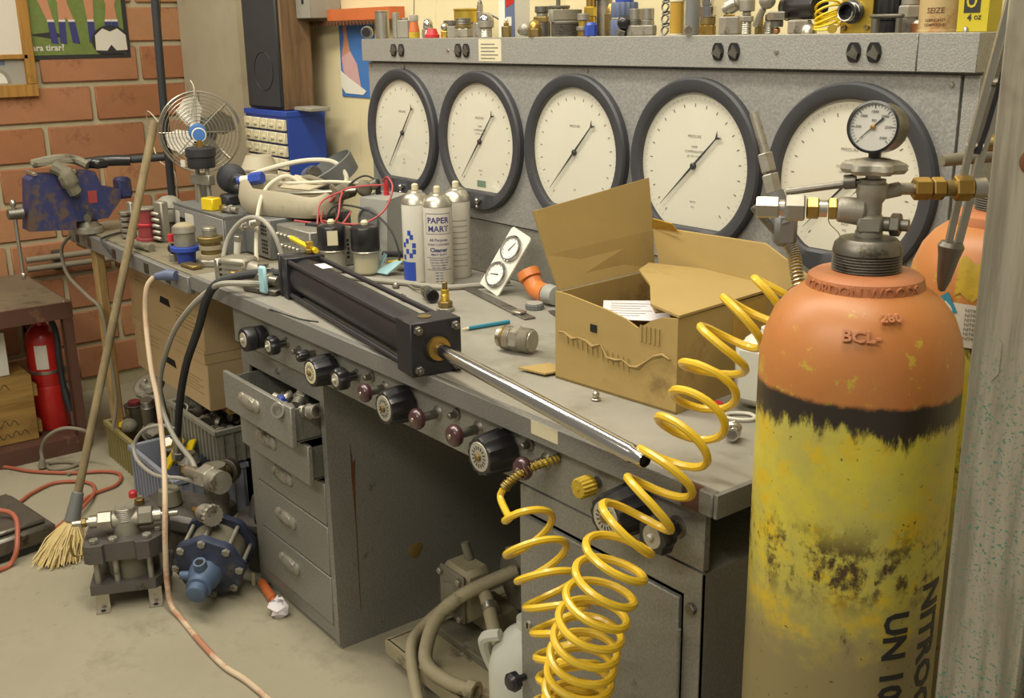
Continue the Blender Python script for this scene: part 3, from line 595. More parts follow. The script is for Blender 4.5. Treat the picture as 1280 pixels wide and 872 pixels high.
# boxes under the bench
t = thing('storage_shelf', 'low dark shelf under the side bench carrying the two cardboard boxes', 'shelf', (-.78, -.15, 0)); b = MB(); b.bb((-.33, -.22, .281), (.33, .2, .295)); part(t, 'board', b, 'ply')
for x in (-.3, .28):
    for y in (-.08, .16): b = MB(); b.bb((x, y, 0), (x + .03, y + .03, .2805)); part(t, 'leg', b, 'ply')
for k, (z0, z1, lab) in enumerate(((.296, .472, 'lower tan cardboard file box under the side bench, dark seam above it'), (.474, .69, 'upper tan cardboard file box tucked under the side bench edge'))):
    t = thing('cardboard_box', lab, 'box', (-.78, -.2, z0), 0, 'boxes under the side bench'); h = z1 - z0
    b = MB(); b.box((0, 0, h / 2), (.62, .44, h), .003); part(t, 'box_body', b, 'cardb2')
    b = MB(); b.prism([(-.03, -.01), (.06, -.012), (.05, .012), (-.02, .012)], Mx(((1, 0, 0, .0), (0, 0, -1, -.2201), (0, 1, 0, h * .5), (0, 0, 0, 1))), .0006); part(t, 'hand_hole', b, 'dk')
    b = MB()
    for i in range(5): b.bb((.1, -.2206, h * (.25 + i * .06)), (.27 - (i % 2) * .03, -.2202, h * (.25 + i * .06) + .003))
    for i in range(3): b.bb((-.25, -.2206, h * (.62 + i * .08)), (-.08, -.2202, h * (.62 + i * .08) + .002))
    part(t, 'printed_lines', b, 'cardi', kind='stuff')
    b = MB(); b.bb((-.312, -.224, h - .028), (.312, .224, h + .0005)) if k == 0 else b.bb((-.312, -.224, .0), (.312, .224, .012)); part(t, 'box_lid' if k == 0 else 'box_base', b, 'cardb2')

def bin_(name, label, c, sx, sy, h, m, ribs=True, th=.006):
    t = thing(name, label, 'bin', c); b = MB(); hx, hy = sx / 2, sy / 2
    b.bb((-hx, -hy, 0), (hx, hy, th)); b.bb((-hx, -hy, th), (-hx + th, hy, h)); b.bb((hx - th, -hy, th), (hx, hy, h)); b.bb((-hx + th, -hy, th), (hx - th, -hy + th, h)); b.bb((-hx + th, hy - th, th), (hx - th, hy, h)); part(t, 'bin_body', b, m)
    b = MB(); e = .008; b.bb((-hx - e, -hy - e, h - .014), (hx + e, -hy, h + .003), .002); b.bb((-hx - e, hy, h - .014), (hx + e, hy + e, h + .003), .002); b.bb((-hx - e, -hy, h - .014), (-hx, hy, h + .003), .002); b.bb((hx, -hy, h - .014), (hx + e, hy, h + .003), .002); part(t, 'rim', b, m)
    me = MB(); me.bb((-.004, -.006, 0), (.004, 0, h - .016)); me = me.mesh('rib', m)
    nx = int(sx / .026)
    for i in range(nx):
        o = bpy.data.objects.new('rib', me); COL.objects.link(o); o.parent = t; o.location = (-hx + (i + .5) * sx / nx, -hy, 0)
    ny = int(sy / .03)
    for i in range(ny):
        o = bpy.data.objects.new('rib', me); COL.objects.link(o); o.parent = t; o.rotation_euler = (0, 0, PI / 2); o.location = (hx, -hy + (i + .5) * sy / ny, 0)
    return t
bin_('parts_bin', 'olive ribbed bin full of pump parts on the floor behind the broom', (-.92, -.45, 0), .34, .2, .125, 'olive')
bin_('parts_bin', 'blue grey ribbed bin on the floor in front of the cardboard boxes', (-.555, -.475, 0), .36, .22, .15, 'bluebin')
b = MB(); b.bb((-.72, -.34, 0), (-.38, -.14, .162), .003); solo('crate', b, 'dk', 'dark low crate on the floor holding up the grey tub', 'crate', (-.55, -.24, 0))
t = bin_('parts_tub', 'grey plastic tub of metal scraps under the cardboard box corner', (-.55, -.29, .163), .36, .32, .107, 'galv')
rs = random.Random(3)
for i in range(16):
    x, y = -.55 + (i % 6 - 2.5) * .056, -.415 + (i // 6) * .05 + rs.uniform(-.01, .01)
    ax = (rs.uniform(-1, 1), rs.uniform(-1, 1), rs.uniform(0, .5)); r = rs.uniform(.016, .026); m = rs.choice(['castal', 'steel_dk', 'dust', 'steel', 'dustb'])
    fit('scrap_fitting', 'dusty metal scrap in the heap filling the grey plastic tub', 'metal part', (x, y, .225 + rs.uniform(0, .025)), ax, [('flange', 'o', r, .012, m), ('barrel', 'c', r * .7, .025, rs.choice(['castal', 'steel_dk']))], 'scraps in the grey tub')

# pump heads and cans in the bins
fit('paint_can', 'small silver tin standing at the far left corner of the olive bin', 'can', (-1.05, -.46, .085), (0, 0, 1), [('body', 'c', .035, .085, 'steel'), ('rim', 'c', .037, .006, 'steel_dk'), ('red_lid', 'c', .022, .012, 'maroon')])
t = thing('gear_pump', 'cast round pump head tilted on top of the olive bin', 'pump', (-.93, -.44, .14))
ax = V((.25, -.45, .85)).normalized(); p = V((0, 0, .12)); b = MB(); b.lathe(p, ax, [(.02, -.05), (.03, -.02), (.045, 0), (.052, .004), (.052, .018), (.045, .022), (.03, .02), (.018, .03), (0, .03)], 28); part(t, 'cover', b, 'castal')
b = MB(); b.cyl((.03, 0, .0), (.015, 0, .13), .04, .03, n=20); b.cyl((.06, -.03, .02), (.06, -.02, .10), .026, n=18); b.lathe((.07, -.02, .10), (.1, -.2, 1), [(.03, 0), (.033, .01), (.03, .02), (.012, .024), (.012, .034), (0, .035)], 20); part(t, 'casting', b, 'castal')
b = MB(); b.cyl((.085, -.035, .0), (.105, -.05, .1), .024, n=18, bev=.004); b.thread((.105, -.05, .1), (.11, -.054, .12), .02); part(t, 'spigot', b, 'steel_dk')
b = MB(); b.lathe(p + ax * .03, ax, [(.006, 0), (.006, .012), (0, .013)], 8); part(t, 'shaft', b, 'steel')
b = MB(); b.tube(crv([(-.76, -.44, .10), (-.75, -.42, .2), (-.73, -.40, .235), (-.69, -.40, .23), (-.64, -.38, .20)]), .014, 10); solo('bent_pipe', b, 'steel_dk', 'thick bent steel pipe arching out of the olive bin', 'pipe', (-.76, -.44, .10))
fit('pump_cylinder', 'dark dusty cylinder lying in the middle of the olive bin', 'pump', (-.84, -.48, .14), (.7, -.2, .3), [('flange', 'c', .035, .012, 'steel_dk'), ('barrel', 'c', .026, .06, 'dust'), ('hex_nut', 'h', .022, .014, 'castal')])
fit('check_valve', 'dull valve casting with a yellow plug at the front of the olive bin', 'valve', (-.99, -.53, .135), (1, .25, .12), [('yellow_plug', 'h', .013, .02, 'yelp'), ('neck', 'c', .009, .02, 'bronze'), ('body', 'd', .026, .04, 'dust')])
fit('check_valve', 'polished round valve body sitting in the blue grey bin', 'valve', (-.66, -.47, .11), (.4, -.3, .5), [('base', 'c', .035, .02, 'steel_dk'), ('dome', 'b', .045, .075, 'chrome'), ('cap', 'h', .018, .014, 'steel')])
fit('pump_cup', 'shiny steel cup upside down in the blue grey bin', 'cup', (-.47, -.50, .085), (0, 0, 1), [('wall', 'c', .034, .075, 'steel'), ('crown', 'n', .032, .02, 'steel'), ('neck', 'c', .02, .008, 'steel')])
t = thing('yellow_bag', 'bright yellow plastic wrapper stuffed in the blue grey bin', 'wrapper', (-.57, -.49, .10)); b = MB(); b.plate([(-.05, -.02, .03), (.03, -.05, .02), (.05, .0, .11), (.0, .02, .085), (-.04, .02, .10)], .006); b.plate([(.0, -.03, .02), (.08, .0, .06), (.07, .03, .11), (.02, .03, .09)], .005); part(t, 'sheet', b, 'yelp')
fit('hose_fitting', 'dark socket fitting lying at the right end of the blue grey bin', 'pipe fitting', (-.41, -.47, .15), (1, -.3, .15), [('collar', 'h', .02, .02, 'steel_dk'), ('sleeve', 'c', .017, .03, 'steel_dk')])
fit('bearing', 'round bearing with brass centre under the grey tub', 'bearing', (-.19, -.49, .22), (.6, -.8, .1), [('outer_ring', 'o', .036, .022, 'steel_dk'), ('brass_core', 'o', .02, .022, 'bronze')])
fit('pipe_fitting', 'small fitting between the grey tub and the bearing', 'pipe fitting', (-.26, -.49, .20), (.8, -.4, .3), [('thread', 't', .012, .02, 'steel'), ('hex_nut', 'h', .018, .014, 'castal'), ('tube', 'c', .011, .03, 'steel')])

# floor pumps
t = thing('air_pump', 'grey square air pump on four small feet standing clear on the concrete floor', 'pump', (-.078, -.815, 0), math.radians(66)); t.scale = (1, 1, .93)
for x in (-.07, .055):
    for y in (-.075, .06): b = MB(); b.bb((x - .016, y - .013, 0), (x + .016, y + .013, .004)); b.bb((x - .016, y + .008, .004), (x + .016, y + .013, .05)); b.m = 1; b.lathe((x, y - .002, .0045), Z, [(.006, 0), (.006, .0006)], 10); part(t, 'foot', b, ['steel', 'dk'])
b = MB(); b.prism([(-.095, -.075), (.06, -.075), (.095, -.02), (.095, .08), (-.095, .08)], Mx.Translation((0, 0, .05)), .028); part(t, 'base_plate', b, 'pad')
b = MB(); b.prism([(-.10, -.075), (-.085, -.085), (-.055, -.085), (-.05, -.075), (.02, -.075), (.025, -.085), (.055, -.085), (.07, -.07), (.095, -.04), (.095, .08), (-.10, .08)], Mx.Translation((0, 0, .145)), .05); part(t, 'head_block', b, 'pad')
b = MB(); b.cyl((0, .0, .078), (0, .0, .145), .055, n=28); part(t, 'cylinder', b, 'dust')
for x, y in ((-.075, -.06), (-.03, -.06), (.05, -.06), (.075, -.02), (-.075, .06), (.075, .06)):
    b = MB(); b.cyl((x, y, .078), (x, y, .145), .0075, n=12); part(t, 'tie_rod', b, 'castal'); b = MB(); b.hexa((x, y, .195), (x, y, .206), .012); part(t, 'bolt', b, 'castal')
b = MB(); b.cyl((0, -.02, .195), (0, -.02, .235), .032, .028, n=20); b.cyl((-.03, -.02, .235), (.03, -.02, .235), .022, n=18); b.thread((0, -.02, .235), (0, -.02, .272), .026); part(t, 'valve_tee', b, 'castal')
for sg in (-1, 1):
    b = MB(); b.hexa((sg * .03, -.02, .237), (sg * .066, -.02, .237), .026); b.cyl((sg * .066, -.02, .237), (sg * .085, -.02, .237), .017, n=16); b.cyl((sg * .085, -.02, .237), (sg * .125, -.02, .237), .009, .008, n=12); o = part(t, 'union', b, 'steel')
    b = MB(); b.hexa((sg * .092, -.02, .237), (sg * .104, -.02, .237), .013); part(o, 'gland_nut', b, 'bronze')
b = MB(); b.tube(crv([(-.09, -.06, .17), (-.12, -.075, .172), (-.125, -.078, .20), (-.122, -.06, .225)]), .003, 6); part(t, 'copper_line', b, 'bronze')
t = thing('booster_pump', 'blue round flanged booster pump lying tilted beside the drawer pedestal', 'pump', (.085, -.715, 0)); t.scale = (.87, .87, .87)
c = V((.005, .04, .112)); ax = V((.70, -.66, -.26)).normalized(); F = frame(c, ax, Z)
b = MB(); b.lathe(c, ax, [(.099, -.02), (.105, -.016), (.105, 0), (.10, .006), (.06, .012), (.04, .03), (0, .03)], 40, 0, lambda q: 1 + .035 * math.cos(8 * q)); part(t, 'front_flange', b, 'blued')
b = MB(); b.lathe(c, ax, [(.08, -.10), (.08, -.021)], 32); part(t, 'barrel', b, 'dust'); b = MB(); b.lathe(c, ax, [(.09, -.125), (.104, -.12), (.104, -.102), (.09, -.10)], 40, 0, lambda q: 1 + .035 * math.cos(8 * q)); part(t, 'rear_flange', b, 'blued')
for k in range(8):
    a = k * PI / 4; q = F @ V((.094 * math.cos(a), .094 * math.sin(a), 0)); b = MB(); b.cyl(q - ax * .125, q + ax * .012, .006, n=10); o = part(t, 'tie_bolt', b, 'castal'); b = MB(); b.hexa(q + ax * .003, q + ax * .015, .012); part(o, 'bolt_head', b, 'castal')
b = MB(); b.lathe(c, ax, [(.05, .012), (.044, .05), (.036, .062), (.036, .085), (.028, .088), (.028, .112), (.022, .116), (0, .116)], 28); up = F.to_3x3() @ V((0, 1, 0)); rt = F.to_3x3() @ V((1, 0, 0))
b.cyl(c + ax * .04, c + ax * .045 + up * .062, .022, .018, n=18); b.cyl(c + ax * .035, c + ax * .035 - rt * .07, .016, .012, n=14); part(t, 'nose', b, 'blueb')
b = MB(); b.lathe(c + ax * .0451 + up * .0622, up, [(.012, 0), (.012, .0006)], 14); part(t, 'port', b, 'dk')
t = thing('valve_manifold', 'dark cast manifold with bolts behind the blue booster pump', 'manifold', (-.21, -.62, 0), .5)
b = MB(); b.box((0, 0, .05), (.2, .14, .1), .01); b.box((0, -.01, .13), (.26, .16, .05), .012); part(t, 'casting', b, 'pad')
for x, y in ((-.1, -.06), (.1, -.06), (-.1, .05), (.1, .05)): b = MB(); b.hexa((x, y, .155), (x, y, .172), .013); part(t, 'bolt', b, 'bronze')
b = MB(); b.cyl((-.02, -.03, .155), (-.02, -.03, .205), .033, .028, n=20, bev=.005); part(t, 'boss', b, 'dust')
t = thing('hydraulic_coupling', 'large steel coupling with a hex collar lying beside the pedestal above the blue pump', 'coupling', (-.035, -.62, .285)); 
for (pn, kind, a_, c_, r, m) in (('tube', 'c', -.10, -.01, .017, 'steel'), ('hex_collar', 'h', -.01, .05, .033, 'castal'), ('sleeve', 'c', .05, .10, .03, 'castal'), ('brass_end', 'h', -.125, -.10, .013, 'brass')):
    b = MB(); d = V((.8, .12, .06)); (b.hexa if kind == 'h' else b.cyl)(d * a_, d * c_, r); part(t, pn, b, m)
b = MB(); b.cyl((-.06, .05, -.285), (-.06, .05, .0), .03, n=16); part(t, 'post', b, 'dust')
fit('needle_valve', 'silver lobed valve with a brass nose under the large steel coupling', 'valve', (-.01, -.665, .215), (.85, .1, .12), [('brass_nose', 'c', .008, .03, 'brass'), ('neck', 'c', .016, .02, 'steel'), ('body', 'c', .024, .03, 'castal'), ('lobes', 'k', .027, .02, 'castal')])
t = thing('regulator_casting', 'violet grey regulator casting squeezed between blue pump and pedestal', 'regulator', (-.01, -.47, 0)); b = MB(); b.lathe((0, 0, 0), Z, [(.06, 0), (.065, .12), (.08, .125), (.08, .145), (.05, .15), (.035, .2), (0, .2)], 24); part(t, 'casting', b, 'pad'); b = MB(); b.cyl((.04, -.04, .145), (.045, -.045, .165), .012, n=12); part(t, 'port', b, 'dk')

# broom
t = thing('broom', 'old broom with a long wooden handle leaning on the side bench edge', 'broom', (-.405, -.895, 0))
p0 = V((-.43, -.85, .12)); p1 = V((-.592, -.455, 1.145)); B0 = V((-.405, -.895, 0)); d = (p1 - p0).normalized()
b = MB(); b.tube([p0 - B0, p0 - B0 + d * .5, p1 - B0], .0115, 12); part(t, 'handle', b, 'broomh')
b = MB(); b.cyl(p0 - B0 - d * .035, p0 - B0 + d * .05, .021, .016, n=16, bev=.003); part(t, 'ferrule', b, 'greyd')
b = MB(); rb = random.Random(5)
for i in range(620):
    a = rb.uniform(0, 2 * PI); q = math.sqrt(rb.random()); s0 = p0 - B0 - d * .03 + V((.017 * q * math.cos(a), .017 * q * math.sin(a), 0))
    e = V((.005 + .06 * q * math.cos(a) + rb.uniform(-.012, .012) , -.02 + .065 * q * math.sin(a) + rb.uniform(-.012, .012), rb.uniform(.001, .012)))
    mid = (s0 + e) * .5 + V((rb.uniform(-.008, .012), rb.uniform(-.01, .01), .004)); b.tube([s0, mid, e], [.0017, .0019, .0014], 3)
part(t, 'bristles', b, 'broomb', kind='stuff')

# things on the floor at the left edge
t = thing('metal_case', 'low grey metal case on the floor cut by the left edge of the frame', 'case', (-.62, -1.03, 0), .15); b = MB(); b.box((0, 0, .045), (.3, .24, .05), .008); b.box((0, 0, .078), (.26, .20, .014), .005); part(t, 'case_lid', b, 'steel_dk'); b = MB(); b.box((0, 0, .012), (.28, .22, .022), .003); part(t, 'case_base', b, 'black')
b = MB(); b.lathe((-.69, -.61, 0), Z, [(.013, 0), (.013, .016), (.007, .022), (0, .022)], 14); solo('stopper', b, 'redp', 'tiny red cap on the floor by the olive bin', 'cap', (-.69, -.61, 0))
fit('orange_tool', 'orange plastic handle poking out from under the drawer pedestal', 'tool', (.10, -.548, .014), (1, -.16, 0), [('handle', 'c', .012, .10, 'orange'), ('tip', 'n', .008, .02, 'orange')])
t = thing('paper_scrap', 'crumpled white paper scrap on the floor by the drawer pedestal', 'paper', (.255, -.575, 0)); b = MB(); rb = random.Random(9); vs = []; b.ball((0, 0, .02), .026, 9, (1.2, .8, .75)); b.v = [V((v.x + rb.uniform(-.008, .008), v.y + rb.uniform(-.008, .008), max(.0005, v.z + rb.uniform(-.008, .008)))) for v in b.v]; part(t, 'crumple', b, 'paper')
fit('cigarette_butt', 'thin pale stub on the floor at the corner of the drawer pedestal', 'stub', (.075, -.56, .0), (0, 0, 1), [('stub', 'c', .006, .035, 'card')])

# cords
def hose(name, pts, r, m, label, cat, k=6, extra=None): 
    b = MB(); b.tube(crv(pts, k), r, 8); return solo(name, b, m, label, cat, pts[-1])
hose('extension_cord', [(-.51, -1.16, .008), (-.53, -.99, .008), (-.609, -.852, .008), (-.761, -.725, .008), (-.799, -.626, .008), (-.877, -.587, .008), (-.938, -.619, .008), (-.993, -.705, .008), (-1.093, -.804, .008), (-1.206, -.876, .008), (-1.3, -1.0, .008)], .0055, 'orangec', 'orange extension cord looping across the floor past the broom', 'cord')
hose('extension_cord', [(-.72, -1.2, .008), (-.66, -1.14, .10), (-.572, -.99, .104), (-.46, -1.0, .06), (-.44, -1.03, .008), (-.423, -1.08, .008), (-.409, -1.2, .008)], .007, 'orangec', 'bright orange cord draped over the grey metal case', 'cord')
hose('extension_cord', [(-.56, -.87, .008), (-.60, -.83, .012), (-.664, -.77, .02), (-.78, -.699, .01), (-.877, -.689, .008), (-.944, -.769, .008), (-.907, -.852, .008), (-.85, -.92, .008), (-.84, -1.05, .008)], .0055, 'orangec', 'orange cord coiled on the floor behind the broom bristles', 'cord')
t = thing('power_cord', 'grey power cord with a loose plug curling over the steel table foot', 'cord', (-1.112, -.763, 0)); B0 = V((-1.112, -.763, 0))
b = MB(); b.tube([p - B0 for p in crv([(-1.112, -.763, .03), (-1.118, -.759, .07), (-1.079, -.743, .12), (-1.036, -.701, .15), (-.998, -.649, .14), (-1.017, -.623, .10), (-1.07, -.637, .02), (-1.05, -.688, .007), (-1.071, -.746, .007), (-1.131, -.743, .007), (-1.102, -.686, .007), (-1.03, -.663, .007), (-.99, -.72, .007)])], .006, 8); part(t, 'cable', b, 'hosed')
b = MB(); b.cyl((0, 0, .034), (.002, -.004, .006), .009, .014, n=14); part(t, 'plug', b, 'dust'); b = MB(); b.bb((-.006, -.008, .0), (-.004, -.003, .006)); b.bb((.004, -.008, .0), (.006, -.003, .006)); part(t, 'prong', b, 'brass')
t = thing('air_hose', 'cream and pink hose hanging from the side bench outlet down to the floor', 'hose', (-.02, -.745, 0)); B0 = V((-.02, -.745, 0))
b = MB(); b.tube([p - B0 for p in crv([(-.25, -.622, .775), (-.262, -.64, .745), (-.266, -.65, .662), (-.205, -.67, .547), (-.153, -.68, .475), (-.076, -.705, .373), (.03, -.748, .296), (.065, -.772, .19), (.062, -.778, .077), (.075, -.778, .02), (.135, -.776, .008), (.262, -.781, .008), (.394, -.779, .008), (.487, -.763, .008), (.65, -.752, .008)])], .0068, 10); part(t, 'tube', b, 'pinkhose')
b = MB(); b.tube([V(p) - B0 for p in ((-.195, -.583, .782), (-.215, -.597, .783), (-.245, -.618, .777))], [.014, .015, .009], 12); part(t, 'connector', b, 'bluegr')
b = MB()
b.tube(crv([(.184, -.514, .815), (.195, -.56, .825), (.13, -.595, .818), (.06, -.60, .79), (-.02, -.62, .735), (-.167, -.62, .633), (-.302, -.615, .489), (-.327, -.61, .388), (-.243, -.615, .330), (-.112, -.62, .301), (-.080, -.625, .262)]), .0068, 8)
solo('grey_hose', b, 'hoseg', 'grey hose looping off the worktop edge in front of the cardboard boxes', 'hose', (-.08, -.625, .262))
hose('grey_hose', [(-.115, -.61, .236), (-.16, -.64, .245), (-.235, -.68, .24), (-.375, -.68, .239), (-.419, -.67, .271), (-.384, -.65, .32), (-.32, -.62, .345), (-.28, -.60, .34)], .0055, 'hoseg', 'thin grey hose making a round loop above the blue grey bin', 'hose')
t = thing('black_hose', 'black rubber hose dropping from the worktop edge into the blue grey bin', 'hose', (-.40, -.56, .19)); B0 = V((-.40, -.56, .19))
b = MB(); b.tube([p - B0 for p in crv([(.19, -.45, .83), (.15, -.52, .835), (.11, -.585, .82), (.05, -.60, .775), (-.031, -.60, .678), (-.167, -.59, .551), (-.27, -.58, .422), (-.377, -.56, .281)])], .0105, 10); part(t, 'tube', b, 'rubber'); b = MB(); b.cyl(V((-.377, -.56, .285)) - B0, V((-.39, -.56, .23)) - B0, .013, n=14); b.hexa(V((-.39, -.56, .23)) - B0, V((-.395, -.56, .205)) - B0, .017); part(t, 'end_fitting', b, 'steel')
t = thing('wall_pipes', 'pair of grey pipes running low along the brick wall behind the steel table', 'pipe', (-1.79, -.25, .54))
for z in (.0, .035): b = MB(); b.cyl((0, -.32, z), (0, .33, z), .012, n=12); part(t, 'pipe', b, 'hosed')
for y in (-.2, .2): b = MB(); b.bb((-.044, y - .015, -.02), (-.013, y + .015, .055)); part(t, 'pipe_clip', b, 'steel_dk')
hose('mains_cable', [(-1.10, -.585, .765), (-1.13, -.61, .72), (-1.10, -.61, .64), (-1.02, -.58, .58), (-.96, -.56, .54), (-.945, -.555, .42), (-.945, -.55, .25), (-.95, -.57, .14)], .006, 'hosed', 'grey cable drooping from the far end of the outlet strip past the pine leg', 'cable')
hose('mains_cable', [(-.70, -.585, .762), (-.73, -.60, .80), (-.80, -.57, .798), (-.86, -.50, .797), (-.9, -.42, .797)], .0035, 'rubber', 'thin black cable lying across the side bench by the vise base', 'cable')
fit('loose_bulb', 'clear plastic bottle lying in the dark behind the pine leg', 'bottle', (-1.30, -.42, .03), (.2, .9, .15), [('body', 'c', .045, .12, 'clear'), ('shoulder', 'n', .045, .04, 'clear')])
# ------------------------------------------------------------------ on the worktop
# hydraulic cylinder: local x runs along the rod
t = thing('hydraulic_cylinder', 'long black hydraulic cylinder with a chrome rod lying along the worktop front edge', 'hydraulic cylinder', (.24, -.449, BZ), math.atan2(-.105, .725)); zc = .049
b = MB(); b.bb((-.005, -.048, .0), (.008, .048, .097), .002); part(t, 'mounting_plate', b, 'blackm')
b = MB(); b.bb((.014, -.047, .001), (.05, .047, .096), .002); part(t, 'rear_cap', b, 'blackm')
b = MB(); b.cyl((.05, 0, zc), (.672, 0, zc), .041, n=40); part(t, 'barrel', b, 'blackm')
for y in (-.038, .038):
    for z in (-.038, .038): b = MB(); b.cyl((.008, y, zc + z), (.672, y, zc + z), .0055, n=10); o = part(t, 'tie_rod', b, 'blackm'); b = MB(); b.hexa((.736, y * .95, zc + z * .95), (.745, y * .95, zc + z * .95), .0085); b.lathe((.745, y * .95, zc + z * .95), X, [(.005, 0), (.004, .006), (0, .006)], 10); part(o, 'rod_nut', b, 'steel_dk')
b = MB(); b.bb((.672, -.049, .0), (.736, .049, .098), .0015); part(t, 'front_head', b, 'blackm')
b = MB(); b.lathe((.736, 0, zc), X, [(.026, 0), (.026, .002), (.018, .003)], 32); part(t, 'retainer', b, 'dk')
b = MB(); b.lathe((.737, 0, zc), X, [(.021, 0), (.022, .004), (.021, .012), (.013, .013)], 32); part(t, 'brass_gland', b, 'brass', 'brass gland around the rod')
b = MB(); b.lathe((.737, 0, zc), X, [(.0125, 0), (.0125, .585), (.0105, .588), (.0105, .612), (.009, .614), (.009, .606), (0, .606)], 36); part(t, 'chrome_rod', b, 'chrome', 'mirror bright chrome rod')
b = MB(); b.lathe((1.3435, 0, zc), X, [(.0088, 0), (0, .0005)], 24); part(t, 'bore', b, 'dk')
b = MB(); b.prism([(.10, -.012), (.155, -.012), (.155, .012), (.10, .012)], Mx.Translation((.02, .008, zc + .0412)), .0004); part(t, 'white_sticker', b, 'paper')
b = MB(); b.cyl((.70, -.005, .098), (.70, -.005, .0995), .012, n=20); part(t, 'port_plug', b, 'bronze')
fit('brass_fitting', 'small brass fitting standing on the rear block of the hydraulic cylinder', 'fitting', (.262, -.43, .8893), (0, 0, 1), [('hex_nut', 'h', .012, .01, 'brass'), ('stem', 'c', .007, .008, 'brass_br'), ('hex_cap', 'h', .009, .009, 'brass_br')])
b = MB(); b.tube([(.10, -.395, .898), (.18, -.41, .898), (.285, -.425, .8965)], .0065, 6); solo('yellow_rod', b, 'yelp', 'yellow plastic rod lying behind the rear block of the hydraulic cylinder', 'rod', (.26, -.42, .889))

# cardboard box
A = .082; t = thing('cardboard_box', 'torn open brown cardboard box on the worktop in front of the gauges', 'box', (1.1205, -.409, BZ), A)
w, dp, h, th = .267, .262, .155, .004
b = MB(); b.bb((0, 0, 0), (w, dp, th)); b.bb((0, dp - th, th), (w, dp, h)); b.bb((0, th, th), (th, dp - th, h - .002)); b.bb((w - th, th, th), (w, dp - th, h))
top = [(0, h), (.03, h - .001), (.07, h - .006), (.12, h - .012), (.16, h - .020), (.185, h - .030), (.20, h - .022), (.215, h - .012), (.235, h - .004), (w, h)]
b.prism([(0, 0)] + [(w, 0)] + top[::-1], Mx(((1, 0, 0, 0), (0, 0, -1, th), (0, 1, 0, 0), (0, 0, 0, 1))), th); part(t, 'box_body', b, 'cardb')
b = MB(); pts = [(.008 + i * .0165, -.0012 - .0022 * (i % 2), .086 - .0012 * i + .004 * math.sin(i * 2.3) - (.012 if 6 < i < 12 else 0) + (.02 if i > 12 else 0)) for i in range(16)]
b.tube(pts, [.0012 + .0008 * (i % 3) for i in range(16)], 5)
for i in range(13): b.tube([(.03 + i * .0115, -.0012, .083 - .001 * i), (.032 + i * .0115, -.0016, .068 - .0016 * i)], .0008, 4)
for i in range(5): b.bb((.192 + i * .009, -.0018, .105), (.196 + i * .009, -.0004, .132))
part(t, 'torn_edge', b, 'cardi', 'ragged torn strip across the front')
b = MB(); b.bb((.083, -.0012, .100), (.098, -.0004, .113)); part(t, 'punched_hole', b, 'dk')
b = MB(); q = [(.0, .010, h), (-.020, .0, h + .06), (-.036, -.015, h + .135), (-.022, .265, h + .165), (-.006, .262, h + .07), (.002, .258, h)]; b.plate(q[:2] + q[4:], .004); b.plate(q[1:5], .004); part(t, 'end_flap', b, 'cardb', 'creased flap standing upright')
b = MB(); b.plate([(.015, dp, h), (w + .01, dp, h - .002), (w + .03, dp + .05, h + .022), (w - .05, dp + .035, h + .07), (.02, dp - .03, h + .085)], .004); part(t, 'rear_flap', b, 'cardb', 'long rear flap leaning back')
b = MB(); b.plate([(w + .002, .0, h + .0015), (w + .002, dp, h + .004), (.12, dp - .01, h + .014), (.035, dp - .06, h + .02), (.055, dp * .58, h + .018), (.125, .10, h + .012), (.195, .02, h + .004)], .004); part(t, 'right_flap', b, 'cardb', 'flap folded flat over the right half')
b = MB(); b.plate([(.17, .05, h - .004), (.215, .03, h + .002), (.235, .015, h + .004), (.195, .03, h - .008)], .003); part(t, 'loose_strip', b, 'cardi')
b = MB(); b.plate([(-.075, -.02, .004), (-.015, -.012, .004), (-.004, .03, .004), (-.055, .04, .004)], .003); part(t, 'bottom_flap', b, 'cardb', 'bottom flap sticking out on the worktop')
b = MB(); b.plate([(.02, dp - .035, h + .083), (.075, dp - .028, h + .081), (.07, dp - .04, h + .097), (.03, dp - .045, h + .102)], .002); part(t, 'torn_tape', b, 'tape', 'amber tape scrap on the rear flap')
b = MB(); b.bb((w + .0003, .14, .06), (w + .0012, .23, .15)); part(t, 'packing_tape', b, 'tape', 'amber tape on the right side')
b = MB(); Fp = Mx.Translation((1.232, -.33, BZ + .128)) @ Mx.Rotation(.75, 4, 'Z') @ Mx.Rotation(.12, 4, 'X')
b.prism([(-.05, -.04), (.06, -.045), (.06, .05), (-.055, .045)], Fp, .001); b.m = 1
for k in range(6): b.prism([(-.04, .03 - .011 * k), (.03 - .01 * (k % 3), .03 - .011 * k), (.03 - .01 * (k % 3), .032 - .011 * k), (-.04, .032 - .011 * k)], Fp @ Mx.Translation((0, 0, .0011)), .0002)
t = thing('packing_slip', 'white printed packing slip lying inside the open cardboard box', 'paper', (1.205, -.285, BZ + .05)); b.v = [v - V((1.205, -.285, BZ + .05)) for v in b.v]; part(t, 'sheet', b, ['paper', 'inkg'])
b = MB(); b.bb((1.14, -.39, BZ + .006), (1.36, -.19, BZ + .108)); solo('packed_carton', b, 'cardi', 'brown carton packed inside the open cardboard box under the slip', 'carton', (1.25, -.29, BZ + .006))
bpy.data.objects['packed_carton'].rotation_euler = (0, 0, A)

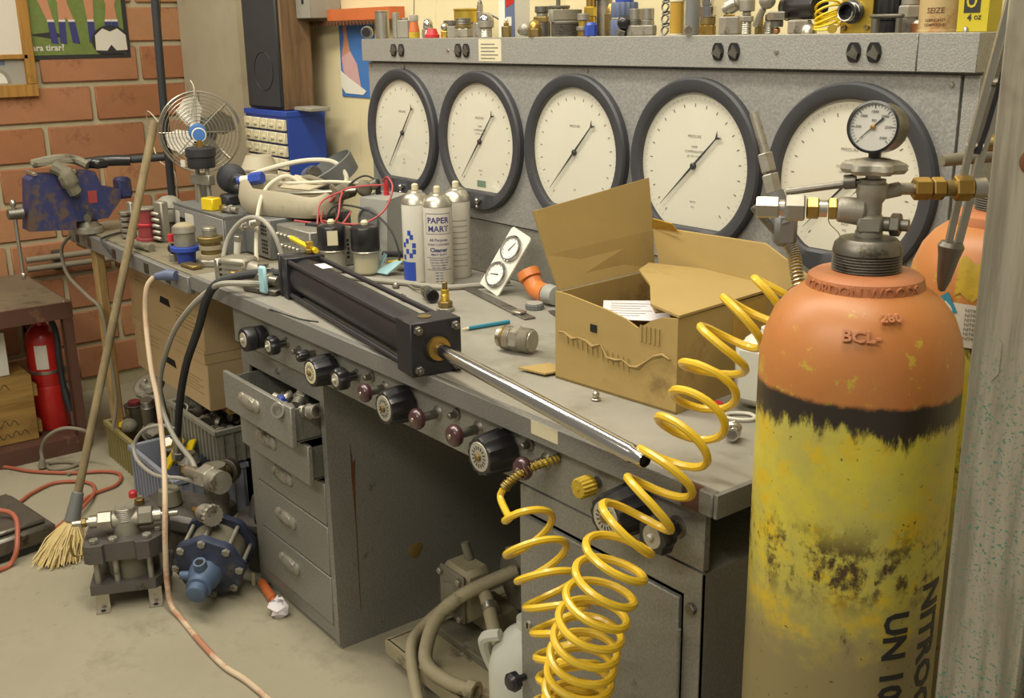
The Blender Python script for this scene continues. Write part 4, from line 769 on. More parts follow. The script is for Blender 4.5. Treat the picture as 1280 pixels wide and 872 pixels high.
# aerosols
def can(name, label, x, y, body, words=None):
    t = thing(name, label, 'spray can', (x, y, BZ), 0, 'spray cans'); r = .0345
    b = MB(); b.lathe((0, 0, 0), Z, [(r - .002, 0), (r, .003), (r, .188)], 32); part(t, 'can_body', b, body)
    b = MB(); b.lathe((0, 0, .188), Z, [(r, 0), (r + .001, .002), (r, .005), (r * .93, .014), (r * .72, .024), (r * .55, .027), (r * .5, .031), (r * .28, .033), (0, .033)], 32); part(t, 'shoulder', b, 'steel')
    b = MB(); b.lathe((0, 0, .221), Z, [(.008, 0), (.008, .012), (.005, .015), (0, .015)], 14); part(t, 'nozzle', b, 'card')
    R_ = r + .0002; th0 = math.atan2(-1.562 - y, 2.495 - x)
    def fn(dz): return lambda u, v, w: V(((R_ + w) * math.cos(th0 + u / R_), (R_ + w) * math.sin(th0 + u / R_), dz + v))
    def band(z0, z1, u0, u1, m, nm):
        q = MB(); n = max(2, int((u1 - u0) / .004)); vs = [fn(0)(u0 + (u1 - u0) * k / n, z, d) for d in (0, .0002) for z in (z0, z1) for k in range(n + 1)]; m1 = n + 1
        fs = [(2 * m1 + k, 2 * m1 + k + 1, 3 * m1 + k + 1, 3 * m1 + k) for k in range(n)] + [(k, k + m1, k + m1 + 1, k + 1) for k in range(n)]; q.add(vs, fs); part(t, nm, q, m)
    return t, fn, band
t, fn, band = can('spray_can', 'white spray can with PAPER MART cleaner lettering, foremost of the three cans', .372, -.145, 'label')
b = MB(); b.text('PAPER', .0195, fn(.158), .0002, .02); b.text('MART', .0195, fn(.138), .0002, .02); b.text('All Purpose', .0095, fn(.112), .0002, .01); b.text('FOAM CLEANING', .007, fn(.101), .0002); b.text('Cleaner', .0135, fn(.088), .0002, .03); b.text('HEAVY DUTY', .0065, fn(.077), .0002, .02)
for k in range(4): b.text('CAUTION KEEP AWAY'[: 16 - k], .005, fn(.064 - k * .0065), .0002)
for k in range(4): b.text('NET WT', .005, fn(.033 - k * .007), .0002)
part(t, 'lettering', b, 'inkb')
for z in (.174, .126, .069, .040): band(z, z + .001, -.032, .032, 'inkb', 'rule_line')
band(.126, .174, -.0325, -.0318, 'inkb', 'rule_line'); band(.126, .174, .0318, .0325, 'inkb', 'rule_line')
t, fn, band = can('spray_can', 'white spray can with a blue pattern, left of the lettered can', .300, -.16, 'white')
band(.004, .05, -.05, -.005, 'bluep', 'blue_grid'); 
for k, (u, z) in enumerate(((-.04, .055), (-.03, .07), (-.02, .06), (-.012, .085), (-.03, .095), (-.018, .105), (-.04, .085), (-.012, .07), (-.024, .115))): band(z, z + .012, u, u + .009, 'bluep', 'blue_fleck')
t, fn, band = can('spray_can', 'pale spray can standing behind the lettered can', .33, -.062, 'label')
for k in range(9): band(.03 + k * .014, .0325 + k * .014, -.03, .028, 'hoseg', 'print_line')

# gauge plate
t = thing('gauge_plate', 'small cream plate with two round gauges leaning against the lower console panel', 'gauge', (.53, -.118, BZ)); Fg = Mx.Translation((0, 0, 0)) @ Mx.Rotation(.12, 4, 'Z') @ Mx.Rotation(math.radians(63), 4, 'X')
Fg = Fg @ Mx.Rotation(math.radians(-17), 4, 'Z')
b = MB(); b.prism([(-.036, .012), (-.034, .008), (.034, .008), (.037, .012), (.037, .155), (.032, .162), (-.032, .162), (-.036, .155)], Fg, .004); part(t, 'plate', b, 'white')
nn = Fg.to_3x3() @ Z
for v, a in ((.048, 200), (.117, 70)):
    c = Fg @ V((.0, v, .004)); b = MB(); b.lathe(c, nn, [(.031, 0), (.0315, .006), (.029, .009), (.026, .009), (.026, .004), (0, .004)], 32); o = part(t, 'pressure_gauge', b, 'chrome')
    b = MB(); b.lathe(c + nn * .0045, nn, [(.0255, 0), (0, .0003)], 28); part(o, 'dial_face', b, 'dialb'); b = MB(); G = Fg @ Mx.Translation((0, v, .0092)) @ Mx.Rotation(math.radians(a), 4, 'Z'); b.prism([(-.008, -.0016), (.018, -.0005), (.018, .0005), (-.008, .0016)], G, .0006)
    for k in range(11): q = math.radians(-60 + k * 30 - a + 0); b.prism([(.0195 * math.cos(q), .0195 * math.sin(q)), (.023 * math.cos(q + .02), .023 * math.sin(q + .02)), (.023 * math.cos(q - .04), .023 * math.sin(q - .04))], G, .0002)
    part(o, 'needle_and_ticks', b, 'ink')
t = thing('pipe_elbow', 'orange plastic pipe elbow with a grey spigot beside the leaning gauge plate', 'pipe elbow', (.665, -.075, BZ)); 
b = MB(); P = [V((-.026, 0, .043)), V((-.012, 0, .028)), V((.005, 0, .0225)), V((.035, -.005, .0225))]; b.tube(crv(P, 5), .022, 18); b.lathe(P[0] + V((-.014, 0, .018)), V((.6, 0, -.8)), [(.02, .0), (.0265, 0), (.0265, .018), (.022, .02)], 24); part(t, 'elbow', b, 'pvc')
b = MB(); b.lathe(P[0] + V((-.0132, 0, .0176)), V((-.6, 0, .8)), [(.0205, 0), (0, .0003)], 20); part(t, 'bore', b, 'dk'); b = MB(); b.lathe((.036, -.005, .0235), X, [(.022, 0), (.023, .004), (.021, .03), (.018, .031)], 22); part(t, 'spigot', b, 'greyp')
fit('plastic_plug', 'low round grey ribbed cap on the worktop below the orange elbow', 'cap', (.715, -.128, BZ), (0, 0, 1), [('skirt', 'k', .02, .011, 'greyd'), ('top', 'c', .018, .003, 'greyp')])
b = MB(); b.box((.6, -.155, BZ + .002), (.37, .026, .003), .0005, -.21); solo('steel_rule', b, 'steel_dk', 'dark flat steel bar lying from the cans to the box', 'bar', (.6, -.155, BZ))
b = MB(); b.box((.86, -.15, BZ + .0035), (.20, .022, .003), .0005, -.33); solo('steel_rule', b, 'steel_dk', 'second flat steel bar running behind the cardboard box', 'bar', (.86, -.15, BZ))
b = MB(); b.box((.735, -.188, BZ + .007), (.028, .022, .005), .001, .2); solo('metal_tag', b, 'steel', 'bright little metal tag on the end of the dark steel bar', 'tag', (.735, -.188, BZ + .004))
t = thing('pencil', 'teal pencil lying on the bare worktop between cylinder head and box', 'pencil', (.764, -.358, BZ)); e = V((.014, .112, 0)); b = MB(); b.hexa(e * .14 + Z * .0042, e + Z * .0042, .0042); part(t, 'shaft', b, 'teal'); b = MB(); b.cyl(e * 0 + Z * .0042, e * .14 + Z * .0042, .0008, .0036, n=8); part(t, 'sharpened_tip', b, 'card')
fit('hose_coupling', 'thick steel coupling with threads lying between pencil and cardboard box', 'coupling', (.915, -.375, BZ + .025), (.9, .35, .0), [('face', 'o', .019, .008, 'steel'), ('copper_ring', 'c', .0225, .006, 'bronze'), ('thread', 't', .023, .016, 'steel'), ('hex_body', 'h', .026, .018, 'castal'), ('rear_thread', 't', .0235, .022, 'castal'), ('end', 'c', .021, .004, 'steel')])
fit('steel_ball', 'tiny round steel fitting on the worktop in front of the cardboard box', 'fitting', (1.255, -.436, BZ), (0, 0, 1), [('foot', 'c', .008, .004, 'steel'), ('ball', 'b', .008, .012, 'steel')])
fit('pipe_fitting', 'chrome fitting with a dark bore lying near the right end of the worktop', 'pipe fitting', (1.508, -.393, BZ + .014), (.62, -.78, .0), [('collar', 'h', .0145, .008, 'castal'), ('thread', 't', .0125, .01, 'steel'), ('sleeve', 'o', .0105, .012, 'chrome')])
b = MB(); b.tube([(1.47, -.36, BZ + .002), (1.50, -.392, BZ + .010)], .0012, 5); solo('wire_stub', b, 'steel', 'thin wire stub beside the chrome fitting at the worktop right end', 'wire', (1.47, -.36, BZ))
fit('hex_nut', 'small domed nut on the worktop behind the hydraulic cylinder', 'nut', (.344, -.252, BZ), (0, 0, 1), [('hex', 'h', .009, .008, 'steel_dk'), ('dome', 'd', .006, .006, 'steel')])
fit('bright_nut', 'shiny little chrome stud lying just behind the hydraulic cylinder barrel', 'stud', (.455, -.305, BZ + .008), (.9, -.2, 0), [('hex', 'h', .008, .009, 'chrome'), ('stem', 't', .006, .018, 'steel')])
fit('plug', 'dark knurled connector on a short lead behind the hydraulic cylinder', 'connector', (.455, -.245, BZ + .016), (.75, -.25, .0), [('cable_end', 'n', .008, .022, 'bronze'), ('knurl', 'k', .014, .022, 'steel_dk'), ('body', 'k', .0125, .022, 'steel_dk'), ('face', 'o', .015, .012, 'black')])
b = MB(); b.tube(crv([(.455, -.245, BZ + .015), (.40, -.235, BZ + .006), (.33, -.22, BZ + .004), (.25, -.25, BZ + .004), (.2, -.29, BZ + .004)]), .0028, 6); solo('connector_lead', b, 'dust', 'short brown lead running into the dark knurled connector', 'cable', (.2, -.29, BZ))
fit('brass_valve', 'brass valve fitting standing on the worktop behind the cylinder barrel', 'valve', (.60, -.285, BZ), (0, 0, 1), [('flange', 'c', .02, .008, 'castal'), ('hex', 'h', .016, .014, 'bronze'), ('stem', 't', .010, .016, 'brass_br'), ('cap', 'h', .009, .010, 'brass_br'), ('handle', 'c', .006, .016, 'bronze')])
t = thing('bench_hose', 'pale hose lying across the worktop from the filters past the spray cans', 'hose', (.193, -.278, BZ)); b = MB(); b.tube([p - V((.193, -.278, BZ)) for p in crv([(.10, -.325, BZ + .007), (.193, -.288, BZ + .007), (.265, -.258, BZ + .007), (.345, -.218, BZ + .007), (.43, -.185, BZ + .007), (.47, -.11, BZ + .007), (.50, -.03, BZ + .010)])], .0062, 8); part(t, 'tube', b, 'hoseg')

# jug behind the gas cylinder
t = thing('jug', 'milky plastic jug half hidden behind the orange cylinder shoulder', 'jug', (1.46, -.255, BZ), .2); b = MB(); b.box((0, 0, .062), (.09, .085, .105), .014); b.lathe((0, 0, .113), Z, [(.04, 0), (.03, .008), (.016, .012), (.016, .02), (0, .02)], 20); part(t, 'jug_body', b, 'jug'); b = MB(); b.tube(crv([(.02, -.03, .112), (.04, -.046, .105), (.045, -.05, .08), (.044, -.045, .045)]), .007, 8); part(t, 'handle', b, 'jug')
fit('stopper', 'red bottle cap on the worktop in front of the milky jug', 'cap', (1.415, -.325, BZ), (0, 0, 1), [('skirt', 'k', .011, .012, 'redp'), ('top', 'c', .010, .002, 'redp')])
b = MB(); b.tube(crv([(1.45, -.345, BZ + .004), (1.475, -.335, BZ + .004), (1.485, -.315, BZ + .004), (1.465, -.305, BZ + .004), (1.445, -.325, BZ + .004)], 5, True), .0028, 6, True); solo('white_ring', b, 'white', 'white plastic ring lying beside the gas cylinder on the worktop', 'ring', (1.465, -.325, BZ))

# valve on the front left of the worktop
t = thing('hand_valve', 'silver hand valve with a pale blue lever at the left front of the worktop', 'valve', (.165, -.50, BZ), .3)
b = MB(); b.bb((-.05, -.03, 0), (.06, .01, .014), .003); part(t, 'bracket', b, 'steel_dk'); b = MB(); b.cyl((-.07, -.005, .03), (.05, -.005, .03), .012, n=16); b.box((0, -.005, .03), (.045, .03, .032), .004); part(t, 'valve_body', b, 'steel'); b = MB(); b.box((.03, -.035, .038), (.026, .012, .065), .005); part(t, 'lever', b, 'lblue', 'pale blue lever'); b = MB(); b.hexa((-.09, -.005, .03), (-.07, -.005, .03), .012); b.cyl((-.11, -.005, .03), (-.09, -.005, .03), .008); part(t, 'hose_tail', b, 'brass'); b = MB(); b.lathe((0, -.005, .046), Z, [(.008, 0), (.008, .012), (.013, .014), (.013, .022), (0, .024)], 14); part(t, 'bleed_screw', b, 'steel')
t = thing('small_pump', 'ribbed silver gear pump lying at the step of the worktop front', 'pump', (.02, -.50, BZ), .45)
b = MB(); b.box((0, 0, .032), (.075, .06, .058), .006); part(t, 'housing', b, 'castal'); 
for k in range(4): b = MB(); b.bb((-.037, -.0325, .01 + k * .013), (.037, -.0295, .016 + k * .013)); part(t, 'fin', b, 'castal')
b = MB(); b.box((-.045, 0, .03), (.014, .07, .058), .003); part(t, 'end_plate', b, 'steel'); b = MB(); b.cyl((.037, 0, .032), (.075, 0, .032), .022, .016, n=18); b.cyl((.075, 0, .032), (.10, 0, .032), .009); part(t, 'outlet', b, 'castal')

# filters, instruments and clutter at the left end
for k, (x, y, lab, fill) in enumerate(((.088, -.278, 'air filter with a black cap and a dusty grey bowl', 'castal'), (.158, -.222, 'air filter with a black cap and a yellowed bowl, nearer the cans', 'cream'))):
    t = thing('air_filter', lab, 'filter', (x, y, BZ), .5, 'bowl filters'); b = MB(); b.lathe((0, 0, 0), Z, [(.024, 0), (.032, .006), (.033, .06), (.031, .062)], 28); part(t, 'bowl', b, 'clear'); b = MB(); b.lathe((0, 0, .004), Z, [(.022, 0), (.029, .005), (.029, .03 if k == 0 else .038), (0, .031 if k == 0 else .039)], 24); part(t, 'contents', b, fill)
    b = MB(); b.lathe((0, 0, .062), Z, [(.034, 0), (.036, .004), (.036, .055), (.033, .06), (.02, .064), (0, .064)], 32, 0, lambda q: 1 + .02 * math.cos(8 * q)); o = part(t, 'cap', b, 'black'); b = MB(); b.lathe((0, 0, .126), Z, [(.009, 0), (.01, .006), (.006, .011), (0, .011)], 14); part(t, 'top_button', b, 'card')
    if k == 0:
        b = MB(); b.box((.0, 0, 0), (.003, .026, .036), 0); b.v = [Mx.Rotation(-.95, 3, 'Z') @ (v + V((.037, 0, .095))) for v in b.v]; part(o, 'tag', b, 'card')
    b = MB(); b.tube([(.036 * math.cos(a * PI / 12), .036 * math.sin(a * PI / 12), .060) for a in range(24)], .002, 5, True); part(t, 'bayonet_ring', b, 'steel')
def rackbox(name, label, c, sx, sy, sz, m): t = thing(name, label, 'instrument', c); b = MB(); b.box((0, 0, sz / 2), (sx, sy, sz), .003); part(t, 'case', b, m); return t
t = rackbox('instrument', 'grey instrument case with white paper windows on its front', (-.50, -.24, BZ), .37, .30, .105, 'greyd')
b = MB(); b.bb((-.18, -.153, .008), (.18, -.15, .098), .001); o = part(t, 'front_panel', b, 'hammer'); 
for x0, x1 in ((-.165, -.135), (-.09, -.03)): b = MB(); b.bb((x0, -.1545, .03), (x1, -.153, .085)); part(o, 'paper_window', b, 'label')
b = MB(); b.bb((-.13, -.156, .03), (-.095, -.153, .07)); part(o, 'switch_plate', b, 'black')
b = MB(); b.tube(crv([(-.178, -.155, .01), (-.183, -.185, .012), (-.184, -.188, .05), (-.183, -.185, .088), (-.178, -.155, .09)]), .005, 8); part(t, 'handle', b, 'castal'); b = MB(); b.bb((-.186, -.152, .1), (.186, .15, .1065)); part(t, 'lid', b, 'greyd')
t = rackbox('instrument', 'dark grey instrument with a perforated front panel under the beige bag', (-.236, -.205, BZ), .15, .25, .11, 'greyd')
b = MB(); b.bb((-.072, -.129, .006), (.0, -.125, .104)); part(t, 'front_panel', b, 'greyd'); b = MB(); b.bb((.004, -.129, .006), (.072, -.125, .104)); o = part(t, 'vent_panel', b, 'hammer2')
b = MB(); 
for r in range(2):
    for i in range(4):
        for j in range(3): b.bb((.03 + j * .013, -.1296, .016 + r * .05 + i * .0105), (.039 + j * .013, -.129, .0225 + r * .05 + i * .0105))
part(o, 'vent_slots', b, 'dk', kind='stuff')
t = rackbox('instrument', 'low instrument with rows of terminal studs and a perforated end', (-.056, -.245, BZ), .19, .14, .10, 'hammer2')
me = MB(); me.lathe((0, 0, 0), -Y, [(.005, 0), (.005, .006), (.003, .009), (0, .009)], 10); me = me.mesh('terminal', 'steel')
for r in range(3):
    for i in range(6): o = bpy.data.objects.new('terminal', me); COL.objects.link(o); o.parent = t; o.location = (-.078 + i * .022, -.0705, .02 + r * .028)
b = MB(); b.bb((.0951, -.06, .015), (.0956, .05, .085)); part(t, 'perforated_end', b, 'hammer2'); b = MB()
for i in range(7):
    for j in range(5): b.bb((.0956, -.05 + i * .014, .02 + j * .011), (.0960, -.042 + i * .014, .027 + j * .011))
part(t, 'vent_holes', b, 'dk', kind='stuff')

# vinyl bag with hoses
ZB = .903; t = thing('bag', 'open beige vinyl bag stuffed with hoses on top of the instruments', 'bag', (-.215, -.235, ZB), .42)
b = MB(); prof = []
nx, ny = 14, 6; hx, hy = .15, .07; vs = []
for k, (s, z) in enumerate(((.88, 0), (1, .012), (1.04, .035), (1.0, .06), (.97, .066), (.93, .062), (.92, .03))):
    for i in range(40):
        a = 2 * PI * i / 40; cx = hx * s * math.copysign(abs(math.cos(a)) ** .55, math.cos(a)); cy = hy * s * math.copysign(abs(math.sin(a)) ** .6, math.sin(a))
        zz = z * (1 + (.35 if cx < -.09 else 0) + .12 * math.sin(3 * a + 1)); vs.append(V((cx, cy, zz)))
fs = [(k * 40 + i, k * 40 + (i + 1) % 40, (k + 1) * 40 + (i + 1) % 40, (k + 1) * 40 + i) for k in range(6) for i in range(40)] + [tuple(range(40)), tuple(240 + i for i in range(40))]
b.add(vs, fs); part(t, 'bag_body', b, 'leather'); b = MB(); b.plate([(-.02, -.02, .07), (.10, -.04, .072), (.12, .03, .085), (.0, .03, .10)], .004); part(t, 'open_lid', b, 'leather')
for nm, lab, m, r, pts in (('curved_hose', 'pale curved tube arching over the front of the beige bag down to the worktop', 'wirew', .0058, [(-.18, -.19, .965), (-.215, -.235, 1.005), (-.23, -.28, .99), (-.225, -.315, .955), (-.20, -.345, .90), (-.165, -.37, .83), (-.15, -.378, .80)]),
    ('curved_hose', 'pale thick tube arching along the back of the beige bag to the grey ring', 'wirew', .007, [(-.36, -.28, 1.0), (-.30, -.22, 1.025), (-.24, -.16, 1.04), (-.19, -.11, 1.035), (-.16, -.09, 1.0), (-.15, -.10, .97)]),
    ('curved_hose', 'grey tube with a steel end lying along the bag opening', 'steel', .006, [(-.21, -.28, .965), (-.14, -.25, .968), (-.08, -.20, .972), (-.04, -.13, .975)]),
    ('curved_hose', 'dark tube tucked in the middle of the beige bag', 'hosed', .008, [(-.27, -.24, .975), (-.21, -.20, .995), (-.17, -.19, 1.0), (-.12, -.16, .98), (-.09, -.17, .968)]),
    ('curved_hose', 'thin white tube crossing the beige bag lid', 'wirew', .0045, [(-.24, -.25, .985), (-.17, -.22, .99), (-.10, -.17, .995), (-.05, -.11, .99)])):
    hose(nm, pts, r, m, lab, 'tube', 5)
fit('blue_tool', 'blue and white plastic gun end poking over the left of the beige bag', 'tool', (-.375, -.315, .985), (.75, .5, .12), [('blue_tip', 'c', .010, .012, 'bluep'), ('white_body', 'c', .012, .03, 'white'), ('blue_body', 'h', .018, .04, 'bluep')])
fit('pipe_end', 'dusty pipe socket sticking out of the bag right end', 'pipe', (-.06, -.185, .965), (-.3, .9, .1), [('mouth', 'o', .02, .03, 'dust'), ('body', 'c', .022, .04, 'dust')])
fit('hose_end', 'rounded dusty rubber lump in the bag under the grey ring', 'rubber part', (-.05, -.12, .97), (.6, .5, .3), [('lump', 'b', .022, .045, 'dust'), ('neck', 'c', .014, .02, 'steel_dk')])
fit('motor', 'small round motor resting among the hoses behind the beige bag', 'motor', (-.31, -.13, .985), (.7, -.1, .2), [('end', 'c', .018, .01, 'steel'), ('can', 'c', .024, .04, 'bluegr'), ('cap', 'c', .02, .015, 'steel_dk')])
t = thing('ring_bowl', 'tilted grey metal ring on the bag below the blue drawer cabinet', 'ring', (-.235, -.09, .965)); ax = V((-.15, -.5, .85)).normalized(); b = MB(); b.lathe(V((0, 0, .03)) - ax * .02, ax, [(.062, .003), (.072, 0), (.078, .05), (.074, .052), (.066, .01), (0, .008)], 36); part(t, 'shell', b, 'greyd')
# meter and leads
t = thing('multimeter', 'grey bench meter with a round dial under tangled red and black leads', 'meter', (.02, -.075, BZ), .25); b = MB(); b.prism([(-.055, 0), (.06, 0), (.06, .15), (.03, .175), (-.045, .165)], Mx(((0, 0, 1, -.05), (1, 0, 0, 0), (0, 1, 0, 0), (0, 0, 0, 1))), .1); part(t, 'case', b, 'greyp'); ax = V((0, -1, .05)).normalized()
b = MB(); b.lathe((-.01, -.0555, .11), ax, [(.036, 0), (.036, .006), (.031, .007), (.031, .003)], 28); o = part(t, 'dial_rim', b, 'greyd'); b = MB(); b.lathe((-.01, -.0565, .11), ax, [(.031, 0), (0, .001)], 24); part(o, 'dial_face', b, 'dialb')
for x, m in ((.005, 'redp'), (-.025, 'black')): b = MB(); b.lathe((x, -.0, .168), Z, [(.0075, 0), (.0075, .012), (.006, .013), (.0075, .02), (.006, .034), (.004, .042), (0, .042)], 12); part(t, 'terminal_plug', b, m)
for nm, lab, m, pts in (('test_lead', 'red test lead looping right of the bench meter', 'wirer', [(.02, -.08, 1.0), (.06, -.09, 1.015), (.10, -.10, .99), (.12, -.14, .94), (.10, -.19, .91), (.04, -.22, .905), (-.05, -.23, .903)]),
    ('test_lead', 'red test lead coiled in front of the bench meter dial', 'wirer', [(.02, -.08, .99), (-.04, -.16, .98), (-.07, -.21, .93), (-.03, -.24, .90), (.03, -.23, .915), (.0, -.20, .96), (-.03, -.18, .975), (-.05, -.23, .95), (-.02, -.26, .90)]),
    ('test_lead', 'black test lead looping over the bench meter top', 'rubber', [(-.0, -.08, .995), (-.04, -.10, 1.01), (-.06, -.14, .985), (-.05, -.18, .94), (.0, -.21, .905), (.06, -.20, .90), (.10, -.17, .885)]),
    ('test_lead', 'black test lead arching from the meter dial towards the cans', 'rubber', [(-.05, -.22, .905), (-.03, -.20, .94), (.04, -.18, .945), (.11, -.16, .93), (.17, -.15, .89), (.20, -.15, .83), (.19, -.17, .80)]),
    ('test_lead', 'red lead lying on the terminal instrument beside the bag', 'wirer', [(-.09, -.29, .905), (-.05, -.26, .90), (-.02, -.24, .895), (.03, -.22, .90), (.02, -.18, .93)])):
    hose(nm, pts, .0026, m, lab, 'wire', 6)
fit('probe', 'black lead clips lying on the terminal instrument', 'clip', (-.07, -.265, .895), (.9, .3, 0), [('clip', 'c', .008, .04, 'rubber'), ('boot', 'n', .007, .03, 'rubber')])
for k, (x, y, z, ax, m, lab) in enumerate(((.17, -.14, BZ + .012, (.6, .8, 0), 'wirew', 'white taped cable end among the litter beside the filters'), (.20, -.10, BZ + .03, (.7, -.3, .2), 'card', 'cream plug lying behind the filters'))):
    fit('cable_end', lab, 'connector', (x, y, z), ax, [('sleeve', 'c', .012, .035, m), ('tip', 'n', .012, .03, 'white')])
b = MB(); b.cyl((.14, -.16, BZ + .04), (.25, -.12, BZ + .05), .008, n=10); solo('black_rod', b, 'rubber', 'black rubber rod resting behind the yellowed filter', 'rod', (.14, -.16, BZ + .03))
b = MB(); b.tube([(.155, -.155, BZ + .02), (.22, -.14, BZ + .035)], .004, 6); solo('yellow_stick', b, 'yelp', 'small yellow plastic stick beside the yellowed filter', 'stick', (.155, -.155, BZ + .016))
b = MB(); b.plate([(.175, -.21, BZ + .004), (.22, -.20, BZ + .004), (.235, -.16, BZ + .035), (.20, -.165, BZ + .03)], .003); b.plate([(.15, -.19, BZ + .004), (.17, -.195, BZ + .004), (.175, -.17, BZ + .045), (.155, -.165, BZ + .045)], .003); solo('plastic_scoop', b, 'lblue', 'pale blue plastic scrap lying between filters and spray cans', 'scrap', (.19, -.19, BZ))

# things along the side bench
fit('red_regulator', 'dusty red regulator on the side bench behind the broom handle', 'regulator', (-.70, -.47, .791), (0, 0, 1), [('base_flange', 'c', .036, .01, 'maroon'), ('body', 'c', .028, .035, 'maroon'), ('ring', 'c', .031, .008, 'redp'), ('neck', 'c', .027, .04, 'maroon'), ('cap', 'c', .032, .006, 'castal')])
t = thing('gasket_stack', 'silver serrated parts standing left of the dusty red regulator', 'metal part', (-.77, -.51, .791)); 
for k in range(5): b = MB(); b.lathe((0, 0, .002 + k * .017), Z, [(.012, 0), (.018, .004), (.018, .011), (.012, .015)], 18); part(t, 'ring', b, 'steel')
b = MB(); b.bb((-.016, .012, .0), (.016, .024, .11), .003); part(t, 'plate', b, 'castal')
fit('casting', 'grey rough casting leaning behind the dusty red regulator', 'casting', (-.76, -.38, .791), (.1, 0, 1), [('foot', 'h', .045, .05, 'castal'), ('body', 'd', .05, .07, 'galv')])
t = thing('fin_block', 'silver finned block beside the instrument with paper windows', 'metal part', (-.645, -.46, .791), .2)
for k in range(5): b = MB(); b.tube(crv([(-.02, k * .0, .01 + k * .018), (.0, -.01, .015 + k * .018), (.022, -.004, .012 + k * .018)], 4), .006, 6); part(t, 'fin', b, 'castal')
b = MB(); b.bb((-.022, .004, 0), (.022, .03, .12), .004); part(t, 'block', b, 'castal')
fit('rod_end', 'small dusty rod lying on the side bench before the red regulator', 'rod', (-.60, -.545, .802), (.9, .15, .0), [('rod', 'c', .011, .07, 'dust'), ('end', 'h', .014, .02, 'dust')])
t = thing('blue_valve', 'valve with a bright blue plastic base at the side bench front', 'valve', (-.29, -.515, .791)); b = MB(); b.lathe((0, 0, 0), Z, [(.022, 0), (.024, .004), (.026, .03), (.04, .036), (.04, .046), (.02, .048)], 28); part(t, 'blue_base', b, 'bluep'); b = MB(); b.cyl((0, 0, .048), (0, 0, .085), .028, n=20); b.cyl((0, 0, .085), (0, 0, .10), .032, .03, n=20); part(t, 'steel_body', b, 'castal'); b = MB(); b.lathe((0, 0, .095), Z, [(.028, 0), (.026, .008), (.016, .014), (0, .016)], 20); part(t, 'dome', b, 'dustb'); b = MB(); b.cyl((-.045, -.02, .055), (-.045, -.02, .075), .009, n=12); part(t, 'red_button', b, 'redp')
fit('black_clip', 'little black fitting standing left of the blue based valve', 'fitting', (-.345, -.53, .791), (0, 0, 1), [('foot', 'c', .012, .02, 'castal'), ('knob', 'b', .014, .028, 'black')])
fit('brass_filter', 'stacked brass and steel filter beside the blue based valve', 'filter', (-.215, -.475, .791), (0, 0, 1), [('base', 'h', .036, .02, 'castal'), ('ring', 'c', .03, .012, 'dustb'), ('groove', 'c', .026, .012, 'bronze'), ('ring', 'c', .03, .012, 'dustb'), ('groove', 'c', .026, .008, 'bronze'), ('brass_ring', 'c', .033, .014, 'bronze'), ('cap', 'c', .018, .02, 'steel'), ('top', 'd', .018, .008, 'steel')])
b = MB(); b.box((-.22, -.53, .797), (.07, .03, .01), .002, .1); solo('brass_block', b, 'bronze', 'flat brass block on the bench before the stacked brass filter', 'block', (-.22, -.53, .791))
hose('clear_hose', [(-.12, -.49, .80), (-.135, -.46, .87), (-.10, -.43, .92), (-.04, -.41, .93), (.01, -.40, .90), (.03, -.39, .84), (.03, -.39, .80)], .006, 'hoseg', 'thin pale hose arching up in front of the perforated instrument', 'hose')
# on the paper-window instrument
ZI = BZ + .1066
t = thing('round_regulator', 'black round regulator on two steel columns with a blue faced gauge', 'regulator', (-.60, -.325, ZI), .3)
for x in (-.022, .022): b = MB(); b.cyl((x, 0, 0), (x, 0, .105), .007, n=12); part(t, 'column', b, 'castal')
b = MB(); b.bb((-.045, -.012, .055), (.04, .012, .085), .002); part(t, 'cross_bar', b, 'castal'); b = MB(); b.lathe((0, 0, .105), Z, [(.038, 0), (.04, .005), (.04, .03), (.044, .034), (.044, .056), (.038, .06), (0, .06)], 32); part(t, 'black_head', b, 'rubber'); b = MB(); b.cyl((0, 0, .165), (0, 0, .185), .01, n=12); part(t, 'neck', b, 'brass')
ax = V((.8, -.6, .05)).normalized(); c = V((0, 0, .20)); b = MB(); b.lathe(c - ax * .015, ax, [(.019, 0), (.021, .01), (.021, .02), (.018, .021)], 26); o = part(t, 'gauge', b, 'white'); b = MB(); b.lathe(c + ax * .0061, ax, [(.018, 0), (0, .0006)], 24); part(o, 'blue_face', b, 'skyp')
b = MB(); b.bb((-.038, -.045, .11), (-.02, -.041, .13)); part(t, 'white_tag', b, 'label')
t = thing('black_valve', 'black round diaphragm valve leaning in front of the silver canister', 'valve', (-.525, -.27, ZI)); ax = V((.75, -.6, .1)).normalized(); b = MB(); b.lathe(V((0, 0, .075)) - ax * .02, ax, [(.034, 0), (.043, .006), (.043, .02), (.034, .028), (.022, .036), (0, .037)], 30); b.bb((-.03, -.03, 0), (.03, .03, .03), .006); part(t, 'body', b, 'rubber'); b = MB(); c = V((.055, -.0, .065)); b.lathe(c, ax, [(.02, 0), (.028, .004), (.028, .016), (.02, .02), (.014, .02), (0, .016)], 26); part(t, 'front_port', b, 'black')
t = thing('yellow_box', 'small bright yellow plastic box on the paper windowed instrument', 'box', (-.455, -.365, ZI), .3); b = MB(); b.box((0, 0, .018), (.05, .035, .036), .003); part(t, 'box_body', b, 'yelp'); b = MB(); b.bb((-.02, -.012, .036), (.02, .012, .0366)); part(t, 'hollow', b, 'yeld')
fit('chrome_tee', 'chrome fittings cluster hanging on the front of the perforated instrument', 'fitting', (-.215, -.385, .885), (.75, .25, .2), [('nut', 'h', .013, .014, 'chrome'), ('tube', 'c', .009, .02, 'steel'), ('nut', 'h', .014, .014, 'chrome'), ('stub', 't', .01, .02, 'steel')])
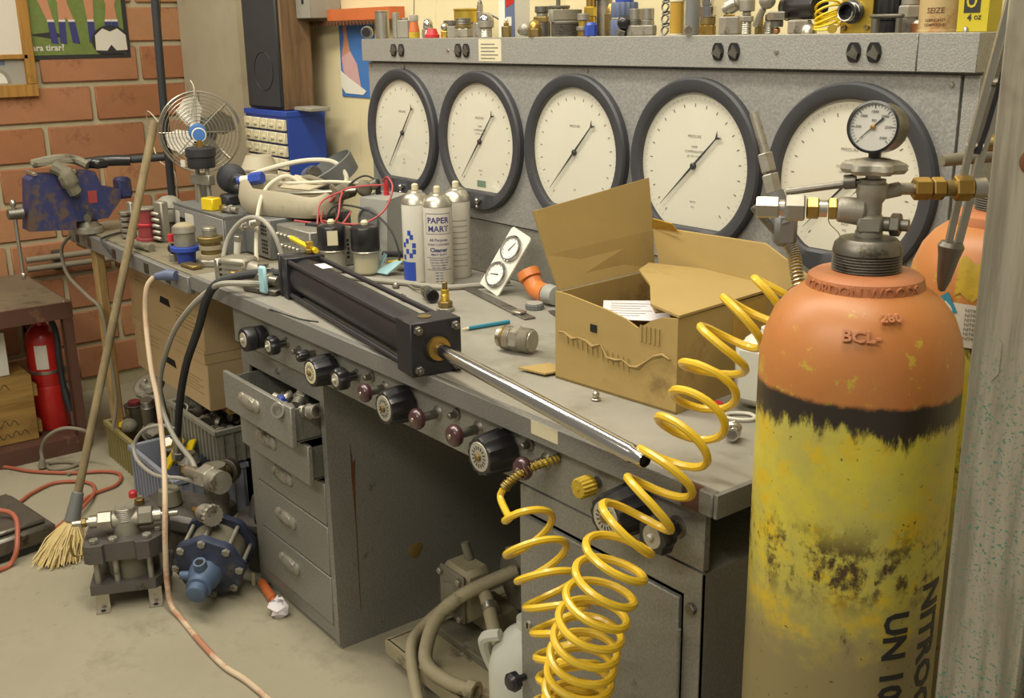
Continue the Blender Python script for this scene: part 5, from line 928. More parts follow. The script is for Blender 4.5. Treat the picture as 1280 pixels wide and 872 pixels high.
fit('white_plug', 'white tube connector hanging below the chrome cluster', 'connector', (-.205, -.41, .80), (.1, .1, 1), [('sleeve', 'c', .009, .05, 'white'), ('collar', 'h', .012, .015, 'steel')])
fit('brass_fitting', 'small heap of brass and steel fittings right of the yellow box', 'fitting', (-.395, -.36, ZI + .012), (.85, .2, 0), [('hex', 'h', .012, .014, 'brass'), ('stem', 'c', .009, .02, 'steel'), ('nut', 'h', .013, .013, 'castal'), ('stub', 'c', .008, .02, 'castal')])
fit('canister', 'silver metal canister with black scrawl behind the black valve', 'canister', (-.585, -.15, ZI), (0, 0, 1), [('wall', 'c', .054, .085, 'leather'), ('bead', 'c', .057, .008, 'leather'), ('shoulder', 'n', .055, .035, 'leather')])
o = [k for k in COL.objects if k.name.startswith('canister')][0]; b = MB(); th0 = math.atan2(-1.4, 2.9)
for k, pp in enumerate((((-.3, .03), (-.28, .07), (-.2, .035), (-.18, .07)), ((-.1, .03), (-.05, .07), (.0, .03), (-.08, .045)), ((.05, .03), (.07, .065), (.12, .035), (.14, .065)))): b.tube([(.0546 * math.cos(th0 + u), .0546 * math.sin(th0 + u), z) for u, z in pp], .0012, 5)
part(o, 'scrawl', b, 'ink')
# fan
t = thing('desk_fan', 'silver wire guarded desk fan with a blue badge at the back of the side bench', 'fan', (-.96, -.18, .791)); ax = V((.85, -.5, .08)).normalized(); c = V((0, 0, .285)); F = frame(c, ax, Z)
b = MB(); b.lathe((0, 0, 0), Z, [(.075, 0), (.075, .01), (.03, .025), (.015, .03), (.013, .15), (0, .15)], 24); part(t, 'base', b, 'steel_dk')
b = MB(); b.lathe(c - ax * .06, ax, [(.03, -.05), (.045, -.045), (.05, 0), (.045, .02), (0, .02)], 24); part(t, 'motor', b, 'greyd')
g = MB()
for k in range(10): r = .028 + k * .0112; g.tube([F @ V((r * math.cos(a * PI / 20), r * math.sin(a * PI / 20), .03 - .035 * (r / .13) ** 2)) for a in range(40)], .0016, 5, True)
for k in range(3): g.tube([F @ V((.13 * math.cos(a * PI / 20), .13 * math.sin(a * PI / 20), -.006 - k * .018)) for a in range(40)], .0022, 5, True)
for k in range(8): a = k * PI / 4; g.tube([F @ V((r * math.cos(a), r * math.sin(a), .029 - .035 * (r / .13) ** 2)) for r in (.025, .06, .095, .13)] + [F @ V((.13 * math.cos(a), .13 * math.sin(a), -.042)), F @ V((.05 * math.cos(a), .05 * math.sin(a), -.075))], .0016, 5)
part(t, 'guard', g, 'steel', kind='stuff')
for k in range(4):
    a = k * PI / 2 + .5; b = MB(); R_ = F @ Mx.Rotation(a, 4, 'Z'); pr = [(.02, -.012), (.06, -.045), (.105, -.05), (.115, -.01), (.09, .03), (.045, .025), (.02, .012)]
    b.add([R_ @ V((x, y, -.02 + .35 * y)) for x, y in pr] + [R_ @ V((x, y, -.0185 + .35 * y)) for x, y in pr], [tuple(range(7))[::-1], tuple(range(7, 14))] + [(i, (i + 1) % 7, 7 + (i + 1) % 7, 7 + i) for i in range(7)]); part(t, 'blade', b, 'steel')
b = MB(); b.lathe(c + ax * .028, ax, [(.026, 0), (.027, .004), (.022, .008), (0, .009)], 28); part(t, 'blue_badge', b, 'skyp')
b = MB(); b.tube([(-1.10, -.24, .791), (-1.09, -.24, 1.2), (-1.06, -.24, 1.75)], .013, 14); solo('conduit_pole', b, 'rubber', 'dark slender pole rising from the side bench before the brick wall', 'pole', (-1.10, -.24, .791))
for k, (pts, lab) in enumerate((([(-1.09, -.225, 1.05), (-1.3, -.22, 1.13), (-1.36, -.20, 1.05), (-1.3, -.2, .96), (-1.13, -.21, .93), (-1.12, -.22, .80)], 'thin white wire looping left of the dark pole'), ([(-1.08, -.22, 1.5), (-1.2, -.20, 1.2), (-1.16, -.2, 1.0), (-1.14, -.2, .80)], 'thin green wire hanging beside the dark pole'), ([(-1.075, -.225, 1.02), (-1.01, -.2, 1.08), (-.97, -.18, 1.2), (-.99, -.18, 1.24)], 'thin pale wire curling up right of the dark pole'))):
    hose('loose_wire', pts, .0018, 'wirew' if k != 1 else 'bronze', lab, 'wire', 8)
# ------------------------------------------------------------------ gas cylinders, post, straps
def gas(name, label, x, y, dz, m, r=.115):
    t = thing(name, label, 'gas cylinder', (x, y, 0), 0, 'gas cylinders'); s = .985 + dz
    b = MB(); b.lathe((0, 0, 0), Z, [(r - .012, 0), (r, .02)] + [(r, .1 + i * .1) for i in range(9)] + [(r, s), (r * .992, s + .022), (r * .955, s + .045), (r * .87, s + .070), (r * .75, s + .088), (r * .60, s + .101), (r * .54, s + .104)], 72); part(t, 'cylinder_body', b, m)
    b = MB(); b.lathe((0, 0, s + .094), Z, [(r * .58, 0), (r * .585, .004), (r * .555, .020), (r * .5, .024), (r * .4, .026)], 56); part(t, 'collar', b, 'gasn')
    pr = []
    for k in range(8): pr += [(.0365, .002 + k * .0032), (.0388, .0036 + k * .0032)]
    b = MB(); b.lathe((0, 0, s + .115), Z, [(.0385, 0)] + pr + [(.0385, .029), (.037, .036), (.031, .042), (.018, .044), (0, .044)], 48); part(t, 'neck_ring', b, 'steel_dk')
    return t, s
def wrap(R_, th, z0, rot=False):
    def f(u, v, w):
        if rot: u, v = v, -u
        return V(((R_ + w) * math.cos(th + u / R_), (R_ + w) * math.sin(th + u / R_), z0 + v))
    return f
GX, GY = 1.786, -.503
t, s = gas('gas_cylinder', 'tall yellow gas cylinder with orange shoulder and a gauge on its valve, in front', GX, GY, 0, 'gas')
b = MB(); b.text('GORDON WOODS', .0165, wrap(.0655, math.radians(-60), s + .106), .0012, .01, .004); part(t, 'embossed_name', b, 'gasn')
b = MB(); b.text('BCL-', .02, lambda u, v, w: V(((.1045 + w - v * .35) * math.cos(math.radians(-56) + u / .105), (.1045 + w - v * .35) * math.sin(math.radians(-56) + u / .105), s + .068 + v * .8)), .0016, .02)
b.text('280', .015, lambda u, v, w: V(((.0935 + w - v * .6) * math.cos(math.radians(-38) + u / .094), (.0935 + w - v * .6) * math.sin(math.radians(-38) + u / .094), s + .087 + v * .7)), .0016, .02); part(t, 'stamped_marks', b, 'gasn')
b = MB(); b.text('UN 1066', .042, wrap(.1154, math.radians(-24), s - .335, True), .0003, .03, .008); b.text('NITROGEN', .046, wrap(.1154, math.radians(2), s - .345, True), .0003, .03, .008); part(t, 'stencil_lettering', b, 'ink')
def VM(): m = MB(); m.x = Mx.Translation((0, 0, s + .157)) @ Mx.Scale(.76, 4) @ Mx.Translation((0, 0, -(s + .19))); return m
b = VM(); b.cyl((0, 0, s + .19), (0, 0, s + .2), .02, n=20); b.box((0, 0, s + .212), (.042, .036, .026), .004, -.98); b.lathe((0, 0, s + .222), Z, [(.016, 0), (.016, .02), (.021, .028), (.023, .038), (.023, .048), (.019, .05), (.019, .055), (.011, .056), (.011, .068)], 28)
dl = V((-.78, -.62, 0)).normalized(); dr = V((.62, .78, .0)).normalized()
b.cyl(dl * .008 + Z * (s + .228), dl * .048 + Z * (s + .232), .021, .019, n=24, bev=.004)
b.cyl(V((.0, 0, s + .254)), dr * .04 + Z * (s + .262), .011, n=16); v_ = part(t, 'valve', b, 'castal')
dn = V((.75, .3, 0)).normalized(); b = VM(); b.cyl(dn * .018 + Z * (s + .212), dn * .03 + Z * (s + .212), .011, n=16); b.hexa(dn * .03 + Z * (s + .212), dn * .045 + Z * (s + .212), .017); b.cyl(dn * .045 + Z * (s + .212), dn * .056 + Z * (s + .212), .009, n=16); part(v_, 'safety_plug', b, 'steel_dk')
b = VM(); b.lathe((0, 0, s + .284), Z, [(.02, 0), (.038, .002), (.042, .008), (.040, .016), (.03, .021), (.012, .024), (0, .024)], 64, 0, lambda q: 1 + .15 * math.cos(6 * q)); part(v_, 'handwheel', b, 'castal')
# pressure gauge
gc = V((0.0, .0, s + .352)); ga = V((.30, -.95, .1)).normalized()
b = VM(); b.lathe(gc - ga * .018, ga, [(.034, -.022), (.036, -.019), (.036, .03), (.0375, .032), (.0375, .039), (.034, .04), (.034, .034), (0, .034)], 40); b.cyl((0, 0, s + .302), (0, 0, s + .325), .009, n=14); g = part(t, 'pressure_gauge', b, 'black'); G = frame(gc + ga * .0165, ga, Z)
b = VM(); b.lathe(gc + ga * .0162, ga, [(.0338, 0), (0, .0004)], 36); part(g, 'dial_face', b, 'dialb')
b = VM(); R_ = G @ Mx.Translation((0, 0, .0022)) @ Mx.Rotation(math.radians(223), 4, 'Z'); b.prism([(-.019, -.0016), (-.008, -.0014), (.0, -.001), (.025, -.0003), (.025, .0003), (0, .001), (-.008, .0014), (-.019, .0016)], R_, .0006); part(g, 'needle', b, 'ink')
b = VM()
for k in range(31):
    a = math.radians(225 - k * 9); c_, s_ = math.cos(a), math.sin(a); l2 = .0035 if k % 5 else .0055; w_ = .0003 if k % 5 else .0005
    b.prism([((.032 - l2) * c_ - w_ * s_, (.032 - l2) * s_ + w_ * c_), ((.032 - l2) * c_ + w_ * s_, (.032 - l2) * s_ - w_ * c_), (.032 * c_ + w_ * s_, .032 * s_ - w_ * c_), (.032 * c_ - w_ * s_, .032 * s_ + w_ * c_)], G @ Mx.Translation((0, 0, .0008)), .0002)
for k, txt in enumerate(('0', '500', '1000', '1500', '2000', '2500', '3000')):
    a = math.radians(225 - k * 45); b.text(txt, .0055, flat(G @ Mx.Translation((.0215 * math.cos(a), .0215 * math.sin(a), .0009))), .0001)
b.text('PSI', .0055, flat(G @ Mx.Translation((0, .009, .0009))), .0001); part(g, 'scale', b, 'ink', kind='stuff')
b = VM(); b.lathe(gc + ga * .0208, ga, [(.0338, 0), (.0338, .001)], 36); part(g, 'glass', b, 'glass')
b = VM(); b.lathe(gc + ga * .0165, ga, [(.0035, 0), (.0035, .005), (0, .0055)], 12); part(g, 'hub', b, 'brass')
# brass fittings left and right of the valve
b = VM(); a0 = dl * .048 + Z * (s + .232)
for (k0, k1, r, m, nm) in ((0, .012, .017, 'brass', 'hex_nut'), (.014, .034, .013, 'steel', 'tube'), (.026, .044, .017, 'brass', 'hex_nut'), (.046, .074, .021, 'castal', 'hex_nut'), (.076, .084, .012, 'steel', 'tube'), (.084, .118, .017, 'steel', 'end_fitting')):
    b = VM(); (b.hexa if nm != 'tube' else b.cyl)(a0 + dl * k0, a0 + dl * k1, r); part(v_, nm, b, m)
a0 = dr * .04 + Z * (s + .262)
for (k0, k1, r, m, nm) in ((0, .02, .009, 'steel', 'tube'), (.02, .045, .017, 'brass', 'hex_nut'), (.047, .065, .017, 'brass', 'hex_nut'), (.067, .08, .012, 'bronze', 'tube'), (.08, .105, .019, 'brass', 'hex_nut'), (.107, .125, .015, 'steel', 'tube')):
    b = VM(); (b.hexa if nm != 'tube' else b.cyl)(a0 + dr * k0, a0 + dr * k1, r); part(v_, nm, b, m)
b = VM(); b.cyl(V((0, 0, s + .275)), V((-.105, -.065, s + .254)), .0055, n=10); b.cyl(V((-.02, -.012, s + .273)), V((-.035, -.02, s + .271)), .011, n=14); part(v_, 'side_rod', b, 'steel_dk')
b = VM(); b.tube(crv([V((-.01, .0, s + .27)), V((-.05, -.03, s + .22)), V((-.035, -.025, s + .195)), V((-.03, -.02, s + .18))]), .0008, 4); part(v_, 'seal_wire', b, 'steel')

t, s2 = gas('gas_cylinder', 'second yellow gas cylinder with an orange shoulder, half hidden behind the first', 1.765, -.165, .03, 'gas2')
th0 = math.radians(-62)
def band2(z0, z1, u0, u1, m, nm, R_=.1157, label=None):
    q = MB(); n = 16; vs = [V(((R_ + d) * math.cos(th0 + (u0 + (u1 - u0) * k / n) / R_), (R_ + d) * math.sin(th0 + (u0 + (u1 - u0) * k / n) / R_), z)) for d in (0, .0004) for z in (z0, z1) for k in range(n + 1)]; m1 = n + 1
    q.add(vs, [(2 * m1 + k, 2 * m1 + k + 1, 3 * m1 + k + 1, 3 * m1 + k) for k in range(n)] + [(k, k + m1, k + m1 + 1, k + 1) for k in range(n)]); return part(t, nm, q, m, label)
band2(s2 - .045, s2 + .012, -.075, .09, 'label', 'warning_label')
b = MB()
for k in range(7): b.text('NITROGEN COMPRESSED GAS', .0062, wrap(.1163, th0 + .06, s2 + .004 - k * .0062), .0001)
part(t, 'label_print', b, 'inkg', kind='stuff')
b = MB(); c2 = V((0, 0, 0)); q = [(-.085, .01), (-.06, .03), (-.045, .005), (-.075, -.012)]; W2 = wrap(.1165, th0, s2 - .005); b.add([W2(u, v, 0) for u, v in q] + [W2(u, v, .0005) for u, v in q], [(4, 5, 6, 7), (0, 3, 2, 1)]); part(t, 'green_diamond', b, 'teal')
b = MB(); pr = [(r_, h_) for r_, h_ in ((.113, .02), (.111, .045), (.105, .068))]; n = 14; vs = []
for (r_, h_) in pr:
    for k in range(n + 1): a = th0 - .45 + .95 * k / n; vs.append(V(((r_ + .0016) * math.cos(a), (r_ + .0016) * math.sin(a), s2 + h_ + .006 * math.sin(k * 1.7))))
b.add(vs, [(i * (n + 1) + k, i * (n + 1) + k + 1, (i + 1) * (n + 1) + k + 1, (i + 1) * (n + 1) + k) for i in range(2) for k in range(n)]); part(t, 'yellow_patch', b, 'yeld', 'peeled yellowish sticker patch on the shoulder')
b = MB(); b.cyl((0, 0, s2 + .155), (0, 0, s2 + .172), .018, n=20); b.hexa((0, 0, s2 + .172), (0, 0, s2 + .190), .024); b.cyl((0, 0, s2 + .190), (0, 0, s2 + .225), .018, n=20); b.cyl((-.015, -.01, s2 + .207), (-.04, -.025, s2 + .207), .011, n=14); part(t, 'valve', b, 'bronze')
b = MB(); b.lathe((0, 0, s2 + .225), Z, [(.016, 0), (.021, .003), (.021, .016), (.016, .02), (0, .02)], 32); part(t, 'valve_cap', b, 'castal')
t = thing('connecting_pipe', 'dull tapered pipe running from the wall towards the front cylinder valve', 'pipe', (1.70, -.12, 1.192)); b = MB(); b.cyl((-.03, -.05, .0), (.045, .1, .012), .008, .013, n=14); part(t, 'pipe', b, 'dust')

t = thing('timber_post', 'weathered grey timber post with green paint specks at the right edge', 'post', (2.0, -.535, 0)); b = MB(); b.bb((-.040, -.041, 0), (.049, .048, 2.4), .003); part(t, 'front_timber', b, 'post'); b = MB(); b.bb((.051, -.03, 0), (.09, .048, 2.4), .003); part(t, 'side_board', b, 'post')
b = MB(); b.lathe((.0, -.0412, 1.25), -Y, [(.012, 0), (.009, .0008), (0, .0004)], 18); part(t, 'knot', b, 'rust'); b = MB(); b.lathe((.015, -.0412, 1.14), -Y, [(.004, 0), (0, .0006)], 10); part(t, 'nail_hole', b, 'dk')
b = MB(); b.prism([(-.003, 0), (.004, .01), (.004, .04), (.0, .045), (-.004, .02)], Mx(((1, 0, 0, -.012), (0, 0, -1, -.0412), (0, 1, 0, 1.035), (0, 0, 0, 1))), .0005); part(t, 'gouge', b, 'post')

t = thing('hanging_tongs', 'pair of long steel tong bars with a dark hooked tip hanging before the timber post', 'tongs', (1.835, -.415, 1.07))
def bar(pts, w_, th_, m, nm):
    b = MB(); P = [V(p) - V((1.835, -.415, 1.07)) for p in pts]; side = V((.61, .79, 0)) * w_ / 2; dep = V((.76, -.59, 0)) * th_ / 2; vs = []
    for p in P: vs += [p - side - dep, p + side - dep, p + side + dep, p - side + dep]
    n = len(P); b.add(vs, [(i * 4 + k, i * 4 + (k + 1) % 4, i * 4 + 4 + (k + 1) % 4, i * 4 + 4 + k) for i in range(n - 1) for k in range(4)] + [(0, 1, 2, 3), tuple((n - 1) * 4 + k for k in range(4))]); return part(t, nm, b, m)
bar([(1.839, -.348, 1.52), (1.841, -.352, 1.398), (1.838, -.398, 1.238), (1.833, -.418, 1.118)], .0075, .006, 'steel', 'bar')
bar([(1.853, -.336, 1.52), (1.853, -.338, 1.39), (1.846, -.386, 1.232), (1.838, -.408, 1.112)], .0085, .006, 'steel', 'bar')
bar([(1.847, -.34, 1.5), (1.848, -.345, 1.38), (1.843, -.38, 1.26), (1.842, -.392, 1.232)], .006, .012, 'black', 'dark_bar')
b = MB(); b.lathe((.0, .004, .062), V((-.1, -.05, -1)), [(.012, 0), (.015, .005), (.012, .018), (.008, .045), (.004, .058), (0, .06)], 20); part(t, 'hook_tip', b, 'steel_dk')
b = MB(); b.cyl((-.004, .02, .17), (.012, .03, .17), .005, n=10); b.cyl((.004, .045, .24), (.02, .055, .24), .005, n=10); part(t, 'rivet', b, 'steel')
b = MB(); b.tube([V((.018 + .010 * math.cos(a), .075 + .008 * math.cos(a), .345 + .022 * math.sin(a))) for a in [i * PI / 8 for i in range(16)]], .003, 6, True); part(t, 'hanging_ring', b, 'chrome')

# blow gun on its hose
t = thing('blow_gun', 'grey air blow gun with a long nozzle hanging left of the front cylinder valve', 'blow gun', (1.60, -.417, 1.134)); B0 = V((1.60, -.417, 1.134))
b = MB(); b.cyl(V((1.546, -.424, 1.266)) - B0, V((1.568, -.4215, 1.212)) - B0, .006, n=12); part(t, 'nozzle', b, 'castal'); b = MB(); d = (V((1.584, -.421, 1.165)) - V((1.565, -.422, 1.218))); p = V((1.566, -.422, 1.214)) - B0; b.hexa(p, p + d * .45, .0105); b.hexa(p + d * .5, p + d * .95, .0115); part(t, 'coupling_nut', b, 'castal')
b = MB(); b.cyl(V((1.584, -.421, 1.165)) - B0, V((1.600, -.417, 1.125)) - B0, .012, .016, n=16); b.box(V((1.601, -.417, 1.118)) - B0, (.03, .026, .045), .006, .9); part(t, 'body', b, 'greyd'); b = MB(); b.tube(crv([V((1.597, -.424, 1.11)) - B0, V((1.585, -.436, 1.128)) - B0, V((1.571, -.447, 1.147)) - B0]), [.005] * 12 + [.004], 8); part(t, 'trigger', b, 'steel_dk')
b = MB(); pts = crv([V((1.606, -.415, 1.10)) - B0, V((1.618, -.416, 1.085)) - B0, V((1.634, -.428, 1.06)) - B0, V((1.648, -.434, 1.03)) - B0], 14); sp = []
b.tube(pts, .0065, 8); part(t, 'hose', b, 'tape'); b = MB(); L_ = len(pts) - 1
for i in range(22 * 10 + 1):
    f = i / 220 * L_; k = min(L_ - 1, int(f)); p = pts[k].lerp(pts[k + 1], f - k); tg = (pts[k + 1] - pts[k]).normalized(); nx = tg.orthogonal().normalized(); ny = tg.cross(nx); a = 2 * PI * i / 10; sp.append(p + .0082 * (math.cos(a) * nx + math.sin(a) * ny))
b.tube(sp, .0011, 4); part(t, 'spring_guard', b, 'steel')

# yellow coil hose
t = thing('coil_hose', 'bright yellow coiled air hose sagging from the control panel to behind the gas cylinder', 'hose', (1.53, -.70, .40)); B0 = V((1.53, -.70, .40))
A_ = [(1.588, -.425, 1.036), (1.575, -.46, .995), (1.567, -.488, .963), (1.563, -.506, .932), (1.565, -.545, .891), (1.573, -.588, .857), (1.575, -.617, .824), (1.578, -.642, .793), (1.578, -.655, .755), (1.577, -.668, .721), (1.569, -.678, .687), (1.562, -.688, .652), (1.555, -.695, .616), (1.545, -.698, .569), (1.536, -.698, .522), (1.532, -.700, .479), (1.520, -.695, .44), (1.500, -.685, .425), (1.480, -.672, .44), (1.468, -.655, .481), (1.452, -.648, .515), (1.434, -.64, .545), (1.415, -.637, .575), (1.397, -.634, .600), (1.372, -.630, .625), (1.345, -.628, .65), (1.315, -.625, .675)]
A_ = [(x + (.014 if .79 < z < .9 else 0), y - (.022 if z < .76 else 0), z) for x, y, z in A_]; ax_ = crv(A_, 12); cum = [0]
for i in range(1, len(ax_)): cum.append(cum[-1] + (ax_[i] - ax_[i - 1]).length)
def along(sv):
    lo_ = 0
    while lo_ < len(cum) - 2 and cum[lo_ + 1] < sv: lo_ += 1
    f = (sv - cum[lo_]) / max(1e-6, cum[lo_ + 1] - cum[lo_]); p = ax_[lo_].lerp(ax_[lo_ + 1], f); j0, j1 = max(0, lo_ - 10), min(len(ax_) - 1, lo_ + 11); return p, (ax_[j1] - ax_[j0]).normalized()
TL = cum[-1]; path = []; ph = 2.4; sv = 0; nx = None
while sv < TL:
    p, tg = along(sv)
    if nx is None: nx = (V((1, 0, 0)) - tg * tg.x).normalized()
    nx = (nx - tg * nx.dot(tg)).normalized(); ny = tg.cross(nx); f = sv / TL
    rr = (.040 + .004 * min(1, f * 2)) *  min(1, sv / .012 + .35) * min(1, (TL - sv) / .02 + .3)
    path.append(p + rr * (math.cos(ph) * nx + math.sin(ph) * ny))
    pitch = .047 if f < .34 else (.047 - (f - .34) / .16 * .019 if f < .50 else (.028 if f < .66 else .028 + (f - .66) / .34 * .022))
    dph = 2 * PI / 26; ph -= dph; sv += pitch / 26
path += [p for p in crv([path[-1], V((1.262, -.640, .678)), V((1.261, -.634, .692))], 6)][1:]
path = [V((1.62, -.40, 1.02)), V((1.605, -.415, 1.03))] + path
b = MB(); b.tube([p - B0 for p in path], .0056, 8); part(t, 'coil', b, 'yel')
sp = crv([(1.262, -.632, .694), (1.268, -.62, .708), (1.280, -.59, .724), (1.297, -.551, .733)], 12); b = MB(); b.tube([p - B0 for p in sp], .0055, 8); part(t, 'hose_end', b, 'yeld'); b = MB(); q = []
for i in range(18 * 10 + 1):
    f = i / 180 * (len(sp) - 1); k = min(len(sp) - 2, int(f)); p = sp[k].lerp(sp[k + 1], f - k); tg = (sp[k + 1] - sp[k]).normalized(); nx = tg.orthogonal().normalized(); ny = tg.cross(nx); a = 2 * PI * i / 10; q.append(p - B0 + .0075 * (math.cos(a) * nx + math.sin(a) * ny))
b.tube(q, .0013, 5); part(t, 'spring_guard', b, 'bronze')

# ------------------------------------------------------------------ knee hole: dusty vacuum pump, jug, rag
t = thing('vacuum_pump', 'dusty square pump and round motor on a steel base plate in the knee hole', 'pump', (.88, -.25, 0))
b = MB(); b.bb((-.27, -.23, .045), (.055, .22, .062), .002); b.bb((-.27, -.235, .03), (.055, -.225, .062)); b.bb((-.275, -.23, .03), (-.265, .22, .062)); part(t, 'base_plate', b, 'dustb')
for x in (-.23, .02):
    for y in (-.19, .17): b = MB(); b.cyl((x, y, 0), (x, y, .045), .022, .018, n=14); part(t, 'rubber_foot', b, 'rubber')
b = MB(); b.bb((-.23, -.13, .062), (.05, .10, .082), .002); part(t, 'riser_plate', b, 'dust')
b = MB(); b.box((-.155, -.085, .19), (.095, .075, .125), .012); b.bb((-.20, -.06, .0825), (-.10, .02, .13), .004); p_ = part(t, 'pump_block', b, 'dustb')
b = MB(); b.box((-.155, -.1245, .19), (.09, .01, .115), .004); b.lathe((-.155, -.129, .185), -Y, [(.035, 0), (.034, .006), (.02, .009), (0, .009)], 24, 0, lambda q: 1 + .06 * math.cos(5 * q)); part(p_, 'face_plate', b, 'dust')
for x, z in ((-.19, .235), (-.12, .235), (-.19, .145), (-.12, .145)): b = MB(); b.hexa((x, -.129, z), (x, -.138, z), .008); part(p_, 'bolt', b, 'castal')
b = MB(); b.cyl((-.165, -.07, .2525), (-.175, -.075, .29), .011, .009, n=14); part(t, 'filler_stub', b, 'dust')
b = MB(); b.cyl((-.10, .0, .20), (-.05, .27, .205), .075, n=32, bev=.012); b.bb((-.12, .03, .0825), (-.02, .2, .135), .003); part(t, 'motor', b, 'dust')
b = MB(); b.tube(crv([(-.10, -.085, .215), (-.06, -.10, .205), (.0, -.13, .185), (.035, -.145, .172), (.05, -.14, .165)]), .015, 12); part(t, 'thick_hose', b, 'dustb'); b = MB(); b.cyl((-.045, -.105, .202), (-.03, -.112, .197), .0185, n=18); b.bb((-.045, -.115, .17), (-.03, -.10, .187)); part(t, 'hose_clamp', b, 'steel')
b = MB(); b.tube(crv([(-.06, -.02, .25), (-.10, -.13, .215), (-.135, -.18, .16), (-.13, -.215, .10), (-.09, -.235, .082), (-.02, -.23, .080), (.03, -.215, .082)]), .0155, 12); b.lathe((.028, -.216, .082), V((.9, .3, .05)), [(.021, 0), (.023, .004), (.023, .02), (.015, .02), (.015, .004), (0, .004)], 8); part(t, 'thick_hose', b, 'dustb')
b = MB(); b.tube(crv([(-.19, -.04, .14), (-.215, -.1, .125), (-.225, -.16, .09), (-.19, -.215, .079), (-.11, -.26, .05), (-.03, -.29, .016), (.05, -.29, .016)]), .013, 12); part(t, 'thick_hose', b, 'dustb')
b = MB(); b.tube(crv([(-.12, .0, .27), (-.08, .02, .285), (-.03, .04, .27), (.02, .05, .25), (.08, .06, .26)]), .006, 8); b.tube(crv([(-.09, .1, .285), (-.06, .08, .30), (-.02, .09, .285), (.05, .1, .26)]), .007, 8); part(t, 'power_cable', b, 'hosed')
fit('spare_pipe', 'grey threaded pipe leaning in the dark at the back of the knee hole', 'pipe', (.70, .08, .30), (.75, -.05, -.18), [('socket', 'o', .019, .03, 'dust'), ('pipe', 'c', .015, .3, 'dust')])
b = MB(); b.ball((.86, .10, .16), .075, 16, (.9, .5, 2.0)); rb = random.Random(4); b.v = [v + V((rb.uniform(-.012, .012), rb.uniform(-.012, .012), rb.uniform(-.012, .012))) for v in b.v]; solo('green_rag', b, 'greenr', 'green cloth bundle behind the dusty motor in the knee hole', 'rag', (.86, .10, .01))
t = thing('jug', 'white plastic jug of pale yellow liquid on the floor by the cupboard', 'jug', (1.035, -.41, 0)); b = MB(); b.lathe((0, 0, 0), Z, [(.07, 0), (.078, .008), (.078, .12)], 28); part(t, 'liquid_body', b, 'cream', 'lower half tinted by pale yellow liquid'); b = MB(); b.lathe((0, 0, .12), Z, [(.078, 0), (.0785, .06), (.07, .095), (.045, .13), (.022, .145), (.022, .165), (0, .165)], 28); b.tube(crv([(-.03, -.045, .25), (-.06, -.06, .235), (-.078, -.045, .19), (-.077, -.03, .15)]), .012, 8); part(t, 'upper_body', b, 'jug')
b = MB(); b.tube(crv([(.86, -.33, .07), (.88, -.36, .12), (.90, -.37, .15), (.93, -.36, .17)]), .010, 8); solo('stub_hose', b, 'dust', 'short grey hose stub between pump base and white jug', 'hose', (.86, -.33, .063))
# ------------------------------------------------------------------ things standing along the console top, left to right
TZ = 1.3625
def top(name, label, cat, x, segs, y=.035, axis=(0, 0, 1), z=0): return fit(name, label, cat, (x, y, TZ + z), axis, segs, 'parts lined up on the console top')
top('aerator', 'dark faced knurled cap lying on its side at the left end of the console top', 'cap', -.19, [('body', 'k', .016, .02, 'steel'), ('grille', 'o', .015, .012, 'steel_dk'), ('face', 'c', .012, .002, 'black')], .02, (.75, -.6, 0), .017)
top('steel_tumbler', 'plain bright steel tumbler second from the left end of the console top', 'tumbler', -.095, [('wall', 'c', .0185, .068, 'steel'), ('rim', 'c', .0195, .003, 'steel')], .01)
top('silver_tube', 'narrow silver tube right beside the steel tumbler', 'tube', -.058, [('tube', 'c', .010, .066, 'castal')], .03)
top('grey_block', 'grey square block between silver tube and orange bottle', 'block', -.022, [('block', 'h', .021, .046, 'galv'), ('stub', 'c', .009, .006, 'castal')])
t = top('marker_bottle', 'orange bottle with a grey cap and yellow foot on the console top', 'bottle', .022, [('yellow_foot', 'c', .0145, .016, 'yeld'), ('orange_body', 'n', .0145, .026, 'orange'), ('grey_cap', 'k', .0115, .016, 'hoseg')]); b = MB(); b.tube(crv([(.002, 0, .056), (.005, 0, .09), (.012, 0, .16)]), .0012, 5); part(t, 'wire', b, 'steel_dk')
top('silver_nut', 'small silver nut behind the orange bottle', 'nut', .062, [('hex', 'h', .015, .022, 'castal'), ('stub', 't', .010, .012, 'steel')], .05)
top('brass_can', 'shallow round brass can raised behind the red cap', 'can', .175, [('foot', 'c', .03, .035, 'castal'), ('wall', 'c', .036, .03, 'brass_br'), ('rim', 'c', .038, .005, 'brass_br')], .10)
top('silver_fitting', 'chrome fitting left of the red cap', 'fitting', .088, [('thread', 't', .010, .022, 'steel'), ('hex', 'h', .013, .008, 'steel'), ('cap', 'd', .0125, .018, 'chrome')], .035)
top('grey_hub', 'round grey hub behind the red cap', 'hub', .15, [('hub', 'c', .016, .03, 'castal'), ('flange', 'c', .02, .012, 'steel_dk')], .065)
top('dust_plug', 'bright red stepped plastic cap on the console top', 'cap', .143, [('skirt', 'c', .0185, .009, 'redp'), ('crown', 'n', .0155, .014, 'redp')], .01)
top('brass_elbow', 'little shiny brass and silver elbow right of the red cap', 'elbow', .185, [('foot', 'h', .010, .016, 'brass_br'), ('ball', 'b', .013, .02, 'steel')], .02)
top('hex_adapter', 'broad grey threaded adapter with a hex foot, standing left of the needle valve', 'adapter', .245, [('hex', 'h', .022, .022, 'castal'), ('ring', 'c', .02, .008, 'bronze'), ('thread', 't', .0195, .016, 'steel_dk')])
top('square_block', 'small grey block right of the broad threaded adapter', 'block', .205, [('block', 'h', .014, .028, 'galv')], .03)
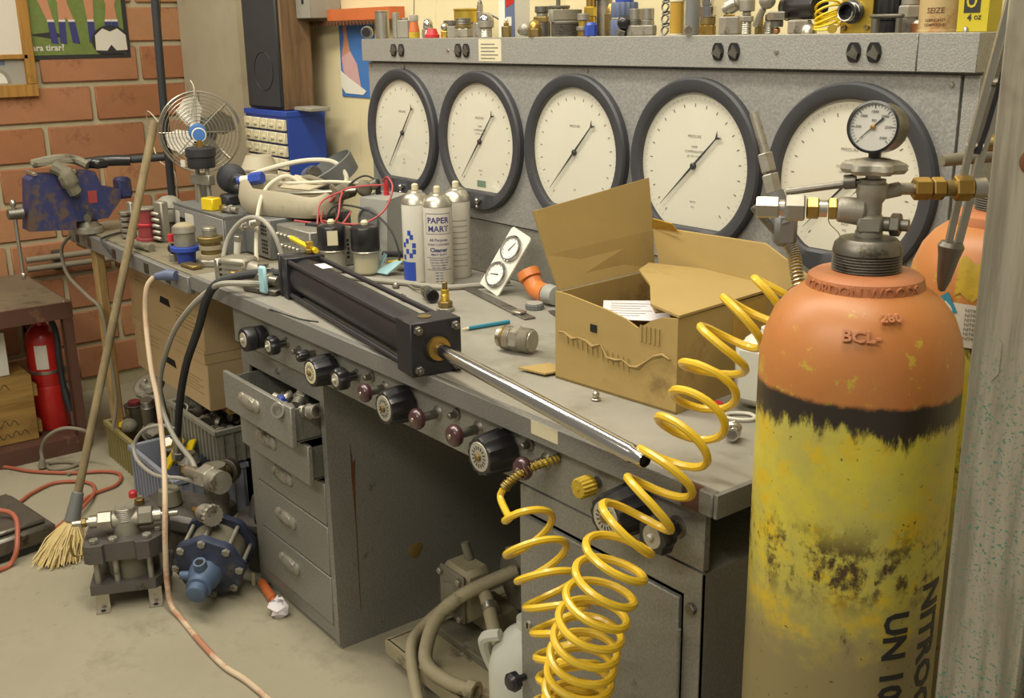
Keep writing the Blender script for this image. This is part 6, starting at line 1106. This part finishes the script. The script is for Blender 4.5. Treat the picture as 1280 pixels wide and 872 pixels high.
t = top('needle_valve', 'grey needle valve with a tall stem and slanting lever on the console top', 'valve', .315, [('body', 'h', .018, .034, 'castal'), ('bonnet', 'c', .009, .026, 'steel'), ('stem', 'c', .0075, .016, 'steel'), ('tip', 'd', .006, .01, 'steel_dk')]); b = MB(); b.tube(crv([(.0, 0, .055), (.03, .01, .052), (.055, .02, .04)]), .004, 6); part(t, 'lever', b, 'steel')
top('domed_coupler', 'domed steel quick coupler beside the needle valve', 'coupler', .358, [('thread', 't', .015, .022, 'steel'), ('collar', 'c', .019, .016, 'castal'), ('dome', 'd', .0185, .018, 'chrome')], .02)
t = thing('spray_carton', 'tall carton with a white side and a navy front bearing a red flash', 'carton', (.435, .025, TZ), .0, 'parts lined up on the console top'); b = MB(); b.box((0, .02, .085), (.062, .045, .17), .001); part(t, 'carton_body', b, 'white')
b = MB(); b.bb((-.005, -.0032, .0), (.031, -.0026, .17)); part(t, 'navy_front', b, 'bluegr'); b = MB(); b.prism([(.0, .065), (.029, .075), (.029, .105), (-.004, .11)], Mx(((1, 0, 0, 0), (0, 0, -1, -.0033), (0, 1, 0, 0), (0, 0, 0, 1))), .0004); part(t, 'red_flash', b, 'red'); b = MB(); b.bb((-.0, -.0038, .025), (.02, -.0033, .045)); part(t, 'white_panel', b, 'label')
top('bleed_nipple', 'small pale brass bleed nipple in front of the tall carton', 'nipple', .463, [('hex', 'h', .0115, .024, 'bronze'), ('stem', 'c', .006, .008, 'brass'), ('ball', 'b', .006, .009, 'card')], .0)
top('silver_elbow', 'rounded silver elbow low on the console top right of the carton', 'elbow', .495, [('mouth', 'o', .011, .012, 'steel'), ('bend', 'b', .014, .03, 'castal')], .02, (.9, -.3, .1), .014)
top('stacked_adapter', 'tall grey stacked adapter behind the silver elbow', 'adapter', .525, [('base', 'c', .019, .03, 'steel_dk'), ('hex', 'h', .02, .014, 'bronze'), ('waist', 'c', .013, .008, 'castal'), ('crown', 'c', .0165, .014, 'steel_dk')], .055)
top('cup_socket', 'wide grey cup shaped socket behind the small brass fitting', 'socket', .578, [('neck', 'c', .018, .03, 'steel_dk'), ('cup', 'k', .0225, .03, 'castal'), ('rim', 'c', .025, .006, 'steel_dk')], .06)
top('brass_plug', 'small brass plug in front of the wide cup shaped socket', 'plug', .566, [('hex', 'h', .0155, .018, 'bronze'), ('cap', 'd', .0135, .018, 'brass')], .0)
top('threaded_coupling', 'largest dark threaded coupling of the console top', 'coupling', .637, [('lower_thread', 't', .031, .028, 'steel_dk'), ('belt', 'c', .0295, .006, 'castal'), ('upper', 'c', .031, .022, 'dust')], .035)
top('steel_pipe', 'tall plain steel pipe behind the large dark coupling', 'pipe', .70, [('pipe', 'c', .017, .12, 'castal')], .085)
top('rod_post', 'thin dark rod standing behind the cup shaped socket', 'rod', .54, [('rod', 'c', .005, .16, 'steel_dk')], .09)
t = top('brass_union', 'bright stepped brass union right of the large dark coupling', 'union', .705, [('hex', 'h', .014, .02, 'brass'), ('ring', 'c', .011, .02, 'brass_br'), ('cap', 'h', .0135, .02, 'brass_br'), ('crown', 'c', .009, .018, 'brass')], .04)
top('ribbed_plug', 'silver and brass ribbed plug before the bright brass union', 'plug', .722, [('foot', 'c', .012, .012, 'brass'), ('ring', 'c', .015, .008, 'steel'), ('neck', 'c', .010, .012, 'brass_br'), ('top', 'c', .0125, .014, 'castal')], .005)
top('acorn_nut', 'domed brass acorn nut behind the bright blue cap', 'nut', .762, [('body', 'h', .016, .046, 'bronze'), ('dome', 'd', .0125, .022, 'brass')], .05)
b = MB(); b.cyl((.69, .06, TZ + .075), (.79, .075, TZ + .12), .006, n=10); b.cyl((.693, .06, TZ), (.693, .06, TZ + .08), .006, n=10); solo('bent_rod', b, 'steel_dk', 'slanting dark rod crossing behind the blue ribbed cap', 'rod', (.693, .06, TZ), 'parts lined up on the console top')
top('thread_plug', 'small bright blue cap in front of the ribbed slate cap', 'cap', .752, [('skirt', 'h', .0135, .022, 'bluep'), ('crown', 'n', .0125, .006, 'bluep')], .0)
top('pipe_union', 'big slate blue ribbed cap with a violet top on the console top', 'cap', .815, [('lower_ribs', 'k', .0275, .032, 'bluegr'), ('belt', 'c', .0265, .004, 'hoseg'), ('upper_ribs', 'k', .0265, .03, 'bluegr'), ('violet_neck', 'c', .019, .012, 'bluep'), ('violet_top', 'c', .0155, .04, 'bluep')], .035)
top('latch', 'black latch lever leaning right of the ribbed slate cap', 'latch', .842, [('base', 'h', .011, .012, 'steel_dk'), ('lever', 'b', .012, .03, 'black')], .0, (.25, .1, .9))
top('hex_coupler', 'steel coupler with a square foot, left one of the twin couplers', 'coupler', .868, [('foot', 'h', .0165, .02, 'castal'), ('ring', 'c', .013, .010, 'steel_dk'), ('barrel', 'c', .0125, .022, 'steel')], .015)
top('hex_coupler', 'steel coupler with a square foot, right one of the twin couplers', 'coupler', .903, [('foot', 'h', .0175, .02, 'castal'), ('ring', 'c', .013, .010, 'steel'), ('barrel', 'c', .0125, .022, 'steel')], .015)
top('glass_jar', 'ribbed clear jar standing behind the twin steel couplers', 'jar', .93, [('body', 'c', .036, .06, 'clear'), ('thread', 't', .035, .02, 'clear'), ('rim', 'c', .037, .06, 'clear')], .105)
b = MB()
for i in range(6): b.tube([V((.945 + .004 * (i % 2) + .009 * math.cos(a), .02 + .005 * math.sin(a) * (1 if i % 2 else .3), TZ + .009 + i * .011 + .008 * math.sin(a) * (.3 if i % 2 else 1))) for a in [k * PI / 5 for k in range(10)]], .002, 5, True)
solo('chain', b, 'steel_dk', 'short dark chain heaped left of the yellow spool', 'chain', (.945, .02, TZ), 'parts lined up on the console top')
top('yellow_spool', 'spool wrapped in yellow film with pale ends', 'spool', .972, [('lower_end', 'c', .0135, .003, 'card'), ('wrap', 'c', .0135, .058, 'tape'), ('upper_end', 'c', .0145, .006, 'card')], .025)
top('grey_tube', 'smooth grey tube standing right of the yellow spool', 'tube', 1.004, [('tube', 'c', .0135, .07, 'greyd'), ('rim', 'c', .0145, .003, 'steel')], .035)
top('ring_socket', 'short steel ring socket lying in front of the grey tube', 'socket', 1.0, [('socket', 'o', .0085, .022, 'steel')], .02, (-.76, .6, 0), .0092)
bpy.data.objects['ring_socket'].location = (1.025, -.002, TZ + .0092); bpy.data.objects['ring_socket'].rotation_euler = (0, 0, PI)
top('quick_coupler', 'brass footed quick coupler with a chrome sleeve', 'coupler', 1.052, [('brass_foot', 'h', .0155, .018, 'brass'), ('brass_ring', 'c', .0145, .014, 'bronze'), ('chrome_sleeve', 'c', .0155, .02, 'chrome'), ('neck', 'c', .011, .04, 'chrome')], .025)
top('square_nut', 'largest bright hex nut carrying a threaded silver elbow', 'nut', 1.112, [('hex', 'h', .021, .032, 'castal')], .02)
top('threaded_elbow', 'threaded silver elbow lying on the largest bright hex nut', 'elbow', 1.095, [('mouth', 'd', .010, .010, 'castal'), ('thread', 't', .0135, .026, 'steel'), ('end', 'c', .012, .006, 'castal')], .025, (.85, -.1, .3), .045)
top('brass_sleeve', 'pale brass sleeve behind the largest bright hex nut', 'sleeve', 1.078, [('sleeve', 'c', .011, .036, 'brass')], .055)
top('hose_barb', 'slim steel hose barb right of the largest hex nut', 'hose barb', 1.15, [('barb', 't', .0095, .022, 'steel'), ('hex', 'h', .0125, .010, 'castal'), ('neck', 'c', .008, .008, 'steel'), ('collar', 'c', .014, .02, 'castal')], .02)
top('brass_nipple', 'little brass nipple between hose barb and winged bolt', 'nipple', 1.172, [('foot', 'h', .0085, .016, 'bronze'), ('stem', 'c', .0065, .02, 'brass')], .03)
top('winged_bolt', 'slanting silver winged bolt leaning over small fittings', 'bolt', 1.178, [('shank', 'c', .006, .035, 'steel'), ('wing', 'b', .012, .03, 'castal'), ('tip', 'c', .009, .02, 'castal')], .01, (.5, 0, .85), .014)
top('stub_fitting', 'short ribbed steel stub under the slanting winged bolt', 'stub', 1.195, [('thread', 't', .0105, .022, 'steel'), ('top', 'c', .009, .012, 'steel_dk')], .03)
top('banjo_bolt', 'steel bolt with a bright copper washer on the console top', 'bolt', 1.226, [('copper_washer', 'b', .018, .012, 'copper'), ('shank', 'c', .0105, .012, 'steel_dk'), ('head', 'h', .0185, .014, 'steel')], .012)
t = thing('torch', 'black torch lying on its side over the grey nut', 'torch', (1.222, .045, TZ + .0445), -.25, 'parts lined up on the console top'); b = MB(); b.cyl((0, 0, 0), (.085, .0, .0), .021, n=24, bev=.002); part(t, 'barrel', b, 'black'); b = MB(); b.lathe((0, 0, 0), -X, [(.022, -.012), (.0225, .0), (.018, .002), (0, .001)], 24); part(t, 'lens_cap', b, 'steel_dk')
top('hex_nut', 'squat grey hex nut under the black torch', 'nut', 1.272, [('hex', 'h', .0205, .023, 'castal')], .015)
top('foil_scrap', 'crumpled silver foil scrap right of the squat grey nut', 'scrap', 1.295, [('lump', 'd', .014, .018, 'steel')], .01)
t = thing('wire_coil', 'loose coil of bright yellow wire with a ring end', 'wire coil', (1.335, .02, TZ), 0, 'parts lined up on the console top')
for k in range(6): b = MB(); b.tube([V((.022 * math.cos(a) - .01, .018 * math.sin(a), .006 + k * .005 + (.012 + .002 * k) * (1 + math.sin(a + .5 * k)) * .5)) for a in [i * PI / 9 for i in range(18)]], .0022, 5, True); part(t, 'loop', b, 'yelp')
b = MB(); b.lathe((.014, -.018, .0075), V((.4, -.9, 0)), [(.0045, .0), (.0075, 0), (.0075, .005), (.0045, .005)], 14); part(t, 'ring_end', b, 'brass_br')
t = thing('brass_plate_valve', 'square brass plate with a black sprung fitting standing on the console top', 'valve', (1.375, .03, TZ), .12, 'parts lined up on the console top'); b = MB(); b.bb((-.027, -.004, 0), (.03, .008, .085), .001); part(t, 'brass_plate', b, 'brass_br', 'flat brass mounting plate')
for x, z in ((-.019, .009), (.022, .009), (-.019, .074), (.022, .074)): b = MB(); b.lathe((x, -.004, z), -Y, [(.0052, 0), (.0045, .005), (.002, .005), (0, .003)], 12); part(t, 'screw', b, 'bronze')
b = MB(); b.lathe((-.004, -.0042, .034), -Y, [(.019, 0), (.019, .006), (.014, .008), (.016, .016), (.013, .018), (.016, .026), (.012, .026), (.011, .012), (0, .012)], 28); part(t, 'sprung_fitting', b, 'black'); b = MB()
b.tube([V((-.004 + .0145 * math.cos(i * PI / 6), -.012 - i * .0006, .034 + .0145 * math.sin(i * PI / 6))) for i in range(37)], .0014, 5); part(t, 'spring', b, 'steel'); b = MB(); b.cyl((-.004, .009, .045), (-.004, .05, .045), .028, n=24); part(t, 'body', b, 'black')
top('sprocket', 'dark toothed knob just right of the square brass plate', 'wheel', 1.4235, [('hub', 'c', .018, .02, 'black'), ('teeth', 'k', .022, .05, 'black')], .05)
top('step_adapter', 'pale grey stepped cap left of the rusty tin', 'adapter', 1.463, [('skirt', 'c', .0185, .022, 'steel_dk'), ('hex', 'h', .0205, .02, 'castal'), ('crown', 'c', .017, .014, 'castal')], .05)
b = MB(); b.box((1.452, .0, TZ + .026), (.055, .012, .006), .002, .1); b.cyl((1.432, .0, TZ), (1.432, .0, TZ + .0225), .007, n=12); b.cyl((1.474, .0, TZ), (1.474, .0, TZ + .0225), .005, n=12); solo('spanner', b, 'steel_dk', 'small dark spanner resting in front of the pale stepped cap', 'spanner', (1.452, 0, TZ), 'parts lined up on the console top')
top('copper_ring', 'small polished ring lying left of the rusty tin', 'ring', 1.487, [('ring', 'o', .012, .014, 'copper'), ('top', 'd', .009, .006, 'steel')], .035)
t = thing('rusty_tin', 'rusty cream tin of sealant with faded lettering on the console top', 'tin', (1.522, .04, TZ), 0, 'parts lined up on the console top'); R_ = .0335; b = MB(); b.lathe((0, 0, 0), Z, [(R_ + .001, 0), (R_ + .001, .003), (R_, .004), (R_, .11), (R_ + .001, .111), (R_ + .001, .114), (0, .114)], 36); part(t, 'tin_body', b, 'amber')
b = MB(); a0 = math.radians(-75)
for txt, sz, z in (('SEIZE', .0115, .032), ('LUBRICANT', .0058, .018), ('COMPOUND', .0058, .011)): b.text(txt, sz, wrap(R_ + .0003, a0, z), .0001, .01)
part(t, 'faded_lettering', b, 'rust')
t = thing('yellow_carton', 'yellow and black carton marked 4 OZ at the right end of the console top', 'carton', (1.586, .035, TZ), 0, 'parts lined up on the console top'); b = MB(); b.bb((-.024, -.018, 0), (.026, .018, .12), .0008); part(t, 'carton_body', b, 'labely'); b = MB(); b.bb((-.014, -.0188, .028), (.012, -.0184, .12)); part(t, 'black_panel', b, 'ink'); b = MB(); b.text('C', .022, flat(Mx(((0, -1, 0, -.001), (0, 0, -1, -.0192), (1, 0, 0, .042), (0, 0, 0, 1)))), .0001, .03); part(t, 'yellow_letter', b, 'labely')
b = MB(); b.text('4', .013, flat(Mx(((1, 0, 0, -.004), (0, 0, -1, -.0186), (0, 1, 0, .0205), (0, 0, 0, 1)))), .0001, .03); b.text('OZ', .008, flat(Mx(((1, 0, 0, .009), (0, 0, -1, -.0186), (0, 1, 0, .0205), (0, 0, 0, 1)))), .0001, .02); part(t, 'size_lettering', b, 'ink')
top('bright_pin', 'row of tiny silver pins at the right corner of the console top', 'pin', 1.588, [('pin', 'd', .0045, .008, 'steel')], .0)

# ------------------------------------------------------------------ on the walls
t = thing('football_poster', 'black framed football poster of legs and a ball on the brick wall', 'poster', (XW + .001, -.26, 1.302)); x = .004
def pp(name, poly, m, lift, label=None):      # flat print layers on the poster, u to the right along the wall, v up
    b = MB(); b.prism(poly, Mx(((0, 0, 1, lift), (1, 0, 0, 0), (0, 1, 0, 0), (0, 0, 0, 1))), .0005); return part(t, name, b, m, label)
pp('backing', [(-.19, 0), (.19, 0), (.19, .42), (-.19, .42)], 'ink', 0); pp('grass_print', [(-.185, .016), (.172, .016), (.172, .42), (-.185, .42)], 'grass', .0006)
for k, (u, lean, sk) in enumerate(((-.095, .028, 0), (-.055, -.012, 0), (-.02, .04, 0), (.05, .0, 0), (.055, -.002, 1), (.115, -.025, 0), (.14, .018, 0))):
    if sk: continue
    pp('leg_print', [(u - .011, .135), (u + .011, .135), (u + .02 - lean, .24), (u + .024 - lean * 1.4, .42), (u - .024 - lean * 1.4, .42), (u - .02 - lean, .24)], 'skin', .0012 + .0001 * k)
    pp('sock_print', [(u - .012 + lean * .2, .06), (u + .012 + lean * .25, .055), (u + .012, .14), (u - .012, .14)], 'inkb', .0022); pp('sock_band', [(u - .012, .135), (u + .012, .135), (u + .012, .143), (u - .012, .143)], 'label', .0027)
pp('shadow_print', [(-.18, .09), (-.1, .075), (-.05, .085), (-.09, .1)], 'ink', .0012)
b = MB(); pp('ball_print', [(.118 + .072 * math.cos(a), .062 + max(-.046, .06 * math.sin(a))) for a in [i * PI / 16 for i in range(32)]], 'ink', .0032)
pp('ball_panel', [(.058, .03), (.1, .028), (.118, .05), (.118, .098), (.09, .11), (.06, .085)], 'label', .0038); pp('ball_panel', [(.178, .03), (.136, .028), (.118, .05), (.118, .098), (.146, .11), (.176, .085)], 'label', .0038)
b = MB(); b.text('ara tirar?', .032, lambda u, v, w: V((.0025 + w, u - .115, v + .042)), .0002, .02); part(t, 'lettering', b, 'label')
t = thing('framed_picture', 'oak framed two pane picture hung at the top left on the brick wall', 'picture', (XW + .001, -.56, 1.172))
for (y0, y1, z0, z1) in ((-.12, .127, 0, .045), (-.12, .105, .135, .152), (.09, .127, .045, .45), (-.16, -.12, 0, .45), (-.12, .09, .43, .45)): b = MB(); b.bb((0, y0, z0), (.022, y1, z1), .002); part(t, 'frame_bar', b, 'frame')
b = MB(); b.bb((.002, -.12, .045), (.006, .09, .135)); part(t, 'lower_print', b, 'hoseg', 'grey appliance photograph'); b = MB(); b.bb((.002, -.12, .152), (.006, .09, .43)); part(t, 'upper_print', b, 'label')
b = MB(); b.prism([(.02 + .05 * math.cos(a), .05 + .055 * math.sin(a)) if a < PI + .01 else (.0, 0) for a in [i * PI / 12 for i in range(13)]], Mx(((0, 0, 1, .0062), (1, 0, 0, -.03), (0, 1, 0, 0), (0, 0, 0, 1))), .0005); part(t, 'arch_print', b, 'castal'); b = MB(); b.prism([(.02 + .036 * math.cos(a), .05 + .042 * math.sin(a)) for a in [i * PI / 12 for i in range(13)]], Mx(((0, 0, 1, .0068), (1, 0, 0, -.03), (0, 1, 0, 0), (0, 0, 0, 1))), .0005); part(t, 'arch_print', b, 'white')
b = MB(); b.bb((.0062, .0, .115), (.0068, .025, .13)); part(t, 'mark_print', b, 'bluegr')
t = thing('blue_poster', 'blue poster with a leg and pale shapes half hidden behind the console', 'poster', (-.54, .186, 1.185)); b = MB(); b.bb((-.105, -.003, 0), (.105, 0, .24)); part(t, 'sheet', b, 'skyp')
def pq(name, poly, m, lift): b = MB(); b.prism(poly, Mx(((1, 0, 0, 0), (0, 0, -1, -.0031 - lift), (0, 1, 0, 0), (0, 0, 0, 1))), .0004); part(t, name, b, m)
pq('leg_print', [(-.085, .24), (-.06, .24), (-.055, .19), (-.04, .13), (-.08, .09), (-.095, .12), (-.075, .18)], 'skin', 0); pq('cloth_print', [(-.095, .12), (-.04, .14), (.0, .10), (.02, .02), (-.04, .03), (-.09, .08)], 'pinkp', .0005); pq('pillow_print', [(-.105, .03), (-.105, .08), (-.06, .06), (.05, .02), (.03, .008), (-.08, .01)], 'white', .001)
t = thing('loudspeaker', 'tall dark loudspeaker with walnut sides standing on the blue drawer cabinet', 'speaker', (-.83, .075, 1.1455), .06); b = MB(); b.bb((-.12, -.062, 0), (.105, .045, .50), .002); part(t, 'enclosure', b, 'walnut'); b = MB(); b.bb((-.118, -.074, .006), (.098, -.0625, .496), .004); part(t, 'grille', b, 'rubber'); b = MB(); b.tube([V((.0 + .06 * math.cos(a), -.0745, .12 + .06 * math.sin(a))) for a in [i * PI / 14 for i in range(28)]], .0015, 5, True); part(t, 'driver_outline', b, 'blackm')
hose('speaker_wire', [(-.975, .03, 1.27), (-1.0, .03, 1.2), (-1.0, .03, 1.05), (-1.0, .03, .95)], .0025, 'rubber', 'thin black wire hanging left of the tall loudspeaker', 'wire')
t = thing('parts_cabinet', 'bright blue steel cabinet of small yellowed plastic drawers at the back of the side bench', 'cabinet', (-.83, .06, .7915)); b = MB(); b.bb((-.155, -.06, 0), (.155, .07, .335)); b.bb((-.157, -.066, .335), (.157, .072, .352), .001); part(t, 'cabinet_body', b, 'blue')
me = MB(); me.box((0, -.006, 0), (.054, .012, .034), .002); me.bb((-.012, -.017, -.004), (.012, -.012, .002)); me = me.mesh('drawer', 'card')
for r in range(8):
    for c in range(5): o = bpy.data.objects.new('drawer', me); COL.objects.link(o); o.parent = t; o.location = (-.12 + c * .06, -.0605, .022 + r * .041)
t = thing('slab', 'thin grey slab on the blue drawer cabinet beside the loudspeaker', 'slab', (-.685, .07, 1.1455)); b = MB(); b.box((.0, 0, .006), (.11, .07, .012), .002); part(t, 'slab', b, 'galv')
t.location.x = -.64; t.location.z = 1.1455
t = thing('junction_box', 'grey metal junction box with round holes on the back wall above the loudspeaker shelf', 'box', (-.75, .13, 1.425)); b = MB(); b.bb((-.125, -.05, 0), (.12, .056, .3), .002); part(t, 'box_body', b, 'galv')
for xx, z in ((-.1, .05), (-.06, .018), (.0, .045), (.07, .05), (-.02, .1), (.08, .12)): b = MB(); b.lathe((xx, -.0501, z), -Y, [(.009, 0), (.007, .0006)], 16); part(t, 'knockout', b, 'dk')
t = thing('tool_rack', 'orange wall rack with a ragged lower edge behind the console left end', 'rack', (-.43, .186, 1.40)); b = MB(); b.bb((-.20, -.05, .015), (.17, 0, .05)); part(t, 'rail', b, 'orange')
b = MB(); b.bb((-.45, -.05, .008), (.17, -.045, .016)); part(t, 'rusty_strip', b, 'rust'); me = MB(); me.bb((-.004, -.055, -.003), (.004, -.0505, .008)); me = me.mesh('tooth', 'rust')
for k in range(30): o = bpy.data.objects.new('tooth', me); COL.objects.link(o); o.parent = t; o.location = (-.44 + k * .0205, 0, .005)
